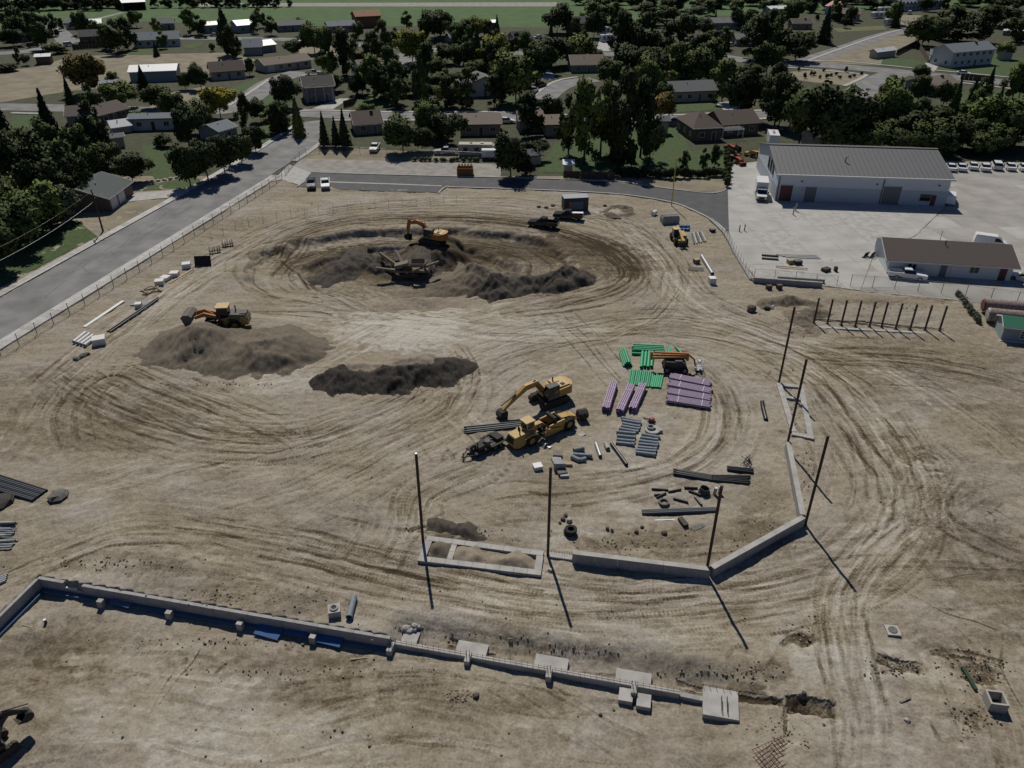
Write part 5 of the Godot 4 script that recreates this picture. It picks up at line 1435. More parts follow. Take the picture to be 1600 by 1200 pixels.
	# hedge by the access road, other shrubs
	for i in 17: tree(964 + i * 10.4, 279 - absf(i - 8) * 0.4 + rng.randf_range(-1, 1), 262 + rng.randf_range(-4, 3), 17, "b", "leaf_conifer", "dark hedge shrub along the access road")
	for i in 9: tree(1136 + rng.randf_range(-3, 3), 244 + i * 6.0, 230 + i * 5.6, 14, "b", "leaf_dark", "dark hedge shrub beside the concrete drive")
	for i in 14: tree(650 + i * 7.5 + rng.randf_range(-3, 3), 252 + rng.randf_range(-1, 1), 246, 9, "b", "leaf_mid", "weedy tuft along the gravel lot fence")
	for i in 10: tree(1498 + i * 3.4 + rng.randf_range(-2, 2), 464 + i * 4.6 + rng.randf_range(-2, 2), 454 + i * 4.4, 12, "b", "leaf_silver", "dusty weed along the tank yard fence")
	for i in 14: plant(flat_g(1250 + i * 7.2 + rng.randf_range(-3, 3), 111.0 + absf(sin(i * 1.9)) * 12.0), rng.randf_range(1.0, 2.2), rng.randf_range(1.0, 1.8), "b", "leaf_dark", "small planted shrub on the dry lot")
	# garden trees that fill the blocks between the streets
	var shut := []
	for n in get_children():
		if n.get_meta("category", "") in ["house", "barn", "warehouse", "shed", "garage"]: shut.append(n.transform * Vector3(7, 0, -5))
	var ways := []
	for px in [[[436, 172], [600, 181], [900, 185], [1200, 178], [1300, 172]], [[828, 182], [846, 156], [868, 138], [930, 124]], [[1090, 84], [1290, 102], [1440, 116], [1640, 136]], [[1252, 98], [1320, 76], [1390, 53], [1560, 36]], [[1402, 114], [1338, 148], [1230, 182]], [[-60, 166], [180, 171], [352, 172], [426, 128], [470, 112]], [[-40, 86], [108, 65], [340, 60], [640, 76], [1092, 84]], [[600, 112], [640, 92]], [[1300, 105], [1380, 80]]]: ways.append_array(curve(px, 4.0))
	var put := 0
	for i in 2200:
		if put >= 185: break
		var u := rng.randf_range(-40, 1640)
		var vv := rng.randf_range(30, 215)
		if (u < 420 and vv > 80) or (u > 1215 and vv > 48 and vv < 150) or (u < 880 and vv < 42): continue
		var p := flat_g(u, vv)
		var ok := true
		for q in shut:
			if q.distance_to(p) < 9.5: ok = false; break
		if not ok: continue
		for q in ways:
			if q.distance_to(p) < 11.0: ok = false; break
		if not ok: continue
		put += 1
		var kind: String = ["r", "r", "t", "t", "c", "b"][rng.randi() % 6]
		var h := rng.randf_range(5.5, 12.5) * (0.4 if kind == "b" else 1.0)
		plant(p, h, h * (0.5 if kind == "c" else rng.randf_range(0.7, 0.95)), kind, ["leaf_dark", "leaf_dark", "leaf_mid", "leaf_mid", "leaf_fresh"][rng.randi() % 5], {"r": T, "t": T, "c": "garden conifer between the town houses", "b": "garden shrub between the town houses"}[kind])

# ---- vehicles and machines; forward is local +x, left is -z ----
func wheel(parent: Node, at: Vector3, r: float, w: float, rim := "rim", lugs := false):
	var o := Node3D.new()
	o.name = "wheel"
	parent.add_child(o, true)
	o.position = at
	var z := Vector3(0, 0, w / 2)
	var t := bb().ring(-z, z, r, r * 0.55, 16)
	if lugs:
		for i in 14:
			var a := TAU * i / 14
			t.box(Vector3(cos(a), sin(a), 0) * r, Vector3(0.09 * r, 0.16 * r, w * 0.95), Basis(Vector3(0, 0, 1), a + 0.2))
	part(o, "tyre", t, "tyre")
	part(o, "rim", bb().cyl(-z * 0.7, z * 0.7, r * 0.56, -1.0, 12), rim)
	return o

func car(kind: String, paint: String, at: Vector3, turn: float, label: String, group := "", called := "") -> Node3D:
	var names := {"pickup": "pickup_truck", "sedan": "parked_car", "suv": "parked_suv", "van": "parked_van"}
	var cats := {"pickup": "pickup", "sedan": "car", "suv": "car", "van": "van"}
	var o := thing(called if called != "" else names[kind], label, cats[kind], at, turn, group)
	var b := bb()
	var gl := bb()
	var rf := bb()
	var L := 4.7
	var hw := 0.9
	var wr := 0.33
	var wx := [1.4, -1.4]
	var nose := 0.65
	match kind:
		"sedan":
			b.prism([Vector2(-2.3, 0.38), Vector2(-2.1, 0.25), Vector2(2.15, 0.25), Vector2(2.35, 0.45), Vector2(2.3, 0.68), Vector2(1.2, 0.92), Vector2(-1.55, 0.98), Vector2(-2.3, 0.9)], [0.85, 0.86, 0.84, 0.78, 0.78, 0.86, 0.88, 0.82])
			gl.prism([Vector2(-1.75, 0.95), Vector2(1.15, 0.9), Vector2(0.35, 1.38), Vector2(-1.05, 1.4)], [0.78, 0.8, 0.6, 0.6])
			rf.prism([Vector2(-1.05, 1.385), Vector2(0.36, 1.365), Vector2(0.2, 1.44), Vector2(-0.95, 1.45)], [0.63, 0.63, 0.56, 0.56])
		"suv":
			hw = 0.95; wr = 0.38; nose = 0.85
			b.prism([Vector2(-2.35, 0.45), Vector2(-2.2, 0.32), Vector2(2.2, 0.32), Vector2(2.4, 0.5), Vector2(2.35, 0.9), Vector2(1.15, 1.1), Vector2(-2.3, 1.14)], [0.9, 0.92, 0.9, 0.84, 0.84, 0.93, 0.9])
			gl.prism([Vector2(-2.25, 1.1), Vector2(1.1, 1.08), Vector2(0.4, 1.66), Vector2(-2.0, 1.68)], [0.86, 0.87, 0.7, 0.7])
			rf.prism([Vector2(-2.05, 1.66), Vector2(0.42, 1.65), Vector2(0.25, 1.75), Vector2(-1.95, 1.76)], [0.74, 0.74, 0.66, 0.66])
		"van":
			hw = 0.98; wr = 0.36; nose = 0.8; wx = [1.6, -1.6]
			b.prism([Vector2(-2.6, 0.4), Vector2(2.4, 0.34), Vector2(2.6, 0.55), Vector2(2.5, 0.95), Vector2(1.9, 1.15), Vector2(-2.55, 1.2)], [0.95, 0.95, 0.85, 0.87, 0.95, 0.96])
			gl.prism([Vector2(-2.5, 1.18), Vector2(1.88, 1.13), Vector2(1.1, 1.75), Vector2(-2.4, 1.8)], [0.92, 0.92, 0.8, 0.82])
			rf.prism([Vector2(-2.5, 1.76), Vector2(1.15, 1.72), Vector2(0.9, 1.98), Vector2(-2.35, 2.02)], [0.86, 0.85, 0.76, 0.78])
			rf.prism([Vector2(-2.55, 1.1), Vector2(0.5, 1.1), Vector2(0.5, 1.85), Vector2(-2.45, 1.85)], [0.965, 0.965, 0.85, 0.85])
		"pickup":
			hw = 0.97; wr = 0.42; wx = [1.85, -1.75]; nose = 0.95; L = 5.9
			b.prism([Vector2(-0.75, 0.5), Vector2(2.85, 0.45), Vector2(2.98, 0.65), Vector2(2.92, 1.05), Vector2(1.35, 1.22), Vector2(-0.75, 1.25)], [0.96, 0.95, 0.88, 0.9, 0.97, 0.97])
			gl.prism([Vector2(-0.72, 1.22), Vector2(1.3, 1.2), Vector2(0.62, 1.78), Vector2(-0.6, 1.8)], [0.88, 0.88, 0.7, 0.7])
			rf.prism([Vector2(-0.66, 1.77), Vector2(0.64, 1.76), Vector2(0.45, 1.88), Vector2(-0.58, 1.89)], [0.74, 0.74, 0.66, 0.66])
			var bed := bb()
			for s in [-1, 1]: bed.box(Vector3(-1.87, 0.95, s * 0.9), Vector3(2.2, 0.7, 0.14))
			bed.box(Vector3(-2.92, 0.95, 0), Vector3(0.1, 0.66, 1.66))
			part(o, "bed_side", bed, paint)
			part(o, "bed_floor", bb().box(Vector3(-1.86, 0.66, 0), Vector3(2.18, 0.12, 1.68)), "black_plastic")
	part(o, "body", b, paint)
	part(o, "glass", gl, "glass_dark")
	part(o, "roof", rf, paint)
	for x in wx:
		for s in [-1, 1]: wheel(o, Vector3(x, wr, s * (hw - 0.12)), wr, 0.24)
	for s in [-1, 1]:
		part(o, "headlight", bb().box(Vector3(L / 2 - 0.04, nose, s * hw * 0.68), Vector3(0.16, 0.17, 0.32)), "lamp_clear")
		part(o, "tail_light", bb().box(Vector3(-L / 2 + (0.0 if kind != "pickup" else -0.03), nose + 0.12, s * hw * 0.86), Vector3(0.1, 0.22, 0.16)), "lamp_red")
	if kind == "pickup": o.scale = Vector3.ONE * 0.94
	part(o, "bumper", bb().box(Vector3(L / 2 + 0.03, nose - 0.28, 0), Vector3(0.16, 0.2, hw * 1.6)), "dusty_grey")
	return o

func thick(pts: Array, high: Array) -> Array:
	# outline of a bent arm from its centre line
	var a := []
	var b := []
	for i in pts.size():
		var d: Vector2 = (pts[mini(i + 1, pts.size() - 1)] - pts[maxi(i - 1, 0)]).normalized()
		var n: Vector2 = Vector2(-d.y, d.x) * high[i] * 0.5
		a.append(pts[i] + n); b.append(pts[i] - n)
	b.reverse()
	return a + b

func bucket_shape(w: float, s: float, xf: Transform3D) -> B:
	# open bucket, mouth towards +x
	var b := bb()
	b.xf = xf
	var arc := [Vector2(0.55, 0.95), Vector2(0.1, 1.0), Vector2(-0.35, 0.75), Vector2(-0.5, 0.35), Vector2(-0.3, -0.05), Vector2(0.15, -0.2), Vector2(0.8, -0.15)]
	for i in arc.size(): arc[i] = arc[i] * s
	for i in arc.size() - 1: b.beam(Vector3(arc[i].x, arc[i].y, 0), Vector3(arc[i + 1].x, arc[i + 1].y, 0), w, 0.06 * s)
	for z in [-1, 1]: b.prism(arc, 0.03 * s, z * w / 2)
	for k in 5: b.box(Vector3(0.9 * s, -0.15 * s, (k / 4.0 - 0.5) * w * 0.9), Vector3(0.3 * s, 0.07 * s, 0.1 * s))
	return b

func tracks(o: Node3D, len: float, gauge: float, h: float, w: float, m := "dusty_black"):
	for s in [-1, 1]:
		var t := bb()
		var r := h / 2
		var pts := []
		for k in 9: pts.append(Vector2(len / 2 - r + cos(-PI / 2 + PI * k / 8) * r, r + sin(-PI / 2 + PI * k / 8) * r))
		for k in 9: pts.append(Vector2(-len / 2 + r + cos(PI / 2 + PI * k / 8) * r, r + sin(PI / 2 + PI * k / 8) * r))
		t.prism(pts, w / 2, s * gauge / 2)
		var n := int(len / 0.3)
		for k in n:
			t.box(Vector3(-len / 2 + r + (len - 2 * r) * k / (n - 1), h + 0.02, s * gauge / 2), Vector3(0.1, 0.06, w + 0.04))
		part(o, "track", t, m)

func excavator(at: Vector3, turn: float, label: String, paint: String, boom: Array, tip: Vector2, bucket_turn: float, sc := 1.0, top := "machine_tan") -> Node3D:
	var o := thing("excavator", label, "excavator", at, turn)
	o.scale = Vector3.ONE * sc
	tracks(o, 4.4, 2.5, 1.0, 0.62)
	part(o, "undercarriage", bb().box(Vector3(0, 0.65, 0), Vector3(2.6, 0.5, 1.9)).cyl(Vector3(0, 0.8, 0), Vector3(0, 1.15, 0), 0.75, -1.0, 14), "dusty_black")
	var h := bb()
	h.prism([Vector2(-2.5, 1.15), Vector2(1.1, 1.15), Vector2(1.1, 1.5), Vector2(-0.2, 2.15), Vector2(-2.5, 2.25)], 1.3)
	part(o, "engine_housing", h, paint)
	var cw := bb()
	cw.xf = Transform3D(Basis(Vector3.RIGHT, Vector3(0, 0, -1), Vector3.UP), Vector3(0, 1.75, 0))
	var oval := []
	for k in 9: oval.append(Vector2(-2.35 - 0.75 * sin(PI * k / 8), 1.32 * cos(PI * k / 8)))
	cw.prism(oval, 0.62)
	part(o, "counterweight", cw, paint)
	part(o, "engine_cover", bb().box(Vector3(-1.5, 2.3, 0.1), Vector3(1.9, 0.2, 2.2)).box(Vector3(-1.3, 2.43, 0.5), Vector3(0.7, 0.1, 0.6)), top)
	part(o, "grille", bb().box(Vector3(-1.6, 2.42, -0.55), Vector3(0.5, 0.07, 0.5)).box(Vector3(-0.75, 2.2, 0.3), Vector3(0.3, 0.12, 0.5)), "dusty_black")
	part(o, "exhaust", bb().cyl(Vector3(-1.0, 2.3, 0.75), Vector3(-1.0, 2.9, 0.75), 0.09, -1.0, 8), "dusty_black")
	var cab := bb()
	cab.prism([Vector2(-0.55, 1.2), Vector2(1.15, 1.2), Vector2(1.2, 1.9), Vector2(0.95, 2.85), Vector2(-0.55, 2.85)], [0.5, 0.5, 0.5, 0.45, 0.45], -0.82)
	var cb := part(o, "cab", cab, "glass_dark")
	var fr := bb()
	fr.box(Vector3(0.2, 2.9, -0.82), Vector3(1.6, 0.1, 1.0))
	for x in [-0.55, 0.3]: for z in [-1.3, -0.34]: fr.box(Vector3(x, 2.0, z), Vector3(0.12, 1.7, 0.1))
	fr.box(Vector3(0.3, 1.4, -1.32), Vector3(1.6, 0.5, 0.05))
	part(cb, "cab_frame", fr, "dusty_grey")
	var bm := bb()
	var hh := [0.55, 0.85, 0.75, 0.45]
	if boom.size() == 3: hh = [0.5, 0.85, 0.45]
	bm.prism(thick(boom, hh), 0.24, 0.15)
	var bo := part(o, "boom", bm, paint)
	var e: Vector2 = boom[-1]
	var k: Vector2 = boom[1]
	var hy := bb()
	for z in [-0.18, 0.48]: hy.cyl(Vector3(0.95, 1.35, z), Vector3(k.x, k.y - 0.15, z), 0.09, -1.0, 8)
	var back := (e - tip).normalized() * 0.7 + e
	hy.cyl(Vector3(k.x, k.y + 0.45, 0.15), Vector3(back.x, back.y + 0.1, 0.15), 0.09, -1.0, 8)
	part(bo, "hydraulic_ram", hy, "dusty_grey")
	var st := bb()
	st.prism(thick([back, e, tip.lerp(e, 0.5), tip], [0.35, 0.6, 0.45, 0.3]), 0.17, 0.15)
	var so := part(o, "stick", st, paint)
	part(so, "hydraulic_ram", bb().cyl(Vector3(back.x + 0.25, back.y + 0.2, 0.15), Vector3(tip.x + 0.3, tip.y + 0.7, 0.15), 0.08, -1.0, 8), "dusty_grey")
	part(o, "bucket", bucket_shape(1.1, 0.95, Transform3D(Basis(Vector3(0, 0, 1), bucket_turn) * Basis(Vector3.UP, PI), Vector3(tip.x, tip.y, 0.15) - Basis(Vector3(0, 0, 1), bucket_turn) * Vector3(-0.1, 0.9, 0))), "dusty_black")
	return o

func wheel_loader(at: Vector3, turn: float):
	var o := thing("wheel_loader", "wheel loader with raised worn bucket behind the brown soil pile", "loader", at, turn)
	for x in [1.45, -1.65]:
		for s in [-1, 1]: wheel(o, Vector3(x, 0.8, s * 1.05), 0.8, 0.62, "rim_yellow", true)
	part(o, "front_frame", bb().box(Vector3(1.3, 1.0, 0), Vector3(1.7, 0.7, 1.1)), "machine_orange")
	part(o, "rear_frame", bb().prism([Vector2(-3.4, 0.8), Vector2(0.2, 0.8), Vector2(0.2, 1.7), Vector2(-1.0, 1.95), Vector2(-3.3, 2.0)], 0.95), "machine_yellow")
	part(o, "engine_hood", bb().prism([Vector2(-3.5, 1.4), Vector2(-0.95, 1.4), Vector2(-0.95, 2.35), Vector2(-3.2, 2.2)], 0.85).box(Vector3(-2.8, 2.3, 0), Vector3(0.9, 0.1, 1.2)), "dusty_grey")
	part(o, "fender", bb().box(Vector3(-1.65, 1.72, 0), Vector3(1.6, 0.1, 2.6)), "dusty_black")
	part(o, "fender", bb().box(Vector3(1.45, 1.7, 0), Vector3(1.3, 0.1, 2.5)), "dusty_black")
	part(o, "exhaust", bb().cyl(Vector3(-1.7, 2.2, 0.4), Vector3(-1.7, 3.1, 0.4), 0.09, -1.0, 8), "dusty_black")
	var c := part(o, "cab", bb().prism([Vector2(-0.95, 1.6), Vector2(0.6, 1.6), Vector2(0.7, 2.2), Vector2(0.45, 3.2), Vector2(-0.9, 3.2)], 0.72), "glass_dark")
	part(c, "cab_roof", bb().box(Vector3(-0.2, 3.28, 0), Vector3(1.7, 0.14, 1.65)), "machine_tan")
	for s in [-1, 1]:
		part(o, "lift_arm", bb().prism(thick([Vector2(0.6, 1.9), Vector2(2.2, 2.35), Vector2(3.5, 1.9)], [0.4, 0.55, 0.35]), 0.12, s * 0.55), "machine_orange")
		part(o, "hydraulic_ram", bb().cyl(Vector3(0.9, 1.1, s * 0.4), Vector3(2.3, 2.1, s * 0.4), 0.09, -1.0, 8), "dusty_grey")
	part(o, "tilt_link", bb().prism(thick([Vector2(1.2, 2.1), Vector2(2.2, 2.75), Vector2(3.4, 2.5)], [0.25, 0.35, 0.25]), 0.1), "machine_orange")
	part(o, "bucket", bucket_shape(2.7, 1.15, Transform3D(Basis(Vector3(0, 0, 1), -0.55), Vector3(3.95, 1.7, 0))), "dusty_grey")
	part(o, "ladder", bb().box(Vector3(0.1, 1.1, -1.0), Vector3(0.5, 1.0, 0.06)), "dusty_black")

func scraper(at: Vector3, turn: float):
	var o := thing("scraper", "tan motor scraper with dark slatted elevator beside the excavator", "scraper", at, turn)
	o.scale = Vector3.ONE * 0.84
	for s in [-1, 1]:
		wheel(o, Vector3(2.5, 0.85, s * 1.05), 0.85, 0.62, "rim_yellow", true)
		wheel(o, Vector3(-3.8, 0.85, s * 1.05), 0.85, 0.62, "rim_yellow", true)
	part(o, "tractor_hood", bb().prism([Vector2(2.7, 0.75), Vector2(4.7, 0.55), Vector2(5.2, 0.75), Vector2(5.05, 1.55), Vector2(4.9, 2.0), Vector2(2.7, 2.1)], [1.1, 1.2, 1.1, 0.8, 0.75, 0.8]), "machine_yellow")
	part(o, "radiator_grille", bb().box(Vector3(5.03, 1.45, 0), Vector3(0.14, 0.9, 1.25), Basis(Vector3(0, 0, 1), 0.15)), "dusty_black")
	part(o, "fender", bb().prism([Vector2(1.5, 1.5), Vector2(1.9, 1.85), Vector2(3.2, 1.85), Vector2(3.6, 1.5), Vector2(3.3, 1.6), Vector2(1.9, 1.6)], 1.3), "machine_yellow")
	part(o, "stack", bb().cyl(Vector3(3.9, 1.9, -0.4), Vector3(3.9, 3.0, -0.4), 0.09, -1.0, 8).cyl(Vector3(3.4, 2.0, 0.5), Vector3(3.4, 2.5, 0.5), 0.14, -1.0, 8), "dusty_black")
	var c := part(o, "cab", bb().prism([Vector2(1.55, 1.7), Vector2(2.75, 1.7), Vector2(2.8, 2.2), Vector2(2.6, 3.1), Vector2(1.6, 3.1)], 0.62, 0.25), "glass_dark")
	var f := bb().box(Vector3(2.15, 3.17, 0.25), Vector3(1.5, 0.14, 1.45))
	for x in [1.6, 2.65]: for z in [-0.36, 0.86]: f.box(Vector3(x, 2.4, z), Vector3(0.16, 1.5, 0.14))
	f.box(Vector3(2.2, 1.95, 0.88), Vector3(1.2, 0.55, 0.06)); f.box(Vector3(2.2, 1.95, -0.38), Vector3(1.2, 0.55, 0.06)); f.box(Vector3(2.8, 1.95, 0.25), Vector3(0.06, 0.55, 1.2))
	part(c, "cab_frame", f, "machine_tan")
	part(o, "gooseneck", bb().prism(thick([Vector2(1.6, 1.2), Vector2(1.1, 2.1), Vector2(0.3, 2.1), Vector2(-0.1, 1.7)], [0.7, 0.6, 0.5, 0.5]), 0.35), "machine_yellow")
	for s in [-1, 1]:
		part(o, "draft_arm", bb().prism(thick([Vector2(0.3, 1.9), Vector2(0.0, 1.5), Vector2(-2.2, 1.0)], [0.45, 0.4, 0.35]), 0.13, s * 1.25), "machine_yellow")
		part(o, "bowl_side", bb().prism([Vector2(0.2, 0.35), Vector2(0.4, 0.9), Vector2(-0.6, 1.9), Vector2(-3.0, 2.0), Vector2(-3.3, 1.3), Vector2(-2.9, 0.45)], 0.09, s * 1.05), "machine_yellow")
		part(o, "hydraulic_ram", bb().cyl(Vector3(0.6, 1.8, s * 0.8), Vector3(0.2, 0.7, s * 0.95), 0.09, -1.0, 8), "dusty_grey")
	part(o, "bowl_floor", bb().box(Vector3(-1.4, 0.45, 0), Vector3(3.0, 0.12, 2.0)), "dusty_black")
	part(o, "ejector", bb().box(Vector3(-2.8, 1.2, 0), Vector3(0.15, 1.5, 1.98)), "dusty_black")
	var el := Basis(Vector3(0, 0, 1), -0.95)
	var eo := part(o, "elevator", bb().box(Vector3(-0.4, 1.55, -0.93), Vector3(0.5, 2.9, 0.12), el).box(Vector3(-0.4, 1.55, 0.93), Vector3(0.5, 2.9, 0.12), el).cyl(Vector3(-1.6, 2.4, -0.9), Vector3(-1.6, 2.4, 0.9), 0.3, -1.0, 10), "dusty_black")
	for k in 8: part(eo, "slat", bb().box(Vector3(-0.4, 1.55, 0) + el * Vector3(0.22, -1.25 + k * 0.36, 0), Vector3(0.22, 0.07, 1.7), el), "dusty_grey")
	part(o, "rear_frame", bb().prism([Vector2(-3.0, 0.7), Vector2(-5.0, 0.8), Vector2(-5.1, 1.4), Vector2(-4.2, 1.75), Vector2(-3.0, 1.9)], 0.55), "machine_yellow")
	part(o, "push_block", bb().box(Vector3(-5.2, 1.05, 0), Vector3(0.25, 0.7, 1.3)), "machine_yellow")
	part(o, "step", bb().box(Vector3(2.2, 0.55, 1.6), Vector3(1.2, 0.08, 0.4)).box(Vector3(1.0, 0.9, 1.5), Vector3(0.06, 0.6, 0.5)), "dusty_grey")

func telehandler(at: Vector3, turn: float):
	var o := thing("telehandler", "yellow telehandler with forks beside galvanised bars", "forklift", at, turn)
	for x in [1.5, -1.4]:
		for s in [-1, 1]: wheel(o, Vector3(x, 0.6, s * 0.95), 0.6, 0.42, "rim_yellow", true)
	part(o, "chassis", bb().box(Vector3(0, 0.85, 0), Vector3(4.2, 0.5, 1.2)), "machine_yellow")
	part(o, "engine_pod", bb().prism([Vector2(-1.4, 0.9), Vector2(0.9, 0.9), Vector2(0.8, 1.45), Vector2(-1.3, 1.6)], 0.38, -0.75), "machine_yellow")
	var c := part(o, "cab", bb().prism([Vector2(-0.8, 1.0), Vector2(0.6, 1.0), Vector2(0.65, 1.6), Vector2(0.4, 2.4), Vector2(-0.75, 2.4)], 0.42, 0.68), "glass_dark")
	part(c, "cab_roof", bb().box(Vector3(-0.15, 2.46, 0.68), Vector3(1.35, 0.1, 0.95)), "machine_tan")
	part(o, "boom", bb().prism(thick([Vector2(-2.0, 2.15), Vector2(0.5, 1.75), Vector2(2.7, 1.15)], [0.42, 0.4, 0.32]), 0.2, -0.05), "machine_yellow")
	part(o, "boom_tip", bb().prism(thick([Vector2(2.5, 1.2), Vector2(3.0, 0.95)], [0.3, 0.3]), 0.15, -0.05), "dusty_black")
	part(o, "fork_carriage", bb().box(Vector3(3.05, 0.75, 0), Vector3(0.12, 0.9, 1.3)), "dusty_black")
	for s in [-1, 1]: part(o, "fork", bb().box(Vector3(3.65, 0.35, s * 0.35), Vector3(1.2, 0.06, 0.13)), "dusty_black")

func boom_lift(at: Vector3, turn: float):
	var o := thing("boom_lift", "folded orange boom lift with grey basket beside green pipes", "boom lift", at, turn)
	for x in [1.1, -1.1]:
		for s in [-1, 1]: wheel(o, Vector3(x, 0.45, s * 0.95), 0.45, 0.32, "rim")
	part(o, "chassis", bb().box(Vector3(0, 0.6, 0), Vector3(2.8, 0.4, 1.5)), "dusty_black")
	part(o, "turntable", bb().prism([Vector2(-1.4, 0.85), Vector2(1.2, 0.85), Vector2(1.1, 1.5), Vector2(-1.3, 1.6)], 0.85), "dusty_black")
	part(o, "engine_cover", bb().box(Vector3(0.3, 1.62, 0.4), Vector3(0.9, 0.14, 0.6)), "dusty_grey")
	for k in 3: part(o, "boom", bb().box(Vector3(-0.9 + k * 0.15, 1.6 + k * 0.36, -0.25), Vector3(4.6 - k * 0.2, 0.22, 0.24), Basis(Vector3(0, 0, 1), 0.02 - k * 0.02)), "machine_orange")
	part(o, "upright", bb().box(Vector3(-3.05, 1.9, -0.25), Vector3(0.3, 1.1, 0.34)), "machine_orange")
	part(o, "upright", bb().box(Vector3(1.5, 1.75, -0.25), Vector3(0.26, 0.9, 0.3)), "machine_orange")
	part(o, "jib", bb().prism(thick([Vector2(1.5, 2.2), Vector2(2.3, 1.5), Vector2(2.6, 0.5)], [0.2, 0.2, 0.2]), 0.1, -0.25), "machine_orange")
	var bk := bb()
	for y in [0.25, 0.8, 1.3]:
		for s in [-1, 1]: bk.box(Vector3(3.0, y, s * 0.6 - 0.25), Vector3(0.85, 0.05, 0.05)); bk.box(Vector3(3.0 + s * 0.42, y, -0.25), Vector3(0.05, 0.05, 1.25))
	for x in [2.58, 3.42]: for z in [-0.85, 0.35]: bk.box(Vector3(x, 0.78, z), Vector3(0.05, 1.1, 0.05))
	bk.box(Vector3(3.0, 0.24, -0.25), Vector3(0.85, 0.06, 1.2)); bk.box(Vector3(3.0, 1.2, -0.25), Vector3(0.3, 0.3, 0.6))
	part(o, "basket", bk, "galvanised")

func crusher(at: Vector3, turn: float):
	var o := thing("screening_plant", "dust covered screening plant with three raised conveyors in the pit", "screening plant", at, turn)
	o.scale = Vector3.ONE * 0.82
	tracks(o, 3.8, 2.2, 0.8, 0.5)
	part(o, "chassis", bb().box(Vector3(0, 1.1, 0), Vector3(7.5, 0.4, 1.6)), "dusty_tan")
	var hp := bb()
	for s in [-1, 1]:
		hp.box(Vector3(1.8, 2.6, s * 1.15), Vector3(2.6, 1.0, 0.1), Basis(Vector3.RIGHT, s * 0.45))
		hp.box(Vector3(1.8 + s * 1.45, 2.6, 0), Vector3(0.1, 1.0, 2.0), Basis(Vector3(0, 0, 1), -s * 0.45))
	part(o, "hopper", hp, "dusty_tan")
	for x in [0.4, 3.2]: for z in [-0.7, 0.7]: part(o, "leg", bb().box(Vector3(x, 1.9, z), Vector3(0.16, 1.6, 0.16)), "dusty_black")
	part(o, "screen_box", bb().box(Vector3(-1.4, 2.3, 0), Vector3(2.8, 0.8, 1.7), Basis(Vector3(0, 0, 1), 0.25)), "dusty_tan")
	part(o, "engine_box", bb().box(Vector3(-0.4, 1.8, 0.0), Vector3(1.6, 1.1, 1.7)), "dusty_black")
	for c in [[Vector3(-1.5, 1.3, -0.3), Vector3(-6.2, 3.4, -3.6)], [Vector3(-1.8, 1.2, 0.7), Vector3(-6.4, 2.6, 2.3)], [Vector3(-0.6, 1.3, 0.6), Vector3(-3.0, 3.6, -4.2)], [Vector3(1.0, 1.3, 0.6), Vector3(6.2, 3.4, 1.2)]]:
		var cv := part(o, "conveyor", bb().beam(c[0], c[1], 0.7, 0.22), "dusty_tan")
		var d: Vector3 = (c[1] - c[0]).normalized()
		part(cv, "belt", bb().beam(c[0] + Vector3(0, 0.2, 0), c[1] + Vector3(0, 0.2, 0), 0.5, 0.06), "dusty_tan")
		var m: Vector3 = c[0].lerp(c[1], 0.6)
		part(cv, "strut", bb().cyl(m, Vector3(m.x * 0.7, 0.9, m.z * 0.5), 0.06, -1.0, 6), "dusty_black")
	part(o, "rail", bb().beam(Vector3(0.2, 3.8, -1.5), Vector3(3.6, 3.8, -1.5), 0.08, 0.08), "dusty_tan")

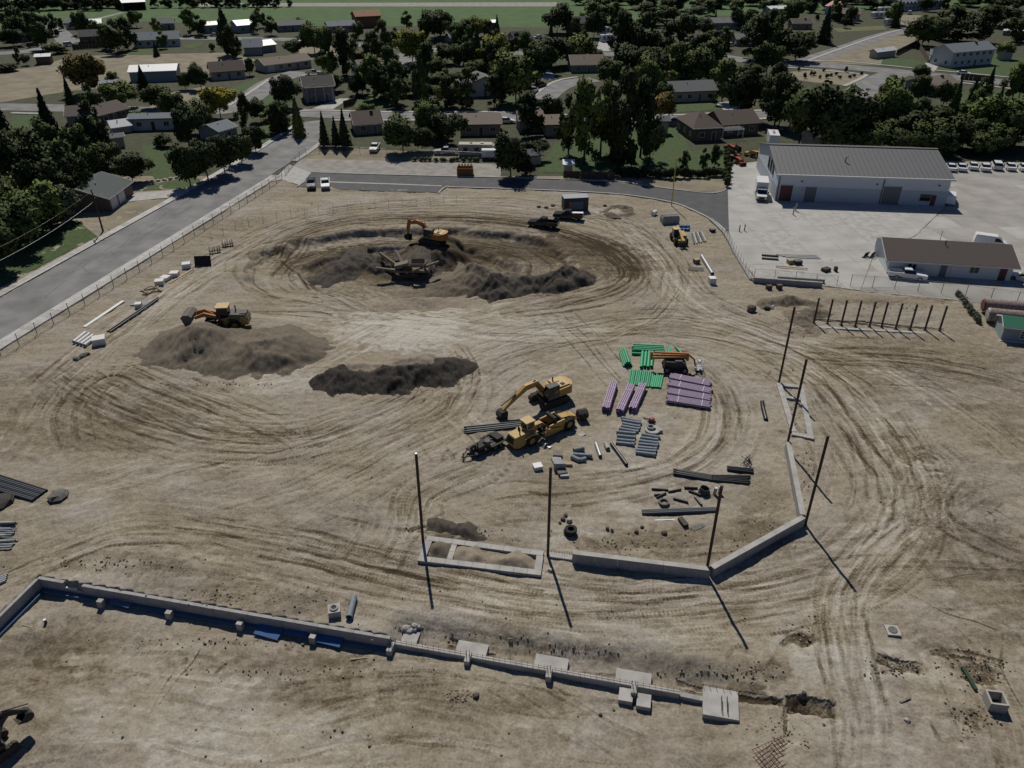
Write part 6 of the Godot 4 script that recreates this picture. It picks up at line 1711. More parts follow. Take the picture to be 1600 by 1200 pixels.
func flat_trailer(at: Vector3, turn: float):
	var o := thing("equipment_trailer", "low flat trailer loaded with a tank and black tools", "trailer", at, turn)
	o.scale = Vector3.ONE * 0.9
	for x in [-0.5, -1.35]:
		for s in [-1, 1]: wheel(o, Vector3(x, 0.36, s * 1.05), 0.36, 0.22)
	var f := bb()
	for s in [-1, 1]: f.box(Vector3(0, 0.62, s * 0.93), Vector3(4.8, 0.14, 0.1))
	for k in 9: f.box(Vector3(-2.3 + k * 0.58, 0.6, 0), Vector3(0.1, 0.1, 1.8))
	f.beam(Vector3(2.4, 0.55, -0.7), Vector3(3.8, 0.5, 0), 0.1, 0.1); f.beam(Vector3(2.4, 0.55, 0.7), Vector3(3.8, 0.5, 0), 0.1, 0.1)
	part(o, "frame", f, "dusty_black")
	for k in 8: part(o, "deck_plank", bb().box(Vector3(0, 0.69, -0.8 + k * 0.228), Vector3(4.7, 0.05, 0.2)), ["dusty_black", "dusty_grey"][k % 2])
	part(o, "fender", bb().box(Vector3(-0.9, 0.8, 1.1), Vector3(1.9, 0.06, 0.3)).box(Vector3(-0.9, 0.8, -1.1), Vector3(1.9, 0.06, 0.3)), "dusty_black")
	part(o, "tank", bb().cyl(Vector3(0.1, 0.72, -0.3), Vector3(0.1, 1.35, -0.3), 0.36, -1.0, 12), "dusty_grey")
	part(o, "engine", bb().box(Vector3(1.3, 1.0, -0.35), Vector3(0.9, 0.55, 0.8)).cyl(Vector3(1.6, 1.3, -0.3), Vector3(1.6, 1.8, -0.3), 0.07, -1.0, 6), "dusty_black")
	part(o, "toolbox", bb().box(Vector3(-1.6, 0.95, 0), Vector3(1.0, 0.45, 1.5)), "dusty_black")
	part(o, "spare_wheel", bb().ring(Vector3(2.0, 1.0, -0.12), Vector3(2.0, 1.0, 0.12), 0.42, 0.2, 14), "tyre")
	for k in 4: part(o, "hose", bb().path([Vector3(-0.9, 0.78 + k * 0.08, 0.5 - k * 0.2), Vector3(0.3, 0.95, 0.7 - k * 0.15), Vector3(1.9, 0.8 + k * 0.1, 0.5 - k * 0.3)], 0.06, 6), "dusty_grey")
	part(o, "jack", bb().cyl(Vector3(3.5, 0.02, 0.1), Vector3(3.5, 1.0, 0.1), 0.06, -1.0, 6), "dusty_black")

func box_truck(at: Vector3, turn: float):
	var o := thing("box_truck", "white box truck parked beside the warehouse gable", "truck", at, turn)
	for a in [[2.0, 0.85], [-2.1, 0.9]]:
		for s in [-1, 1]: wheel(o, Vector3(a[0], 0.45, s * a[1]), 0.45, 0.3)
	part(o, "chassis", bb().box(Vector3(-0.6, 0.7, 0), Vector3(6.4, 0.25, 0.9)), "dusty_black")
	part(o, "cargo_box", bb().box(Vector3(-1.2, 2.1, 0), Vector3(4.6, 2.5, 2.3)), "paint_white")
	part(o, "box_trim", bb().box(Vector3(-1.2, 0.86, 1.16), Vector3(4.6, 0.1, 0.04)).box(Vector3(1.12, 2.1, 0), Vector3(0.05, 2.3, 2.05)), "paint_silver")
	part(o, "cab", bb().prism([Vector2(1.15, 0.55), Vector2(3.4, 0.55), Vector2(3.45, 1.25), Vector2(2.5, 1.45), Vector2(1.15, 1.45)], [1.0, 0.95, 0.9, 1.0, 1.0]), "paint_white")
	part(o, "glass", bb().prism([Vector2(1.18, 1.43), Vector2(2.48, 1.43), Vector2(2.05, 2.15), Vector2(1.18, 2.15)], [0.95, 0.95, 0.82, 0.85]), "glass_dark")
	part(o, "cab_roof", bb().box(Vector3(1.6, 2.2, 0), Vector3(0.95, 0.12, 1.75)), "paint_white")
	part(o, "grille", bb().box(Vector3(3.45, 0.9, 0), Vector3(0.08, 0.4, 1.0)), "black_plastic")
	for s in [-1, 1]:
		part(o, "headlight", bb().box(Vector3(3.44, 0.95, s * 0.72), Vector3(0.1, 0.25, 0.3)), "lamp_clear")
		part(o, "mirror", bb().box(Vector3(2.3, 1.75, s * 1.2), Vector3(0.1, 0.4, 0.25)), "black_plastic")
	part(o, "bumper", bb().box(Vector3(3.55, 0.5, 0), Vector3(0.2, 0.25, 1.9)), "black_plastic")

func camper(at: Vector3, turn: float, len: float, label: String, m := "paint_white", stripe := "paint_grey"):
	var o := thing("camper_trailer", label, "camper", at, turn)
	var h := len / 2
	for x in [0.4, -0.5]:
		for s in [-1, 1]: wheel(o, Vector3(x, 0.35, s * 1.05), 0.35, 0.2)
	part(o, "shell", bb().prism([Vector2(-h, 0.5), Vector2(h - 0.3, 0.5), Vector2(h, 0.9), Vector2(h - 0.1, 2.4), Vector2(h - 0.7, 2.85), Vector2(-h + 0.2, 2.9), Vector2(-h, 2.5)], 1.2), m)
	part(o, "stripe", bb().box(Vector3(0, 1.1, 0), Vector3(len * 0.9, 0.25, 2.44)), stripe)
	for k in 3: window_in(o, Vector3(-h * 0.6 + k * h * 0.6, 1.5, 1.2), 0.8, 0.6, Basis(), "trim_dark")
	part(o, "roof_vent", bb().box(Vector3(-h * 0.3, 2.95, 0), Vector3(0.6, 0.2, 0.5)), "trim_dark")
	part(o, "air_unit", bb().box(Vector3(h * 0.3, 2.98, 0), Vector3(0.8, 0.25, 0.6)), "trim_white")
	part(o, "hitch", bb().beam(Vector3(h - 0.3, 0.5, 0.5), Vector3(h + 1.0, 0.5, 0), 0.08, 0.1).beam(Vector3(h - 0.3, 0.5, -0.5), Vector3(h + 1.0, 0.5, 0), 0.08, 0.1), "dusty_black")

func tractor(at: Vector3, turn: float, paint: String, label: String):
	var o := thing("farm_tractor", label, "tractor", at, turn)
	for s in [-1, 1]:
		wheel(o, Vector3(-0.9, 0.75, s * 0.85), 0.75, 0.42, "rim", true)
		wheel(o, Vector3(1.3, 0.42, s * 0.75), 0.42, 0.26)
	part(o, "hood", bb().prism([Vector2(0, 0.7), Vector2(1.9, 0.7), Vector2(1.9, 1.25), Vector2(0, 1.4)], 0.4), paint)
	part(o, "body", bb().box(Vector3(-0.6, 0.95, 0), Vector3(1.4, 0.6, 0.7)), "dusty_black")
	part(o, "fender", bb().box(Vector3(-0.9, 1.5, 0.85), Vector3(1.0, 0.08, 0.45)).box(Vector3(-0.9, 1.5, -0.85), Vector3(1.0, 0.08, 0.45)), paint)
	part(o, "seat", bb().box(Vector3(-0.7, 1.4, 0), Vector3(0.5, 0.12, 0.5)).box(Vector3(-0.95, 1.65, 0), Vector3(0.1, 0.5, 0.5)), "black_plastic")
	part(o, "roll_bar", bb().path([Vector3(-1.3, 1.2, -0.5), Vector3(-1.3, 2.4, -0.5), Vector3(-1.3, 2.4, 0.5), Vector3(-1.3, 1.2, 0.5)], 0.05), "dusty_black")
	part(o, "loader_arm", bb().prism(thick([Vector2(0.1, 1.3), Vector2(1.6, 1.4), Vector2(2.5, 0.6)], [0.18, 0.2, 0.16]), 0.05, 0.55).prism(thick([Vector2(0.1, 1.3), Vector2(1.6, 1.4), Vector2(2.5, 0.6)], [0.18, 0.2, 0.16]), 0.05, -0.55), paint)
	part(o, "bucket", bucket_shape(1.5, 0.6, Transform3D(Basis(), Vector3(2.8, 0.25, 0))), paint)

func make_vehicles():
	# machines on the site
	excavator(on(858, 627), turn_to(g(858, 627), g(777, 656)), "tan excavator reaching its arm down beside the scraper", "machine_yellow", [Vector2(0.75, 1.75), Vector2(2.1, 3.35), Vector2(3.6, 3.25), Vector2(5.3, 2.2)], Vector2(6.9, 1.1), 0.3, 0.93)
	excavator(on(676, 379), turn_to(g(676, 379), g(620, 381)), "orange excavator working on the mound above the screening plant", "machine_orange", [Vector2(0.75, 1.75), Vector2(2.0, 3.3), Vector2(3.2, 3.6), Vector2(4.9, 3.2)], Vector2(5.3, 1.0), 0.15, 0.92)
	excavator(on(-12, 1180), 0.95, "black compact excavator with curled bucket on the building pad", "dusty_black", [Vector2(0.75, 1.75), Vector2(1.6, 3.4), Vector2(2.6, 3.9)], Vector2(4.2, 2.6), -0.5, 0.7, "machine_orange")
	wheel_loader(on(352, 512), turn_to(g(352, 512), g(300, 514)))
	scraper(on(846, 680), turn_to(g(887, 670), g(818, 700)))
	telehandler(on(1060, 378), turn_to(g(1052, 366), g(1066, 388)))
	boom_lift(on(1054, 578), turn_to(g(1030, 578), g(1080, 579)))
	crusher(on(640, 430), turn_to(g(600, 434), g(680, 430)))
	flat_trailer(on(760, 700), turn_to(g(782, 688), g(738, 710)))
	# trucks and cars
	car("pickup", "paint_dark", on(849, 354), turn_to(g(872, 357), g(826, 351)), "black crew cab pickup on the dirt below the container")
	var fb := car("pickup", "paint_dark", on(888, 342), turn_to(g(910, 344), g(866, 340)), "dark pickup carrying pale boards beside the container")
	part(fb, "board", bb().box(Vector3(-1.8, 1.4, 0.2), Vector3(2.2, 0.1, 0.9), Basis(Vector3.UP, 0.2)), "tarp_white")
	car("pickup", "paint_navy", on(487, 292), turn_to(g(487, 284), g(487, 294)), "dark blue pickup in the new parking lane")
	car("pickup", "paint_white", on(509, 292), turn_to(g(509, 284), g(509, 294)), "white pickup in the new parking lane")
	car("pickup", "paint_white", on(586, 235), turn_to(g(591, 228), g(584, 238)), "white pickup under the tree by the gravel lot")
	car("pickup", "paint_silver", on(697, 241), turn_to(g(712, 241), g(680, 241)), "silver pickup parked near the long camper")
	car("pickup", "paint_white", on(1416, 435), turn_to(g(1390, 432), g(1442, 437)), "white crew cab pickup before the office")
	car("van", "paint_white", on(1483, 316), turn_to(g(1484, 306), g(1483, 318)) + PI, "white van at the warehouse corner")
	var first: Node3D = null
	var row := [[1485, 265], [1501, 265], [1519, 263], [1538, 265], [1556, 263], [1577, 264], [1598, 265]]
	for i in row.size():
		var p := on(row[i][0], row[i][1])
		if i == 4:
			car("suv", "paint_white", p, turn_to(g(row[i][0] + 4, 272), g(row[i][0] - 4, 258)), "white sport utility amid the row of white sedans")
		elif first == null: first = car("sedan", "paint_white", p, turn_to(g(row[i][0] + 4, 272), g(row[i][0] - 4, 258)), "white sedan in the row along the yard hedge", "white sedans along the yard hedge")
		else: copy_of(first, p, first.rotation.y + rng.randf_range(-0.06, 0.06))
	copy_of(first, on(1601, 440), turn_to(g(1590, 436), g(1612, 443)) + PI, "white sedan beside the office's far end", "cars by the office")
	car("van", "paint_white", on(1545, 384), turn_to(g(1530, 382), g(1560, 386)), "white van parked behind the office roof")
	box_truck(on(1188, 308), turn_to(g(1186, 290), g(1189, 312)))
	camper(on(745, 243), turn_to(g(720, 243), g(780, 243)), 8.5, "long pale camper trailer below the brown ranch house", "wall_cream")
	var ut := thing("utility_trailer", "white enclosed cargo trailer beside the long camper", "trailer", on(766, 248), turn_to(g(752, 248), g(780, 248)))
	for s in [-1, 1]: wheel(ut, Vector3(0, 0.3, s * 0.95), 0.3, 0.2)
	part(ut, "cargo_box", bb().box(Vector3(0, 1.35, 0), Vector3(3.9, 1.7, 1.9)), "paint_white")
	part(ut, "trim", bb().box(Vector3(0, 0.55, 0), Vector3(3.95, 0.12, 1.95)), "paint_grey")
	part(ut, "hitch", bb().beam(Vector3(1.9, 0.5, 0), Vector3(2.9, 0.45, 0), 0.1, 0.1), "dusty_black")
	camper(on(1206, 225), turn_to(g(1208, 232), g(1202, 215)), 7.0, "white fifth wheel camper behind the warehouse")
	camper(flat_g(942, 53), turn_to(flat_g(936, 54), flat_g(950, 53)), 6.5, "tall white camper beside the long brown house")
	camper(flat_g(948, 65), turn_to(flat_g(940, 65), flat_g(956, 64)), 6.0, "white camper with open awning in the driveway")
	camper(flat_g(1374, 28), turn_to(flat_g(1356, 28), flat_g(1392, 27)), 9.0, "long white motorhome on the northern drive")
	camper(flat_g(1382, 20), turn_to(flat_g(1360, 20), flat_g(1400, 19)), 8.0, "white roofed camper behind the motorhome", "paint_white", "paint_blue")
	camper(flat_g(1388, 39), turn_to(flat_g(1380, 39), flat_g(1396, 38)), 4.5, "small white cargo camper at the drive mouth")
	for c in [["sedan", "paint_white", 791, 192, 785, 192, 798, 192, "white car parked by the cross street"], ["sedan", "paint_blue", 1058, 193, 1046, 193, 1070, 193, "blue car parked by the cross street"], ["pickup", "paint_silver", 490, 117, 478, 117, 502, 116, "silver pickup beside the brown ranch house"], ["sedan", "paint_white", 1505, 117, 1494, 116, 1516, 118, "white car on the upper street"], ["suv", "paint_white", 109, 72, 104, 72, 114, 71, "white car at the western junction"], ["pickup", "paint_grey", 472, 61, 465, 61, 480, 60, "grey pickup in a northern driveway"], ["suv", "paint_dark", 845, 136, 838, 138, 852, 134, "dark car at the side street kerb"], ["pickup", "paint_silver", 834, 145, 830, 148, 838, 142, "grey pickup at the side street kerb"], ["sedan", "paint_white", 842, 60, 836, 60, 848, 59, "white car beside the small cream house"], ["sedan", "paint_blue", 1210, 207, 1204, 209, 1216, 206, "pale blue car behind the warehouse camper"], ["suv", "paint_white", 1421, 22, 1421, 24, 1421, 20, "white car before the far white house"], ["pickup", "paint_dark", 315, 60, 305, 60, 325, 60, "dark pickup on the north street"], ["sedan", "paint_silver", 336, 57, 330, 57, 342, 57, "silver car on the north street"], ["suv", "paint_dark", 52, 74, 46, 75, 58, 74, "dark car on the western street"], ["sedan", "paint_white", 1142, 72, 1136, 72, 1148, 71, "white car in the bungalow drive"]]:
		car(c[0], c[1], flat_g(c[2], c[3]) + Vector3(0, 0.03, 0), turn_to(flat_g(c[4], c[5]), flat_g(c[6], c[7])), c[8])
	tractor(on(1146, 237), 1.9, "machine_red", "red tractor backed against the yard hedge")
	tractor(on(1150, 254), -1.3, "machine_red", "red implement tractor at the concrete drive")
	tractor(on(1184, 246), 2.4, "machine_yellow", "small yellow tractor by the warehouse gable")

# ---- what stands and lies on the site ----
func pile(label: String, px: Array, wide: float, high: float, m: String, seed_: int, rough := 0.5, called := "soil_pile", steep := 0.9):
	# heap along a crest line: slumped flanks, lumps and gullies
	var crest := []
	for p in px: crest.append(flat_g(p[0], p[1]))
	var lo := Vector2(INF, INF)
	var hi := -lo
	for c in crest:
		lo = lo.min(Vector2(c.x, c.z)); hi = hi.max(Vector2(c.x, c.z))
	lo -= Vector2.ONE * wide * 1.3; hi += Vector2.ONE * wide * 1.3
	var cell := 0.24
	var nx := int((hi.x - lo.x) / cell)
	var nz := int((hi.y - lo.y) / cell)
	var f := FastNoiseLite.new()
	f.seed = seed_; f.frequency = 0.22; f.fractal_octaves = 4
	var hs := PackedFloat32Array()
	hs.resize((nx + 1) * (nz + 1))
	for j in nz + 1:
		for i in nx + 1:
			var q := Vector2(lo.x + i * cell, lo.y + j * cell)
			var best := 0.0
			for k in crest.size() - 1:
				var a := Vector2(crest[k].x, crest[k].z)
				var b := Vector2(crest[k + 1].x, crest[k + 1].z)
				var c := Geometry2D.get_closest_point_to_segment(q, a, b)
				var t := c.distance_to(a) / maxf(0.01, a.distance_to(b))
				var hk := 0.82 + 0.2 * sin(seed_ + (k + t) * 2.3)
				best = maxf(best, hk * (1.0 - (q.distance_to(c) + 1.5 * f.get_noise_2d(q.x, q.y)) / wide))
			var n1 := f.get_noise_2d(q.x * 2.2 + 90.0, q.y * 2.2)
			var n2 := f.get_noise_2d(q.x * 6.0, q.y * 6.0 + 40.0)
			var v := best
			if v > 0.0: v = pow(v, steep) * high + rough * (n1 * 0.55 + n2 * 0.3) * smoothstep(0.0, 0.35, v)
			else: v = v * 1.5
			hs[j * (nx + 1) + i] = v - 0.04
	var v := PackedVector3Array()
	var n := PackedVector3Array()
	var id := {}
	var ix := PackedInt32Array()
	for j in nz:
		for i in nx:
			var k := j * (nx + 1) + i
			var cs := [k, k + 1, k + nx + 2, k + nx + 1]
			if maxf(maxf(hs[cs[0]], hs[cs[1]]), maxf(hs[cs[2]], hs[cs[3]])) < 0.0: continue
			for c in cs:
				if not id.has(c):
					id[c] = v.size()
					var ci: int = c % (nx + 1)
					var cj: int = c / (nx + 1)
					var x := lo.x + ci * cell
					var z := lo.y + cj * cell
					v.append(Vector3(x, land(x, z) + maxf(hs[c], -0.12), z))
					var l := hs[c - 1] if ci > 0 else hs[c]
					var r := hs[c + 1] if ci < nx else hs[c]
					var u := hs[c - nx - 1] if cj > 0 else hs[c]
					var d := hs[c + nx + 1] if cj < nz else hs[c]
					n.append(Vector3(l - r, 2.0 * cell, u - d).normalized())
			ix.append_array(PackedInt32Array([id[cs[0]], id[cs[1]], id[cs[2]], id[cs[0]], id[cs[2]], id[cs[3]]]))
	var a := []
	a.resize(Mesh.ARRAY_MAX)
	a[Mesh.ARRAY_VERTEX] = v; a[Mesh.ARRAY_NORMAL] = n; a[Mesh.ARRAY_INDEX] = ix
	var am := ArrayMesh.new()
	am.add_surface_from_arrays(Mesh.PRIMITIVE_TRIANGLES, a)
	return solo(called, am, m, label, "pile")

func pipe_at(a: Vector3, b: Vector3, r: float, m: String, label: String, group: String, called := "pipe", bell := false):
	var c := (a + b) * 0.5
	var d := (b - a)
	var h := d.length() / 2
	var s := bb().ring(Vector3(-h, 0, 0), Vector3(h, 0, 0), r, r * 0.86, 12)
	if bell: s.ring(Vector3(h - 0.25, 0, 0), Vector3(h, 0, 0), r * 1.15, r * 0.9, 12)
	var o := solo(called, s, m, label, "pipe", c, 0.0, group)
	o.rotation = Vector3(0, atan2(-d.z, d.x), asin(clampf(d.y / maxf(0.01, d.length()), -1, 1)))
	return o

func pipe_px(u0, v0, u1, v1, r: float, m: String, label: String, group: String, up := 0.0, called := "pipe", bell := false):
	return pipe_at(g(u0, v0) + Vector3(0, r + up - 0.015, 0), g(u1, v1) + Vector3(0, r + up - 0.015, 0), r, m, label, group, called, bell)

func strapped(label: String, a: Vector3, b: Vector3, across: int, layers: int, r: float, mats: Array, group: String):
	# a banded unit of pipes on dunnage
	var c := (a + b) * 0.5
	var d := b - a
	var h := d.length() / 2
	var o := thing("pipe_bundle", label, "pipe bundle", c, atan2(-d.z, d.x), group)
	var shapes := [bb().ring(Vector3(-h, 0, 0), Vector3(h - 0.06, 0, 0), r, r * 0.85, 10).mesh(), bb().ring(Vector3(-h + 0.1, 0, 0), Vector3(h, 0, 0), r, r * 0.85, 10).mesh()]
	for k in layers:
		for i in across:
			var p := part(o, "pipe", shapes[(i + k) % 2], mats[(i * 3 + k) % mats.size()])
			p.position = Vector3(rng.randf_range(-0.16, 0.16), 0.12 + r + k * r * 1.95, (i - (across - 1) / 2.0) * r * 2.04)
	for s in [-0.55, 0.55]:
		part(o, "bearer", bb().box(Vector3(h * s, 0.04, 0), Vector3(0.1, 0.1, across * r * 2.3)), "timber")
		part(o, "strap", bb().box(Vector3(h * s + 0.2, 0.125 + layers * r * 1.96 + 0.01, 0), Vector3(0.06, 0.02, across * r * 2.1)), "trim_white")
	return o

func run_wall(parent: Node, called: String, a: Vector3, b: Vector3, w: float, y0: float, y1: float, m, sec := 0.0):
	# straight wall from a to b; sec > 0 casts it in lengths with open joints
	var d := Vector3(b.x - a.x, 0, b.z - a.z)
	var n := 1 if sec <= 0.0 else maxi(1, int(round(d.length() / sec)))
	for i in n:
		var p := Vector3(a.x, 0, a.z) + d * (float(i) / n)
		var q := Vector3(a.x, 0, a.z) + d * (float(i + 1) / n)
		var e := d.normalized() * (0.012 if n > 1 else 0.0)
		part(parent, called, bb().beam(p + e + Vector3.UP * (y0 + y1) / 2, q - e + Vector3.UP * (y0 + y1) / 2, w, y1 - y0), m)

func rebar(lines: Array, r := 0.018) -> B:
	var b := bb()
	for l in lines: b.cyl(l[0], l[1], r, -1.0, 4, false)
	return b

func lump(r: float, seed_: int, squash := 0.7) -> B:
	# a broken stone
	var q := RandomNumberGenerator.new()
	q.seed = seed_
	var b := bb()
	var rows := 4
	var cols := 7
	var pts := []
	for i in rows + 1:
		var row := []
		for j in cols:
			var th := PI * i / rows
			var ph := TAU * j / cols
			row.append(Vector3(sin(th) * cos(ph), cos(th) * squash, sin(th) * sin(ph)) * r * q.randf_range(0.72, 1.15) if i > 0 and i < rows else Vector3(0, cos(th) * squash * r, 0))
		pts.append(row)
	for i in rows:
		for j in cols:
			var k := (j + 1) % cols
			b.quad(pts[i][j], pts[i][k], pts[i + 1][k], pts[i + 1][j])
	return b

func make_piles():
	pile("long low pile of near-black mulch lying alone on the tan earth", [[530, 595], [570, 595], [620, 592], [680, 585], [700, 578]], 3.2, 1.9, "soil_dark", 3, 0.5)
	pile("broad brown soil pile below the wheel loader", [[278, 544], [312, 548], [345, 552], [385, 562], [425, 558], [458, 548]], 4.9, 2.5, "soil_mid", 5, 0.16, "soil_pile", 0.95)
	pile("pale tan bank behind the black mulch pile", [[545, 578], [600, 574], [655, 566]], 2.0, 0.9, "site_fines", 47, 0.25)
	pile("dark crumbly heap east of the screening plant", [[772, 440], [805, 438], [845, 440], [885, 436]], 4.3, 2.8, "soil_heap", 8, 0.55)
	pile("dark heap west of the screening plant", [[512, 412], [540, 400], [562, 388]], 3.6, 2.0, "soil_heap", 11, 0.4)
	pile("dug bank between the plant and the orange excavator", [[592, 396], [620, 396], [652, 400]], 2.8, 1.7, "soil_heap", 14, 0.6)
	pile("grey screened sand mound beside the plant's right conveyor", [[700, 420], [735, 412], [768, 418]], 4.6, 2.6, "soil_mid", 17, 0.3, "soil_pile", 1.05)
	pile("tan fines mound in front of the screening plant", [[620, 462], [660, 462], [690, 456]], 4.4, 1.0, "site_fines", 19, 0.25, "soil_pile", 1.3)
	pile("low earth mound inside the long concrete footing frame", [[735, 872], [775, 878], [815, 882]], 1.15, 0.75, "site_fines", 23, 0.3)
	pile("small earth mound inside the short footing frame", [[684, 862], [694, 864]], 0.75, 0.6, "soil_mid", 29, 0.3)
	pile("dark spoil bank behind the footing frame", [[690, 826], [720, 832], [752, 838]], 1.1, 0.6, "soil_heap", 31, 0.4)
	pile("spoil heap at the end of the steel post row", [[1252, 500], [1268, 492], [1288, 490]], 1.9, 0.9, "soil_mid", 37, 0.5)
	pile("dark spoil ring round the concrete washout", [[945, 330], [958, 322], [985, 324], [985, 334], [962, 338], [946, 333]], 0.9, 0.5, "soil_mid", 41, 0.3)
	pile("low ridge of spoil beside the rear site wall", [[1200, 476], [1230, 470], [1262, 474]], 1.6, 0.8, "soil_mid", 43, 0.5)

func make_foundations():
	# the foundation of the building
	var o := thing("foundation_wall", "grey concrete foundation wall with a corner and low column stubs", "foundation")
	var c := wall_c
	var gap0 := c + wall_d * 2.55
	var gap1 := c + wall_d * 4.35
	run_wall(o, "wall_length", c, gap0, 0.3, -1.3, 0.06, "concrete_wall")
	run_wall(o, "wall_length", gap1, wall_e, 0.3, -1.3, 0.06, "concrete_wall", 3.0)
	run_wall(o, "wall_length", gap0 + wall_d * 0.02, gap1 - wall_d * 0.02, 0.28, -1.3, -0.6, "concrete_wall")
	run_wall(o, "wall_length", c + wall_w * 0.16, c + wall_w * 17.0, 0.3, -1.3, 0.05, "concrete_wall", 3.0)
	var south := Vector3(-wall_d.z, 0, wall_d.x)
	if south.z < 0: south = -south
	var east := Vector3(-wall_w.z, 0, wall_w.x)
	if east.x < 0: east = -east
	run_wall(o, "ledge", c + south * 0.36 + wall_d * 0.4, wall_e + south * 0.36, 0.4, -1.3, -0.95, "insulation_blue")
	run_wall(o, "ledge", c + east * 0.36 + wall_w * 0.7, c + wall_w * 17.0 + east * 0.36, 0.4, -1.3, -0.95, "insulation_blue")
	for p in [[156, 938], [263, 956], [374, 973], [488, 994]]:
		var q := flat_g(p[0], p[1], -0.45)
		part(o, "column_stub", bb().box(Vector3(q.x, -0.9, q.z), Vector3(0.5, 0.9, 0.4), Basis(Vector3.UP, turn_to(c, wall_e))), "concrete")
	var sill := flat_g(113, 917, -0.55)
	part(o, "sill", bb().box(Vector3(sill.x, -0.53, sill.z), Vector3(1.25, 0.12, 0.5), Basis(Vector3.UP, turn_to(c, wall_e))), "tarp_white")
	# vertical tie marks along the formed face are real grooves between form panels
	# low stem wall going on from it
	var s := thing("stem_wall", "low stem wall of concrete with pads, piers and rebar", "foundation")
	var turn := turn_to(c, wall_e)
	var bs := Basis(Vector3.UP, turn)
	var a := flat_g(618, 1003, -0.62)
	var b := flat_g(1062, 1081, -0.62)
	run_wall(s, "wall_length", a, b, 0.42, -1.4, -0.63, "concrete", 4.0)
	var b2 := flat_g(1100, 1092, -0.85)
	run_wall(s, "wall_length", b + wall_d * 0.1, b2, 0.4, -1.4, -0.85, "concrete_wall")
	var bars := []
	var len := (b - a).length()
	for i in int(len / 0.45):
		var p := a + (b - a).normalized() * (i * 0.45)
		p.y = -0.65
		bars.append([p + Vector3(0, -0.1, 0), p + Vector3(0.03, 0.42, 0)])
	for k in [-0.1, 0.1]: bars.append([Vector3(a.x, -0.52, a.z) + south * k, Vector3(b.x, -0.52, b.z) + south * k])
	part(s, "rebar", rebar(bars, 0.012), "rust")
	for p in [[738, 1011, 2.5], [862, 1033, 2.6], [990, 1056, 2.7], [643, 991, 1.3]]:
		var q := flat_g(p[0], p[1], -0.66)
		part(s, "footing_pad", bb().box(Vector3(q.x, -1.03, q.z) + south * 0.25, Vector3(p[2], 0.7, 1.5), bs), "concrete")
	for p in [[610, 1010], [731, 1026], [858, 1050], [991, 1074]]:
		var q := flat_g(p[0], p[1], -0.5)
		part(s, "pier", bb().box(Vector3(q.x, -0.9, q.z), Vector3(0.42, 0.8, 0.95), bs), "concrete")
		var cage := []
		for x in [-0.12, 0.12]: for z in [-0.25, 0.1]: cage.append([Vector3(q.x + x, -0.52, q.z + z), Vector3(q.x + x, -0.05, q.z + z)])
		part(s, "rebar", rebar(cage, 0.02), "steel_dark")
	for p in [[978, 1085], [1006, 1094]]:
		var q := flat_g(p[0], p[1], -0.8)
		part(s, "footing_pad", bb().box(Vector3(q.x, -1.1, q.z), Vector3(1.05, 0.6, 1.15), bs), "concrete")
	var f := flat_g(1126, 1098, -0.7)
	var ft := thing("column_footing", "large pale square column footing with rebar at the wall's end", "footing", Vector3(f.x, -1.3, f.z), turn)
	part(ft, "block", bb().box(Vector3(0, 0.3, 0), Vector3(2.6, 0.6, 2.5)), "concrete")
	var cage := []
	for i in 6: cage.append([Vector3(-1.3 + i * 0.5, 0.62, -1.2), Vector3(-1.3 + i * 0.5, 1.0, -1.15)])
	for i in 7: for x in [0.05, 0.45]: cage.append([Vector3(x, 0.62, -0.35 + i * 0.2), Vector3(x, 0.95, -0.35 + i * 0.2)])
	cage.append([Vector3(0.05, 0.95, -0.4), Vector3(0.05, 0.95, 0.9)]); cage.append([Vector3(0.45, 0.95, -0.4), Vector3(0.45, 0.95, 0.9)])
	part(ft, "rebar", rebar(cage, 0.02), "steel_dark")
	# flat mat of bars
	var m0 := on(1216, 1186)
	var mat := thing("rebar_mat", "square grid mat of dark rebar lying on the earth", "rebar mat", Vector3(m0.x, land(m0.x, m0.z) + 0.06, m0.z), 0.42)
	for i in 10: part(mat, "bar", bb().cyl(Vector3(-1.25 + i * 0.28, 0, -1.3), Vector3(-1.25 + i * 0.28, 0, 1.5), 0.022, -1.0, 5), "rust")
	for i in 10: part(mat, "bar", bb().cyl(Vector3(-1.3, 0.03, -1.25 + i * 0.3), Vector3(1.35, 0.03, -1.25 + i * 0.3), 0.022, -1.0, 5), "rust")
	# footing frames of the two dugouts
	for fr in [[[[668, 837], [850, 861], [845, 899], [652, 876]], 0.235, "long concrete footing frame with two open bays"], [[[1213, 598], [1255, 602], [1272, 686], [1237, 679]], 0.0, "narrow concrete footing frame beside the backstop wall"]]:
		var d := thing("dugout_footing", fr[2], "footing")
		var p := []
		for q in fr[0]: p.append(flat_g(q[0], q[1], 0.22))
		var w := 0.62
		for e in [[0, 1], [1, 2], [2, 3], [3, 0]]:
			var u: Vector3 = p[e[0]]
			var v: Vector3 = p[e[1]]
			var dd := (v - u).normalized()
			var inn := Vector3(-dd.z, 0, dd.x)
			var mid: Vector3 = (p[0] + p[1] + p[2] + p[3]) / 4.0
			if inn.dot(mid - u) < 0: inn = -inn
			var cut := 0.0 if e[0] % 2 == 0 else w + 0.02
			var top := 0.24 if e[0] % 2 == 0 else 0.236
			run_wall(d, "beam", u + inn * w / 2 + dd * cut, v + inn * w / 2 - dd * cut, w, -0.25, top, "concrete", 1.2)
		var k := 0.25 if fr[1] > 0.0 else 0.28
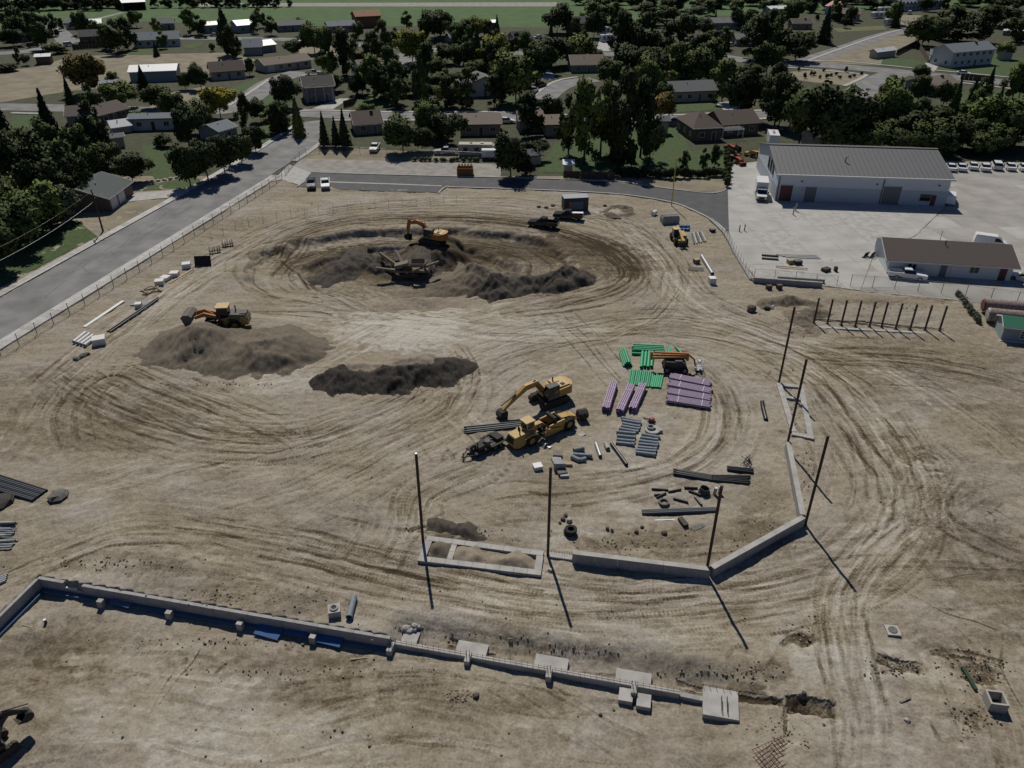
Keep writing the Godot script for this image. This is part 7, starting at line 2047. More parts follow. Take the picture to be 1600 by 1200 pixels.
		if fr[1] > 0.0: run_wall(d, "beam", p[0].lerp(p[1], k) + (p[3] - p[0]).normalized() * 0.66, p[3].lerp(p[2], k) - (p[3] - p[0]).normalized() * 0.66, 0.5, -0.25, 0.23, "concrete", 1.2)
		else: run_wall(d, "beam", p[0].lerp(p[3], k) + (p[1] - p[0]).normalized() * 0.66, p[1].lerp(p[2], k) - (p[1] - p[0]).normalized() * 0.66, 0.5, -0.25, 0.23, "concrete", 1.2)
	# the backstop wall in cast lengths
	var bw := thing("backstop_wall", "angled smooth concrete backstop wall between the dark poles", "wall")
	var w0 := flat_g(895, 863, 1.05)
	var w1 := flat_g(1109, 889, 1.05)
	var w2 := flat_g(1255, 808, 1.05)
	var w3 := flat_g(1232, 691, 1.05)
	var e0 := (w1 - w0).normalized()
	var e1 := (w2 - w1).normalized()
	var e2 := (w3 - w2).normalized()
	run_wall(bw, "wall_length", w0, w1 + e0 * 0.05, 0.5, -0.3, 1.05, "concrete_wall", 1.9)
	run_wall(bw, "wall_length", w1 + e1 * 0.28, w2 + e1 * 0.05, 0.5, -0.3, 1.046, "concrete_wall", 1.9)
	run_wall(bw, "wall_length", w2 + e2 * 0.3, w3, 0.5, -0.3, 1.05, "concrete_wall", 1.9)
	for e in [[w0, w1 + e0 * 0.05], [w1 + e1 * 0.28, w2 + e1 * 0.05], [w2 + e2 * 0.3, w3]]: run_wall(bw, "sunlit_top", e[0], e[1], 0.52, 1.052, 1.1, "concrete", 3.8)  # paler strip added on the wall so its top looks sunlit
	var step := thing("footing_strip", "low footing strip with rebar between pole and backstop wall", "footing")
	run_wall(step, "beam", flat_g(858, 866, 0.1), flat_g(894, 871, 0.1), 0.6, -0.3, 0.12, "concrete")
	var tie := []
	for i in 10:
		var q := flat_g(858, 866, 0.1).lerp(flat_g(894, 871, 0.1), i / 9.0)
		tie.append([q + Vector3(0, 0, -0.25), q + Vector3(0, 0.35, -0.25)])
	part(step, "rebar", rebar(tie, 0.015), "rust")
	# tall poles
	var tops := [[661, 846, 709], [856, 868, 731], [1110, 893, 760], [1255, 810, 682], [1232, 686, 562], [1217, 598, 480]]
	for i in tops.size():
		var q := g(tops[i][0], tops[i][1])
		if i == 2: q = Vector3(w1.x, 0, w1.z) + Vector3(-0.1, 0, -0.42)
		if i == 3: q = Vector3(w2.x, 0, w2.z) + Vector3(0.42, 0, -0.1)
		if i == 4: q = Vector3(w3.x, 0, w3.z) + e2 * 0.3
		var h := tall(q, tops[i][2])
		var o2 := thing("net_pole", "tall dark steel net pole round the backstop", "pole", q, 0.0, "net poles round the backstop")
		part(o2, "shaft", bb().cyl(Vector3(0, -0.3, 0), Vector3(0, h, 0), 0.13, -1.0, 10), "steel_post")
		part(o2, "cap", bb().cyl(Vector3(0, h, 0), Vector3(0, h + 0.05, 0), 0.15, 0.11, 10), "galvanised" if i == 0 else "steel_post")
	# row of steel posts at the rear
	var ps := [[285, 820, 312, 663], [370, 825, 398, 670], [457, 832, 490, 677], [545, 838, 578, 680], [633, 843, 667, 686], [708, 845, 743, 690], [797, 855, 835, 697], [887, 860, 925, 703], [980, 862, 1018, 708], [1070, 870, 1112, 713]]
	for p in ps:
		var q := g(1200 + p[0] / 4.0, 300 + p[1] / 4.0)
		var po := thing("steel_post", "square dark steel post in the row before the yard fence", "post", q, 0.0, "steel posts before the yard fence")
		var h := tall(q, 300 + p[3] / 4.0)
		part(po, "shaft", bb().box(Vector3(0, h / 2 - 0.2, 0), Vector3(0.2, h + 0.4, 0.2)), "steel_post")
		part(po, "base_plate", bb().box(Vector3(0, 0.06, 0), Vector3(0.45, 0.06, 0.45)), "steel_post")
	var gb := thing("grade_beam", "pale concrete grade beam under the steel post row", "footing")
	run_wall(gb, "beam", flat_g(1268, 510), flat_g(1476, 521), 0.5, -0.3, -0.02, "concrete", 3.0)
	# yellow foul pole
	var fp := g(1049, 322)
	var fo := thing("foul_pole", "thin yellow foul pole at the edge of the outfield", "pole", fp)
	part(fo, "shaft", bb().cyl(Vector3(0, -0.3, 0), Vector3(0, tall(fp, 246), 0), 0.1, -1.0, 8), "yellow_pole")
	part(fo, "base", bb().cyl(Vector3(0, 0, 0), Vector3(0, 0.12, 0), 0.3, -1.0, 10), "concrete")

func make_pipes():
	var G := "loose green pipes by the boom lift"
	# green
	for k in 3:
		for i in (4 - k): pipe_px(968.5 + i * 3.4 + k * 1.7, 552 - i * 0.4, 975 + i * 3.8 + k * 1.9, 574 - i * 0.3, 0.15, "pvc_green" if i % 2 else "pvc_green_dark", "green sewer pipe in the short west stack", "green pipes in the short west stack", k * 0.26)
	for i in 6: pipe_px(989 - (i % 2) * 2, 541 + i * 2.5, 1036 - (i % 3), 543.5 + i * 2.5, 0.16, "pvc_green" if i % 3 else "pvc_green_dark", "long green pipe in the crosswise stack", "long green pipes in the crosswise stack")
	for i in 4: pipe_px(989, 543 + i * 2.6, 1037, 545.5 + i * 2.6, 0.16, "pvc_green", "long green pipe in the crosswise stack", "long green pipes in the crosswise stack", 0.3)
	for i in 4: pipe_px(1004 + i * 5.2, 552 + (i % 2), 1001.5 + i * 5.3, 577 - (i % 2), 0.19, "pvc_green", "thick green pipe leaning on the crosswise stack", "thick green pipes leaning on the stack", 0.12)
	for i in 2: pipe_px(1043 + i * 2.6, 541, 1046 + i * 2.4, 556, 0.12, "pvc_green", "short green pipe end beside the crosswise stack", G)
	pipe_px(1054, 541, 1073, 562, 0.13, "pvc_green", "single green pipe lying apart behind the boom lift", G)
	for i in 17:
		var s := i * 3.12 + rng.randf_range(-0.3, 0.3)
		pipe_px(986 + s, 579 + i * 0.3 + (2 if i > 11 else 0), 982 + s + (-0.6 if i > 11 else 0.0), 602 + i * 0.4 + rng.randf_range(-1, 1.2), 0.115 if i < 12 else 0.13, "pvc_green" if i % 2 or i > 11 else "pvc_green_dark", "thin green pipe in the single row", "thin green pipes in the single row")
	# purple
	for b in [[958.5, 604, 946, 644], [986, 608, 967.5, 648], [1004, 607, 987, 645]]:
		strapped("bright purple pipe bundle lying north to south", g(b[0], b[1]), g(b[2], b[3]), 4, 3, 0.112, ["pvc_purple"], "north to south purple bundles")
	for b in [[1046, 591, 1110, 603], [1044, 602.5, 1111, 614], [1043, 614.5, 1110.5, 625.5], [1041, 626, 1109, 636]]:
		strapped("pale purple pipe bundle lying east to west", g(b[0], b[1]), g(b[2], b[3]), 7, 2, 0.09, ["pvc_purple_pale", "pvc_purple"], "east to west purple bundles")
	# blue-grey drain pipes
	var V := [[971, 655, 1001, 661], [972, 659, 1002, 664], [972, 664, 1000, 669], [970, 668, 999, 673], [967, 672, 997, 677], [963, 677, 993, 680], [964, 683, 993, 686], [963, 689, 992, 692], [962, 694, 991, 697]]
	for p in V: pipe_px(p[0], p[1], p[2], p[3], 0.2, "pipe_concrete", "blue-grey drain pipe in the western stack", "blue-grey pipes in the western stack", 0.0, "drain_pipe", true)
	V = [[1002, 681, 1031, 686], [1000, 686, 1028, 690], [998, 691, 1029, 695], [997, 696, 1028, 699], [996, 701, 1026, 704], [993, 705, 1025, 708], [993, 709, 1024, 713]]
	for p in V: pipe_px(p[0], p[1], p[2], p[3], 0.2, "pipe_concrete", "blue-grey drain pipe in the eastern stack", "blue-grey pipes in the eastern stack", 0.0, "drain_pipe", true)
	for p in [[896, 706, 912, 703], [895, 713, 925, 715], [893, 716, 906, 722], [904, 722, 915, 720]]: pipe_px(p[0], p[1], p[2], p[3], 0.24, "pipe_concrete", "stubby blue-grey drain pipe near the concrete blocks", "stubby drain pipes near the blocks", 0.0, "drain_pipe", true)
	pipe_px(931, 695, 938, 715, 0.2, "galvanised", "pale grey pipe standing clear of the others", "", 0.0, "drain_pipe")
	pipe_px(946, 695, 950, 704, 0.24, "concrete", "short concrete pipe stub", "", 0.0, "drain_pipe")
	pipe_px(955, 695, 979, 728, 0.19, "pipe_black", "single black pipe lying diagonally near the drain pipes", "", 0.0, "drain_pipe")
	# dark rods behind the scraper
	for i in 6: pipe_px(725 + (i % 2) * 4, 669 + i * 1.7, 818 - i, 660 + i * 1.5, 0.1, "pipe_slate", "long dark pipe between scraper and excavator bucket", "long dark pipes behind the scraper", 0.0 if i % 2 else 0.06)
	# black pipes by the backstop
	for i in 5: 
		pipe_px(1052 + (i % 2) * 5, 735 + i * 1.6, 1112, 745 + i * 1.7, 0.14, "pipe_black", "bent black pipe length inside the backstop", "black pipes inside the backstop")
		pipe_px(1112.5, 745 + i * 1.7, 1172 - (i % 3) * 2, 746 + i * 2.8, 0.14, "pipe_black", "bent black pipe length inside the backstop", "black pipes inside the backstop")
	for i in 3: pipe_px(1136, 731 + i * 2, 1177, 735 + i * 2.4, 0.13, "pipe_black", "short black pipe beside the wall corner", "short black pipes beside the wall corner")
	for i in 3: pipe_px(1003, 800 + i * 2.2, 1118, 796 + i * 2.0, 0.15, "pipe_slate", "long slate pipe by the litter of fittings", "long slate pipes by the fittings", 0.0)
	# left edge stacks
	for i in 9: pipe_px(-30 + i * 2, 726 + i * 3.6 + 9, 74 - i * 2.7, 768 + i * 1.9, 0.13, "pipe_slate" if i % 3 else "pipe_black", "long slate pipe fanned out at the western edge", "slate pipes fanned at the western edge")
	for i in 14: pipe_px(-22 + rng.randf_range(-8, 6), 816 + i * 3.2 + rng.randf_range(-2, 2), 26 + rng.randf_range(-10, 6), 817 + i * 3.0 + rng.randf_range(-3, 3), rng.randf_range(0.06, 0.12), "galvanised" if i % 2 else "pipe_concrete", "galvanised bar in the tangled stack at the western edge", "galvanised bars at the western edge", 0.1 * (i % 3))
	for i in 4: pipe_px(-20, 912 + i * 3, 13 - i, 898 + i * 3.4, 0.12, "galvanised", "pale steel bar beside the foundation corner", "pale bars beside the foundation corner")
	pipe_px(554, 936, 546, 968, 0.26, "pipe_concrete", "grey drain pipe beside the square inlet box", "", 0.0, "drain_pipe", true)
	pipe_px(1096, 402, 1113, 430, 0.28, "galvanised", "long pale steel tube by the white cube", "", 0.0, "drain_pipe")
	for i in 6: pipe_px(1081 + i * 3.0, 366 - i * 0.6, 1085 + i * 3.6, 382 - i * 0.8, 0.12, "galvanised" if i % 2 else "pipe_slate", "galvanised bar laid beside the telehandler", "galvanised bars by the telehandler")
	pipe_px(1092, 366, 1102, 380, 0.08, "pipe_black", "thin black bar beside the galvanised bars", "")
	for i in 4: pipe_px(1196 + i * 3, 484 - i * 0.4, 1206 + i * 3, 474 - i * 0.3, 0.1, "galvanised", "short silver bar below the yard wall", "silver bars below the yard wall")
	for i in 4: pipe_px(116 + i * 5.5, 537 + i * 1.8, 135 + i * 5.5, 522 + i * 2.2, 0.26, "wrap_white", "white wrapped pipe beside the fence", "white wrapped pipes beside the fence")
	pipe_px(168, 519, 247, 466, 0.13, "pipe_slate", "long dark beam beside the chain fence", "dark beams beside the chain fence")
	pipe_px(172, 520, 247, 469, 0.13, "pipe_black", "long dark beam beside the chain fence", "dark beams beside the chain fence")
	for a in [[1018, 765, 1044, 767], [1044, 770, 1064, 766], [1069, 763, 1090, 764], [1076, 768, 1095, 775], [1022, 775, 1032, 774], [1026, 779, 1040, 772], [1086, 778, 1096, 790], [1052, 780, 1075, 786]]:
		pipe_px(a[0], a[1], a[2], a[3], 0.12, "pipe_black", "odd black fitting in the litter by the slate pipes", "black fittings by the slate pipes", 0.0, "pipe_fitting")

func crate(label: String, u: float, v: float, size: Vector3, m: String, turn: float, called: String, cat: String, group := "", trim := ""):
	var o := thing(called, label, cat, on(u, v), turn, group)
	part(o, "body", bb().box(Vector3(0, size.y / 2, 0), size), m)
	if trim != "":
		part(o, "top", bb().box(Vector3(0, size.y + 0.03, 0), Vector3(size.x * 1.04, 0.06, size.z * 1.04)), trim)
	part(o, "skid", bb().box(Vector3(0, 0.02, size.z * 0.3), Vector3(size.x * 1.06, 0.1, 0.12)).box(Vector3(0, 0.02, -size.z * 0.3), Vector3(size.x * 1.06, 0.1, 0.12)), "timber")
	return o

func board(label: String, u0, v0, u1, v1, w: float, h: float, m: String, group := "", called := "plank", cat := "plank", up := 0.0):
	var a := g(u0, v0)
	var b := g(u1, v1)
	var c := (a + b) / 2
	var d := b - a
	return solo(called, bb().box(Vector3(0, h / 2, 0), Vector3(d.length(), h, w)), m, label, cat, c + Vector3(0, up - 0.01, 0), atan2(-d.z, d.x), group)

func make_goods():
	# along the street fence
	board("white plank stack laid parallel to the street fence", 132, 511, 193, 471, 0.5, 0.12, "tarp_white")
	crate("white wrapped bundle at the end of the wrapped pipes", 156, 536, Vector3(1.6, 0.9, 1.5), "wrap_white", 0.4, "wrapped_pallet", "pallet")
	crate("small white wrapped pallet on grey sheets", 217, 480, Vector3(0.9, 0.7, 0.9), "wrap_white", 0.2, "wrapped_pallet", "pallet")
	board("grey sheet under the small wrapped pallet", 205, 475, 241, 473, 1.2, 0.06, "pipe_concrete", "", "steel_sheet", "sheet")
	for p in [[250, 444, "square white wrapped pallet beside the timber frame"], [259, 437, "taller white wrapped pallet behind the square one"], [273, 431, "low white wrapped pallet with loose sheet"], [292, 418, "flat white wrapped pallet by the tilted panel"]]:
		crate(p[2], p[0], p[1], Vector3(1.3, rng.randf_range(0.5, 1.1), 1.2), "wrap_white", rng.randf_range(-0.3, 0.5), "wrapped_pallet", "pallet")
	board("tan plank beside the white pallets", 265, 443, 301, 421, 0.4, 0.12, "timber")
	var fr := thing("timber_trestle", "rough timber A-frame dropped beside the pallets", "trestle", on(236, 455), 0.5)
	for a in [[Vector3(-1.5, 0.1, -0.6), Vector3(1.3, 0.15, -0.9)], [Vector3(-1.4, 0.1, 0.8), Vector3(1.5, 0.1, 0.6)], [Vector3(-1.2, 0.2, -0.9), Vector3(-0.7, 0.25, 0.9)], [Vector3(1.0, 0.25, -1.0), Vector3(1.3, 0.2, 0.9)], [Vector3(-1.0, 0.2, -0.6), Vector3(0.2, 0.9, 0.1)], [Vector3(0.2, 0.9, 0.1), Vector3(1.2, 0.2, 0.5)]]:
		part(fr, "timber", bb().beam(a[0], a[1], 0.14, 0.14), "timber")
	var pn := thing("steel_plate", "black steel plate propped up beside the fence goods", "plate", on(318, 414), 0.1)
	part(pn, "plate", bb().box(Vector3(0, 0.75, 0), Vector3(2.6, 1.6, 0.1), Basis(Vector3.RIGHT, -0.35)), "steel_dark")
	for x in [-0.8, 0.8]: part(pn, "prop", bb().beam(Vector3(x, 0.05, -1.1), Vector3(x, 1.2, -0.3), 0.08, 0.08), "dusty_black")
	for p in [[336, 394, "black steel rack of attachments beside the propped plate"], [356, 384, "second black rack standing farther along the fence"]]:
		var rk := thing("steel_rack", p[2], "rack", on(p[0], p[1]), 0.5)
		for k in 5: part(rk, "upright", bb().box(Vector3(-0.8 + k * 0.4, 0.55, (k % 2) * 0.4), Vector3(0.1, 1.1, 0.1)), "steel_dark")
		part(rk, "beam", bb().box(Vector3(0, 0.4, 0.2), Vector3(1.9, 0.12, 0.6)), "steel_dark")
	for i in 5: solo("rubble_lump", lump(rng.randf_range(0.3, 0.5), 60 + i), "dusty_grey", "broken concrete lump near the wrapped pipes", "rubble", on(120 + i * 4.2, 562 - i * 2.0, -0.1), 0.0, "broken concrete near the wrapped pipes")
	# container and yardside goods
	var l := g(881, 331)
	var r := g(919, 329)
	var ct := thing("shipping_container", "dark blue site container with pale roof and painted sign", "container", l, turn_to(l, r))
	var cl := (r - l).length()
	part(ct, "box", bb().box(Vector3(cl / 2, 1.3, -1.2), Vector3(cl, 2.5, 2.4)), "container_blue")
	part(ct, "roof", bb().box(Vector3(cl / 2, 2.58, -1.2), Vector3(cl + 0.06, 0.08, 2.46)), "container_top")
	for k in int(cl / 0.35): part(ct, "rib", bb().box(Vector3(0.2 + k * 0.35, 1.3, 0.025), Vector3(0.12, 2.3, 0.06)), "container_blue")
	part(ct, "sign_panel", bb().box(Vector3(cl * 0.55, 1.1, 0.075), Vector3(2.2, 1.5, 0.03)), "decal_blue")
	part(ct, "sign_panel", bb().box(Vector3(cl * 0.27, 1.2, 0.072), Vector3(0.7, 1.4, 0.03)), "sign_orange")
	var sk := thing("septic_tank", "dark concrete septic tank with two rounded ribs on top", "tank", on(1046, 348), 0.12)
	part(sk, "body", bb().box(Vector3(0, 0.6, 0), Vector3(3.2, 1.3, 1.7)), "concrete_wall")
	for s in [-1, 1]: part(sk, "rib", bb().cyl(Vector3(-1.5, 1.2, s * 0.42), Vector3(1.5, 1.2, s * 0.42), 0.36, -1.0, 12), "concrete_wall")
	for i in 6:
		crate("blue plastic drum crate in the heap behind the telehandler", 1062 + (i % 3) * 6, 356 + (i / 3) * 5, Vector3(0.7, 0.5, 0.6), "tarp_blue", rng.randf(), "blue_crate", "crate", "blue crates behind the telehandler")
	var cn := thing("white_canister", "white tank canister lying beside the washout", "canister", on(1022, 336), 0.9)
	part(cn, "shell", bb().cyl(Vector3(-0.6, 0.45, 0), Vector3(0.6, 0.45, 0), 0.45, -1.0, 12), "paint_white")
	part(cn, "foot", bb().box(Vector3(0, 0.08, 0), Vector3(0.9, 0.16, 0.5)), "dusty_grey")
	crate("dark square inlet box near the yard kerb", 1113, 362, Vector3(0.9, 0.5, 0.8), "dusty_black", 0.2, "inlet_box", "box", "", "dusty_grey")
	crate("white cube tank at the end of the steel tube", 1112, 443, Vector3(1.0, 1.0, 1.0), "wrap_white", 0.1, "cube_tank", "tank", "", "tarp_white")
	crate("worn wooden box beside the long steel tube", 1088, 410, Vector3(0.9, 0.6, 0.8), "timber_grey", 0.4, "tool_box", "box", "", "timber")
	var gr := thing("timber_pallet", "long dark slatted pallet beside the steel tube", "pallet", on(1087, 421), turn_to(g(1075, 421), g(1099, 422)))
	for k in 6: part(gr, "slat", bb().box(Vector3(0, 0.12, -0.6 + k * 0.24), Vector3(2.5, 0.04, 0.14)), "timber_grey")
	for k in 3: part(gr, "bearer", bb().box(Vector3(-1.1 + k * 1.1, 0.05, 0), Vector3(0.12, 0.1, 1.4)), "timber_grey")
	var sp := thing("skip_bin", "open brown steel skip with a slatted top on the gravel lot", "skip", on(727, 273), 0.0)
	for s in [-1, 1]:
		part(sp, "side", bb().box(Vector3(0, 0.9, s * 1.1), Vector3(3.4, 1.6, 0.08), Basis(Vector3.RIGHT, s * 0.12)), "barn_orange")
		part(sp, "end", bb().box(Vector3(s * 1.7, 0.9, 0), Vector3(0.08, 1.6, 2.1)), "barn_orange")
	part(sp, "floor", bb().box(Vector3(0, 0.12, 0), Vector3(3.3, 0.1, 2.0)), "barn_orange")
	for k in 5: part(sp, "rail", bb().box(Vector3(-1.3 + k * 0.65, 2.0, -0.6), Vector3(0.3, 0.6, 0.06)), "yellow_pole")
	# middle of the site
	var bk := thing("excavator_bucket", "loose toothed excavator bucket right of the scraper", "bucket", on(910, 656, -0.1), 1.9)
	part(bk, "shell", bucket_shape(1.1, 0.9, Transform3D(Basis(), Vector3(0, 0.25, 0))), "dusty_black")
	part(bk, "hitch_lug", bb().box(Vector3(-0.35, 0.75, 0.22), Vector3(0.35, 0.3, 0.08)).box(Vector3(-0.35, 0.75, -0.22), Vector3(0.35, 0.3, 0.08)), "dusty_black")
	var mh := thing("manhole_cone", "grey concrete manhole ring with lifting lugs by the pipe stacks", "manhole", on(1019, 674), 0.2)
	part(mh, "ring", bb().ring(Vector3(0, 0, 0), Vector3(0, 0.35, 0), 0.85, 0.4, 18), "concrete")
	part(mh, "neck", bb().ring(Vector3(-0.15, 0.35, -0.2), Vector3(-0.15, 0.6, -0.2), 0.42, 0.3, 14), "concrete_wall")
	part(mh, "lug", bb().box(Vector3(0.85, 0.2, 0.3), Vector3(0.4, 0.35, 0.4)), "concrete")
	var tl := thing("plate_compactor", "red and black hand compactor beside the manhole ring", "compactor", on(1016, 660), 0.6)
	part(tl, "engine", bb().box(Vector3(0.2, 0.35, 0), Vector3(0.5, 0.4, 0.4)), "machine_red")
	part(tl, "base_plate", bb().box(Vector3(0.2, 0.07, 0), Vector3(0.8, 0.12, 0.55)), "dusty_black")
	part(tl, "handle", bb().path([Vector3(0, 0.4, -0.2), Vector3(-1.0, 0.9, -0.25), Vector3(-1.0, 0.9, 0.25), Vector3(0, 0.4, 0.2)], 0.05), "dusty_black")
	for p in [[871, 713, 0.9, 0.5, 0.9, "timber_grey", "upper weathered block in the stepped stack"], [870, 722, 1.0, 0.4, 0.9, "concrete_wall", "second grey green block in the stepped stack"], [874, 733, 1.2, 0.9, 0.5, "concrete_wall", "upright concrete block in the stepped stack"], [878, 740, 1.0, 0.4, 0.8, "dusty_grey", "lower dark block in the stepped stack"], [882, 745, 0.9, 0.3, 0.4, "concrete", "pale kerb block at the foot of the stack"], [888, 727, 0.8, 0.3, 0.4, "timber", "tan kerb block beside the stack"]]:
		var o := solo("concrete_block", bb().box(Vector3(0, p[3] / 2, 0), Vector3(p[2], p[3], p[4])), p[5], p[6], "block", on(p[0], p[1]), rng.randf_range(-0.3, 0.3))
	crate("white plastic box beside the scraper's shadow", 840, 731, Vector3(0.9, 0.35, 0.8), "paint_white", 0.3, "white_box", "box", "", "tarp_white")
	board("pale board lying east of the scraper", 905, 681, 913, 677, 0.6, 0.06, "concrete", "", "loose_board", "board")
	board("grey plate lying under the scraper", 846, 692, 860, 700, 0.35, 0.1, "galvanised", "", "loose_board", "board")
	var ty := thing("tyre_stack", "two black tyres lying on the earth inside the backstop", "tyre", on(890, 833))
	for k in 2: part(ty, "tyre", bb().ring(Vector3(k * 0.1, k * 0.32, k * 0.05), Vector3(k * 0.1, k * 0.32 + 0.3, k * 0.05), 0.58, 0.3, 18), "tyre")
	for a in [[880, 812, 0.28, "clod"], [889, 814, 0.35, "stone_pale"], [884, 806, 0.22, "clod"], [875, 818, 0.2, "clod"], [949, 826, 0.22, "clod"], [956, 829, 0.2, "clod"], [994, 831, 0.24, "clod"], [1038, 834, 0.34, "clod"], [1003, 824, 0.2, "clod"], [608, 552, 0.0, "clod"], [715, 588, 0.3, "clod"], [703, 592, 0.34, "clod"], [638, 563, 0.36, "clod"], [860, 892, 0.25, "stone_pale"], [744, 1088, 0.3, "clod"], [938, 1117, 0.16, "clod"], [1256, 1084, 0.22, "clod"], [965, 892, 0.2, "clod"]]:
		if a[2] > 0.0: solo("loose_stone", lump(a[2], int(a[0])), a[3], "dark loose stone on bare earth" if a[3] == "clod" else "pale loose stone on bare earth", "stone", on(a[0], a[1], -a[2] * 0.4), rng.randf() * TAU, "loose stones on bare earth")
	var sn := thing("fabric_roll", "crumpled black fabric roll lying beside the right footing frame", "roll", Vector3.ZERO)
	part(sn, "roll", bb().path([g(1191, 628, 0.15), g(1192, 636, 0.2), g(1194, 644, 0.18), g(1197, 656, 0.1)], 0.26, 8), "black_plastic")
	var rb := thing("rebar_clump", "dark rebar clump with upright stakes inside the wall", "rebar", on(1165, 724))
	for i in 14: part(rb, "bar", bb().cyl(Vector3(rng.randf_range(-0.7, 0.7), 0.05, rng.randf_range(-0.4, 0.4)), Vector3(rng.randf_range(-0.7, 0.7), rng.randf_range(0.2, 1.1), rng.randf_range(-0.4, 0.4)), 0.03, -1.0, 5), "steel_dark")
	var cl2 := thing("cable_coil", "blue-grey coil of cable among the black fittings", "coil", on(1100, 770))
	for k in 4: part(cl2, "loop", bb().ring(Vector3(0, k * 0.16, 0), Vector3(0.03, k * 0.16 + 0.15, 0), 0.6 - k * 0.04, 0.42, 14), "pipe_slate")
	var vs := thing("valve_set", "pair of pale valve bodies beside the cable coil", "valve", on(1116, 772), 0.2)
	for k in 2: part(vs, "valve", bb().cyl(Vector3(k * 0.5, 0, 0), Vector3(k * 0.5 + 0.1, 0.7, 0), 0.16, -1.0, 8).box(Vector3(k * 0.5 + 0.1, 0.75, 0), Vector3(0.3, 0.12, 0.3)), "galvanised")
	solo("tyre_ring", bb().ring(Vector3.ZERO, Vector3(0, 0.25, 0), 0.55, 0.35, 16), "dusty_grey", "old dusty tyre half buried by the fittings", "tyre", on(1037, 786))
	board("white topped beam resting on dark blocks near the pole", 1062, 812, 1072, 824, 0.5, 0.35, "steel_dark", "", "steel_beam", "beam")
	board("silver strip lying beside the slate pipes", 1023, 813, 1060, 812, 0.15, 0.05, "galvanised", "", "steel_strip", "strip")
	board("grey sheet lying beside the dark blocks", 1082, 828, 1102, 818, 0.5, 0.04, "dusty_grey", "", "steel_sheet", "sheet")
	# lower site
	var ib := thing("inlet_box", "square concrete inlet with round lid beside the drain pipe", "inlet", on(523, 958), 0.25)
	part(ib, "box", bb().box(Vector3(0, 0.3, 0), Vector3(1.0, 0.65, 1.0)), "concrete")
	part(ib, "lid", bb().ring(Vector3(0, 0.62, 0), Vector3(0, 0.74, 0), 0.36, 0.22, 16), "concrete_wall")
	part(ib, "cover", bb().cyl(Vector3(0, 0.6, 0), Vector3(0, 0.68, 0), 0.23, -1.0, 14), "dusty_black")
	var ic := thing("inlet_cover", "white square slab with dark round cover near the truck road", "inlet", on(1394, 987), -0.1)
	part(ic, "slab", bb().box(Vector3(0, 0.1, 0), Vector3(1.05, 0.25, 1.05)), "concrete")
	part(ic, "cover", bb().cyl(Vector3(0, 0.2, 0), Vector3(0, 0.27, 0), 0.36, -1.0, 18), "dusty_grey")
	var cb := thing("catch_basin", "open square concrete catch basin on the eastern earth", "basin", on(1552, 1102), -0.15)
	for s in [-1, 1]:
		part(cb, "side", bb().box(Vector3(s * 0.56, 0.45, 0), Vector3(0.14, 0.95, 1.25)), "concrete")
		part(cb, "side", bb().box(Vector3(0, 0.447, s * 0.56), Vector3(0.97, 0.94, 0.14)), "concrete")
	part(cb, "floor", bb().box(Vector3(0, 0.05, 0), Vector3(0.96, 0.1, 0.96)), "dusty_black")
	board("green plank leaning into the dug hole", 1503, 1044, 1524, 1080, 0.25, 0.15, "green_board", "", "green_plank", "plank", 0.1)
	board("short dark timber beside the truck road", 1406, 1098, 1422, 1091, 0.14, 0.12, "timber_grey", "", "short_timber", "timber")
	solo("rubble_lump", lump(0.25, 91), "concrete", "pale broken lump south of the short timber", "rubble", on(1418, 1126, -0.05))
	for p in [[403, 981, 440, 991, 1.0, "wide blue formwork panel lying below the foundation wall"], [446, 986, 482, 990, 0.5, "narrow blue formwork panel between two column stubs"], [498, 994, 536, 1003, 1.0, "blue formwork panel bent over near the last stub"], [177, 939, 207, 947, 0.5, "faded blue formwork strip by the foundation corner"]]:
		var a := flat_g(p[0], p[1], -1.1)
		var b := flat_g(p[2], p[3], -1.1)
		a.y = land(a.x, a.z); b.y = a.y
		var d := b - a
		var o := thing("formwork_panel", p[5], "panel", (a + b) / 2 + Vector3(0, 0.3, 0.25), atan2(-d.z, d.x))
		o.rotation.x = 0.22
		for k in 3: part(o, "plank", bb().box(Vector3(0, 0.03 + k * 0.03, (k - 1) * p[4] / 3), Vector3(d.length(), 0.05, p[4] / 3 - 0.02), Basis(Vector3.RIGHT, 0.08 * (k - 1))), "tarp_blue" if p[0] > 300 else "paint_blue")
	for p in [[548, 1031, 585, 1026], [506, 1017, 510, 1009], [36, 977, 72, 985], [1057, 1102, 1060, 1119]]: board("thin pale stake lying on the building pad", p[0], p[1], p[2], p[3], 0.09, 0.06, "timber", "thin stakes on the pad", "stake", "stake")
	var st := thing("pipe_stub", "short upright white capped pipe on the building pad", "pipe", on(72, 974))
	part(st, "pipe", bb().ring(Vector3(0, 0, 0), Vector3(0, 0.45, 0), 0.12, 0.09, 12), "pipe_slate")
	part(st, "cap", bb().cyl(Vector3(0, 0.43, 0), Vector3(0, 0.48, 0), 0.13, -1.0, 12), "paint_white")
	for i in 7: solo("rubble_lump", lump(rng.randf_range(0.2, 0.4), 120 + i), "concrete" if i % 2 else "concrete_wall", "broken concrete lump at the wall's stepped end", "rubble", on(636 + i * 3 + rng.randf_range(-3, 3), 984 + rng.randf_range(-5, 5), -0.1), rng.randf(), "broken concrete at the stepped end")
	solo("grey_tarp", lump(1.0, 77, 0.45), "dusty_grey", "crumpled grey tarp heap right of the slate pipes", "tarp", on(92, 776, -0.2))
	solo("dark_tarp", lump(1.4, 78, 0.3), "dusty_black", "flat dark tarp heap below the slate pipes", "tarp", on(2, 786, -0.2))

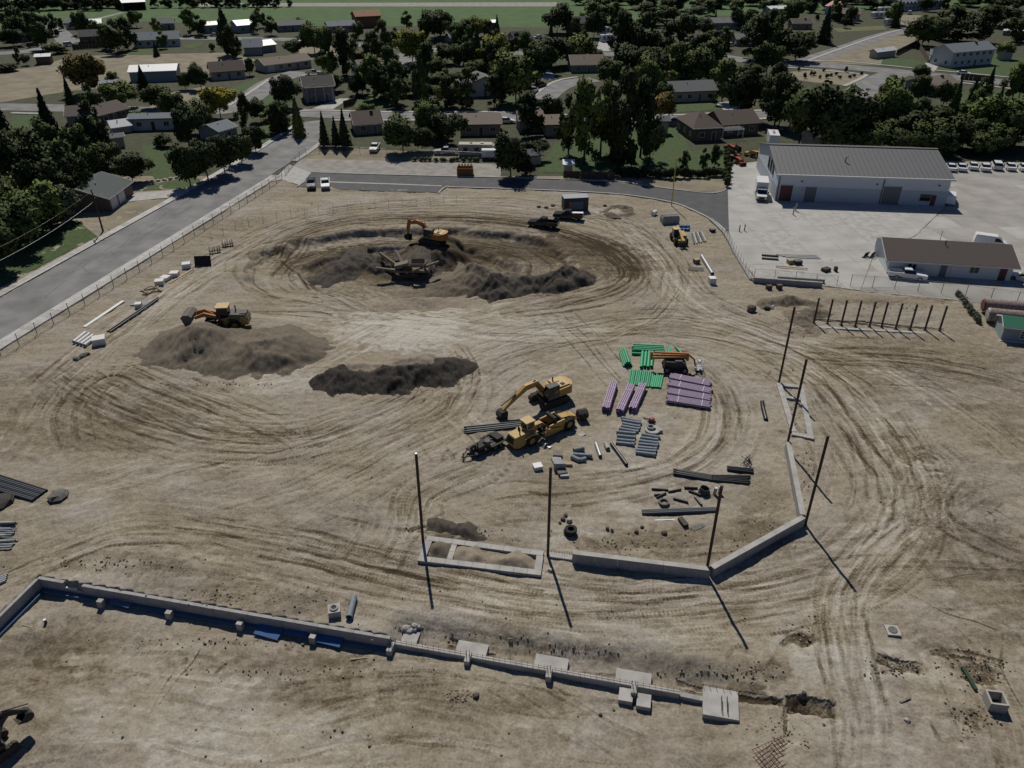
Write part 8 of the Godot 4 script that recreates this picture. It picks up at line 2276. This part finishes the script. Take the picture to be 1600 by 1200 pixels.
func make_yard():
	# tanks and yard edge
	for p in [[1533, 479, "rusty red horizontal fuel tank in the tank yard", "rusty_steel", 1640, 488], [1540, 494, "rusty white ended horizontal tank nearest the shed", "rusty_steel", 1650, 505]]:
		var a := flat_g(p[0], p[1] + 8)
		var b := flat_g(p[4], p[5] + 8)
		var d := (b - a)
		var o := thing("storage_tank", p[2], "tank", a, atan2(-d.z, d.x))
		part(o, "shell", bb().cyl(Vector3(0.05, 1.1, 0), Vector3(d.length(), 1.1, 0), 0.95, -1.0, 20), p[3])
		part(o, "end_cap", bb().cyl(Vector3(-0.12, 1.1, 0), Vector3(0.05, 1.1, 0), 0.75, 0.95, 20), "rust" if "red" in p[2] else "concrete")
		for x in [1.2, d.length() - 1.2]: part(o, "saddle", bb().box(Vector3(x, 0.2, 0), Vector3(0.4, 0.5, 1.5)), "concrete_wall")
	var kw := thing("retaining_kerb", "curved concrete retaining kerb between dirt and yard", "kerb")
	part(kw, "wall", strip_mesh(curve([[1112, 344], [1135, 367], [1150, 395], [1176, 438]], 1.2), 0.05, 0.5, -0.3, 0.32, bb()), "concrete_wall")
	part(kw, "cap", strip_mesh(curve([[1112, 344], [1135, 367], [1150, 395], [1176, 438]], 1.2), -0.02, 0.12, 0.322, 0.4, bb()), "concrete")
	var lw := thing("loading_wall", "low concrete loading wall along the yard's dirt edge", "wall")
	run_wall(lw, "wall_length", flat_g(1176, 441), flat_g(1284, 449), 0.35, -0.3, 0.85, "concrete_wall", 3.0)
	run_wall(lw, "wall_length", flat_g(1214, 437), flat_g(1288, 442), 0.3, -0.3, 0.6, "concrete_wall", 3.0)
	chain_fence("chain link fence along the street side of the site", [[-60, 596], [0, 558], [150, 466], [300, 371], [420, 293], [446, 274]], 3.1, 1.8, true, true, "", 1.3)
	chain_fence("chain link fence round the gravel lot corner", [[446, 274], [470, 247], [500, 239], [600, 243], [700, 247], [784, 251]], 3.2, 1.7)
	chain_fence("thin stakes curving round the outfield edge", [[330, 372], [380, 354], [420, 346], [480, 335], [560, 327], [640, 321], [720, 316]], 2.6, 1.5, false, false, "", 0.8)
	chain_fence("thin stakes along the retaining kerb", [[1128, 366], [1140, 385], [1152, 405], [1164, 425], [1176, 442]], 1.6, 1.7, false, false, "", 0.8)
	chain_fence("chain link fence before the office and tank yard", [[1328, 447], [1400, 452], [1500, 462], [1640, 482]], 3.2, 1.9, true, true, "", 1.2)
	chain_fence("short chain link fence on the loading wall", [[1178, 434], [1240, 438], [1328, 447]], 3.0, 1.5)
	chain_fence("board and wire fence beside the tank yard", [[1494, 464], [1512, 486], [1532, 510]], 1.4, 1.4, true, true)
	for p in [[1155, 362], [1163, 361]]:
		var o := thing("bollard", "black steel bollard on the concrete yard", "bollard", on(p[0], p[1]), 0.0, "black bollards on the yard")
		part(o, "post", bb().cyl(Vector3(0, -0.1, 0), Vector3(0, 1.25, 0), 0.09, -1.0, 10), "steel_dark")
		part(o, "foot", bb().box(Vector3(0, 0.04, 0), Vector3(0.5, 0.06, 0.35)), "steel_dark")
	for p in [[1239, 336], [1243, 330]]:
		var o := thing("bollard", "pale concrete filled bollard before the roller doors", "bollard", on(p[0], p[1]), 0.0, "pale bollards before the roller doors")
		part(o, "post", bb().cyl(Vector3(0, -0.1, 0), Vector3(0, 1.5, 0), 0.12, -1.0, 10), "concrete")
		part(o, "cap", bb().cyl(Vector3(0, 1.5, 0), Vector3(0, 1.6, 0), 0.12, 0.05, 10), "concrete")
	for i in 4: board("long pale steel beam stored on the yard", 1212 + i * 5, 399 + i * 1.2, 1276 + i * 2, 401 + i * 1.4, 0.25, 0.2, "galvanised" if i % 2 else "timber_grey", "steel beams stored on the yard", "steel_beam", "beam")
	for i in 2: board("dark steel beam stored on the yard", 1190, 400 + i * 5, 1216, 402 + i * 5, 0.4, 0.3, "dusty_black", "dark beams on the yard", "steel_beam", "beam")
	crate("timber crate standing on the yard", 1234, 412, Vector3(0.9, 0.7, 0.8), "timber", 0.2, "timber_crate", "crate", "", "timber")
	crate("black tool crate beside the timber crate", 1246, 413, Vector3(1.2, 0.7, 0.9), "dusty_black", 0.1, "tool_crate", "crate", "", "dusty_grey")
	for i in 2: board("tan timber stored before the crates", 1212, 416 + i * 2.5, 1262, 420 + i * 2.5, 0.3, 0.15, "timber", "tan timbers before the crates", "timber_beam", "beam")
	crate("dark tangle of fittings on the yard's dirt edge", 1290, 424, Vector3(1.3, 0.6, 0.9), "dusty_black", 0.5, "fitting_pile", "fittings")
	crate("small black drum near the fence gap", 1305, 424, Vector3(0.5, 0.8, 0.5), "black_plastic", 0.0, "black_drum", "drum")
	for p in [[1351, 402, "black bicycle shaped rack near the office gable"], [1361, 402, "black plant stand near the office gable"]]:
		var o := thing("yard_rack", p[2], "rack", on(p[0], p[1]), rng.randf())
		for k in 5: part(o, "bar", bb().cyl(Vector3(-0.6 + k * 0.3, 0, 0), Vector3(-0.4 + k * 0.25, 1.0, 0.3), 0.06, -1.0, 6), "steel_dark")
		part(o, "base", bb().box(Vector3(0, 0.1, 0.1), Vector3(1.4, 0.12, 0.5)), "steel_dark")
	for p in [[1201, 452], [1217, 451]]: crate("rusted box sunk in the bank below the loading wall", p[0], p[1], Vector3(0.8, 0.7, 0.6), "wood_brown", 0.2, "rusted_box", "box", "rusted boxes below the loading wall")
	solo("dark_boulder", lump(0.75, 99, 0.9), "clod", "dark boulder alone between yard wall and haul road", "boulder", on(1173, 486, -0.3))
	solo("grey_boulder", lump(0.5, 98, 0.8), "dusty_black", "grey boulder beside the silver bars", "boulder", on(1198, 484, -0.2))
	for p in [[842, 324], [854, 325], [864, 322], [945, 322]]: solo("tool_heap", lump(0.5, int(p[0]), 0.5), "dusty_black", "small dark heap of tools near the container", "tools", on(p[0], p[1], -0.1), 0.0, "heaps of tools near the container")
	# pergola, trampoline, deck, utility pole
	var l := flat_g(1128, 219)
	var r := flat_g(1160, 217)
	var pg := thing("pergola", "white slatted pergola behind the brown house", "pergola", l, turn_to(l, r))
	var pl := (r - l).length()
	for x in [0.0, pl]: for z in [0.0, -2.6]: part(pg, "post", bb().box(Vector3(x, 1.2, z), Vector3(0.14, 2.4, 0.14)), "trim_white")
	for k in 9: part(pg, "slat", bb().box(Vector3(pl * k / 8, 2.45, -1.3), Vector3(0.09, 0.16, 3.2)), "trim_white")
	for z in [0.0, -2.6]: part(pg, "beam", bb().box(Vector3(pl / 2, 2.3, z), Vector3(pl + 0.5, 0.14, 0.09)), "trim_white")
	var up := flat_g(161, 361)
	var ph := tall(up, 296)
	var un := Vector3(-0.86, 0, 0.5)
	for k in 2:
		var q := up if k == 0 else flat_g(-140, 530)
		var o := thing("utility_pole", "wooden utility pole with crossarm on the street verge", "utility pole", q, 0.6, "utility poles on the street verge")
		part(o, "shaft", bb().cyl(Vector3(0, -0.3, 0), Vector3(0, ph, 0), 0.17, 0.11, 9), "pole_wood")
		part(o, "crossarm", bb().box(Vector3(0, ph - 0.5, 0), Vector3(0.12, 0.14, 2.2)), "pole_wood")
		for z in [-0.9, -0.4, 0.4, 0.9]: part(o, "insulator", bb().cyl(Vector3(0, ph - 0.42, z), Vector3(0, ph - 0.2, z), 0.05, -1.0, 6), "galvanised")
		if k == 0: part(o, "street_light_arm", bb().path([Vector3(0, ph - 1.6, 0), Vector3(0.9, ph - 1.1, 0.3), Vector3(1.6, ph - 1.1, 0.5)], 0.05), "galvanised")
	var q0 := up + Vector3(0, ph - 0.3, 0)
	var q1 := flat_g(-140, 530) + Vector3(0, ph - 0.3, 0)
	for s in 3:
		var pts := []
		for i in 13:
			var t := i / 12.0
			pts.append(q0.lerp(q1, t) + Vector3(0, -1.6 * 4.0 * t * (1.0 - t) - (1.8 if s == 2 else 0.0), (s - 1) * 0.5))
		solo("power_line", bb().path(pts, 0.018 if s < 2 else 0.03, 5), "galvanised" if s == 2 else "black_plastic", "overhead line running from the utility pole along the street", "power line", Vector3.ZERO, 0.0, "overhead lines along the street")
	# board fences in the town
	for f in [["brown board fence round the dark roofed western house", [[114, 78], [170, 74]], 1.9], ["brown board fence behind the two storey porch house", [[537, 168], [552, 164], [560, 150]], 1.8], ["brown board fence beside the two storey pale house", [[1400, 86], [1432, 70], [1450, 98]], 1.9], ["dark board fence below the upper street", [[1500, 124], [1546, 128], [1546, 138]], 1.9], ["grey board fence behind the trees north of the access road", [[880, 278], [960, 281]], 1.6]]:
		var o := thing("board_fence", f[0], "fence")
		var pts := []
		for p in f[1]: pts.append(flat_g(p[0], p[1]))
		for i in pts.size() - 1:
			var d: Vector3 = pts[i + 1] - pts[i]
			var n := int(d.length() / 1.2)
			for k in n:
				var a: Vector3 = pts[i] + d * (float(k) / n)
				var b: Vector3 = pts[i] + d * ((k + 0.97) / n)
				part(o, "board", bb().beam(a + Vector3.UP * f[2] / 2, b + Vector3.UP * f[2] / 2, 0.06, f[2] + rng.randf_range(-0.05, 0.05)), "wood_board")
	for i in 7: solo("garden_stone", lump(0.55, 200 + i, 0.6), "stone_pale", "pale garden stone edging the western lawn", "stone", flat_g(238 + i * 9.5, 284.5 - i * 1.6) + Vector3(0, 0.1, 0), rng.randf(), "pale stones edging the western lawn")

func make_scatter():
	# clods and pebbles of the churned strips: one uncountable mass
	var mm := MultiMesh.new()
	mm.transform_format = MultiMesh.TRANSFORM_3D
	mm.use_colors = true
	var b := lump(1.0, 5, 0.75)
	mm.mesh = b.mesh()
	var zones := [[180, 880, 110, 16, 260], [400, 935, 110, 20, 260], [650, 985, 50, 8, 60], [760, 995, 60, 8, 70], [900, 1015, 80, 10, 90], [1100, 1052, 70, 10, 100], [1185, 1055, 35, 25, 160], [1260, 990, 40, 24, 120], [720, 1088, 24, 10, 220], [520, 1050, 200, 12, 160], [330, 1005, 200, 10, 160], [1410, 1045, 60, 14, 200], [1530, 1045, 50, 30, 300], [1520, 1120, 40, 40, 260], [1240, 640, 18, 50, 200], [1262, 720, 10, 60, 140], [1000, 850, 130, 18, 260], [720, 832, 70, 8, 160], [1200, 830, 40, 30, 120], [1260, 500, 60, 20, 200], [1400, 480, 120, 8, 200], [830, 455, 80, 8, 300], [610, 612, 110, 4, 200], [720, 570, 12, 18, 80], [330, 600, 110, 5, 160], [800, 950, 500, 90, 120], [800, 700, 700, 250, 200], [500, 1130, 500, 70, 150], [1220, 1150, 60, 30, 200], [450, 330, 200, 25, 200]]
	var total := 0
	for z in zones: total += z[4]
	mm.instance_count = total
	var i := 0
	for z in zones:
		for k in z[4]:
			var p := g(clampf(z[0] + rng.randfn() * z[2] * 0.55, -40, 1640), clampf(z[1] + rng.randfn() * z[3] * 0.55, 300, 1240))
			var s := 0.02 + 0.1 * pow(rng.randf(), 4.0)
			if not Geometry2D.is_point_in_polygon(Vector2(p.x, p.z), site): s = 0.001
			mm.set_instance_transform(i, Transform3D(Basis.from_euler(Vector3(rng.randf() * 6, rng.randf() * 6, 0)).scaled(Vector3.ONE * s), p + Vector3(0, s * 0.3, 0)))
			var t := rng.randf_range(0.55, 1.7)
			mm.set_instance_color(i, Color(0.22 * t, 0.182 * t, 0.135 * t))
			i += 1
	var m := StandardMaterial3D.new()
	m.vertex_color_use_as_albedo = true
	m.roughness = 1.0
	m.resource_name = "clods"
	var o := MultiMeshInstance3D.new()
	o.name = "scattered_clods"
	o.multimesh = mm
	o.material_override = m
	o.set_meta("kind", "stuff")
	tag(o, "scattered earth clods and pebbles on the churned strips", "clods")
	add_child(o)

func make_site():
	make_piles()
	make_foundations()
	make_pipes()
	make_goods()
	make_yard()
	make_scatter()

func _ready():
	cp = cos(deg_to_rad(PITCH)); sp = sin(deg_to_rad(PITCH))
	rng.seed = 7
	var cam := Camera3D.new()
	cam.name = "camera"
	add_child(cam)
	cam.position = EYE
	cam.rotation_degrees = Vector3(-PITCH, 0, 0)
	cam.fov = rad_to_deg(2.0 * atan(600.0 / FOCAL))
	cam.near = 0.5; cam.far = 9000.0
	cam.current = true
	var we := WorldEnvironment.new()
	we.name = "world_environment"
	var env := Environment.new()
	env.background_mode = Environment.BG_SKY
	var sky := Sky.new()
	var sm := ProceduralSkyMaterial.new()
	sm.sky_top_color = Color(0.26, 0.38, 0.58)
	sm.sky_horizon_color = Color(0.58, 0.65, 0.73)
	sm.sky_curve = 0.12
	sm.ground_bottom_color = Color(0.25, 0.22, 0.18)
	sm.ground_horizon_color = Color(0.45, 0.47, 0.5)
	sm.sun_angle_max = 1.0
	sky.sky_material = sm
	env.sky = sky
	env.background_energy_multiplier = 0.6
	env.tonemap_mode = Environment.TONE_MAPPER_LINEAR
	env.tonemap_exposure = 0.7
	env.sdfgi_enabled = true; env.ssao_enabled = true; env.ssil_enabled = true
	we.environment = env
	add_child(we)
	var sun := DirectionalLight3D.new()
	sun.name = "sun"
	add_child(sun)
	sun.rotation_degrees = Vector3(-50.5, 180.0 + 11.0, 0)
	sun.light_energy = 1.6
	sun.light_color = Color(1.0, 0.975, 0.93)
	sun.light_angular_distance = 0.53
	sun.shadow_enabled = true
	make_materials()
	make_land()
	make_ground_marks()
	make_ground_mesh()
	make_setting()
	make_buildings()
	make_trees()
	make_vehicles()
	make_site()
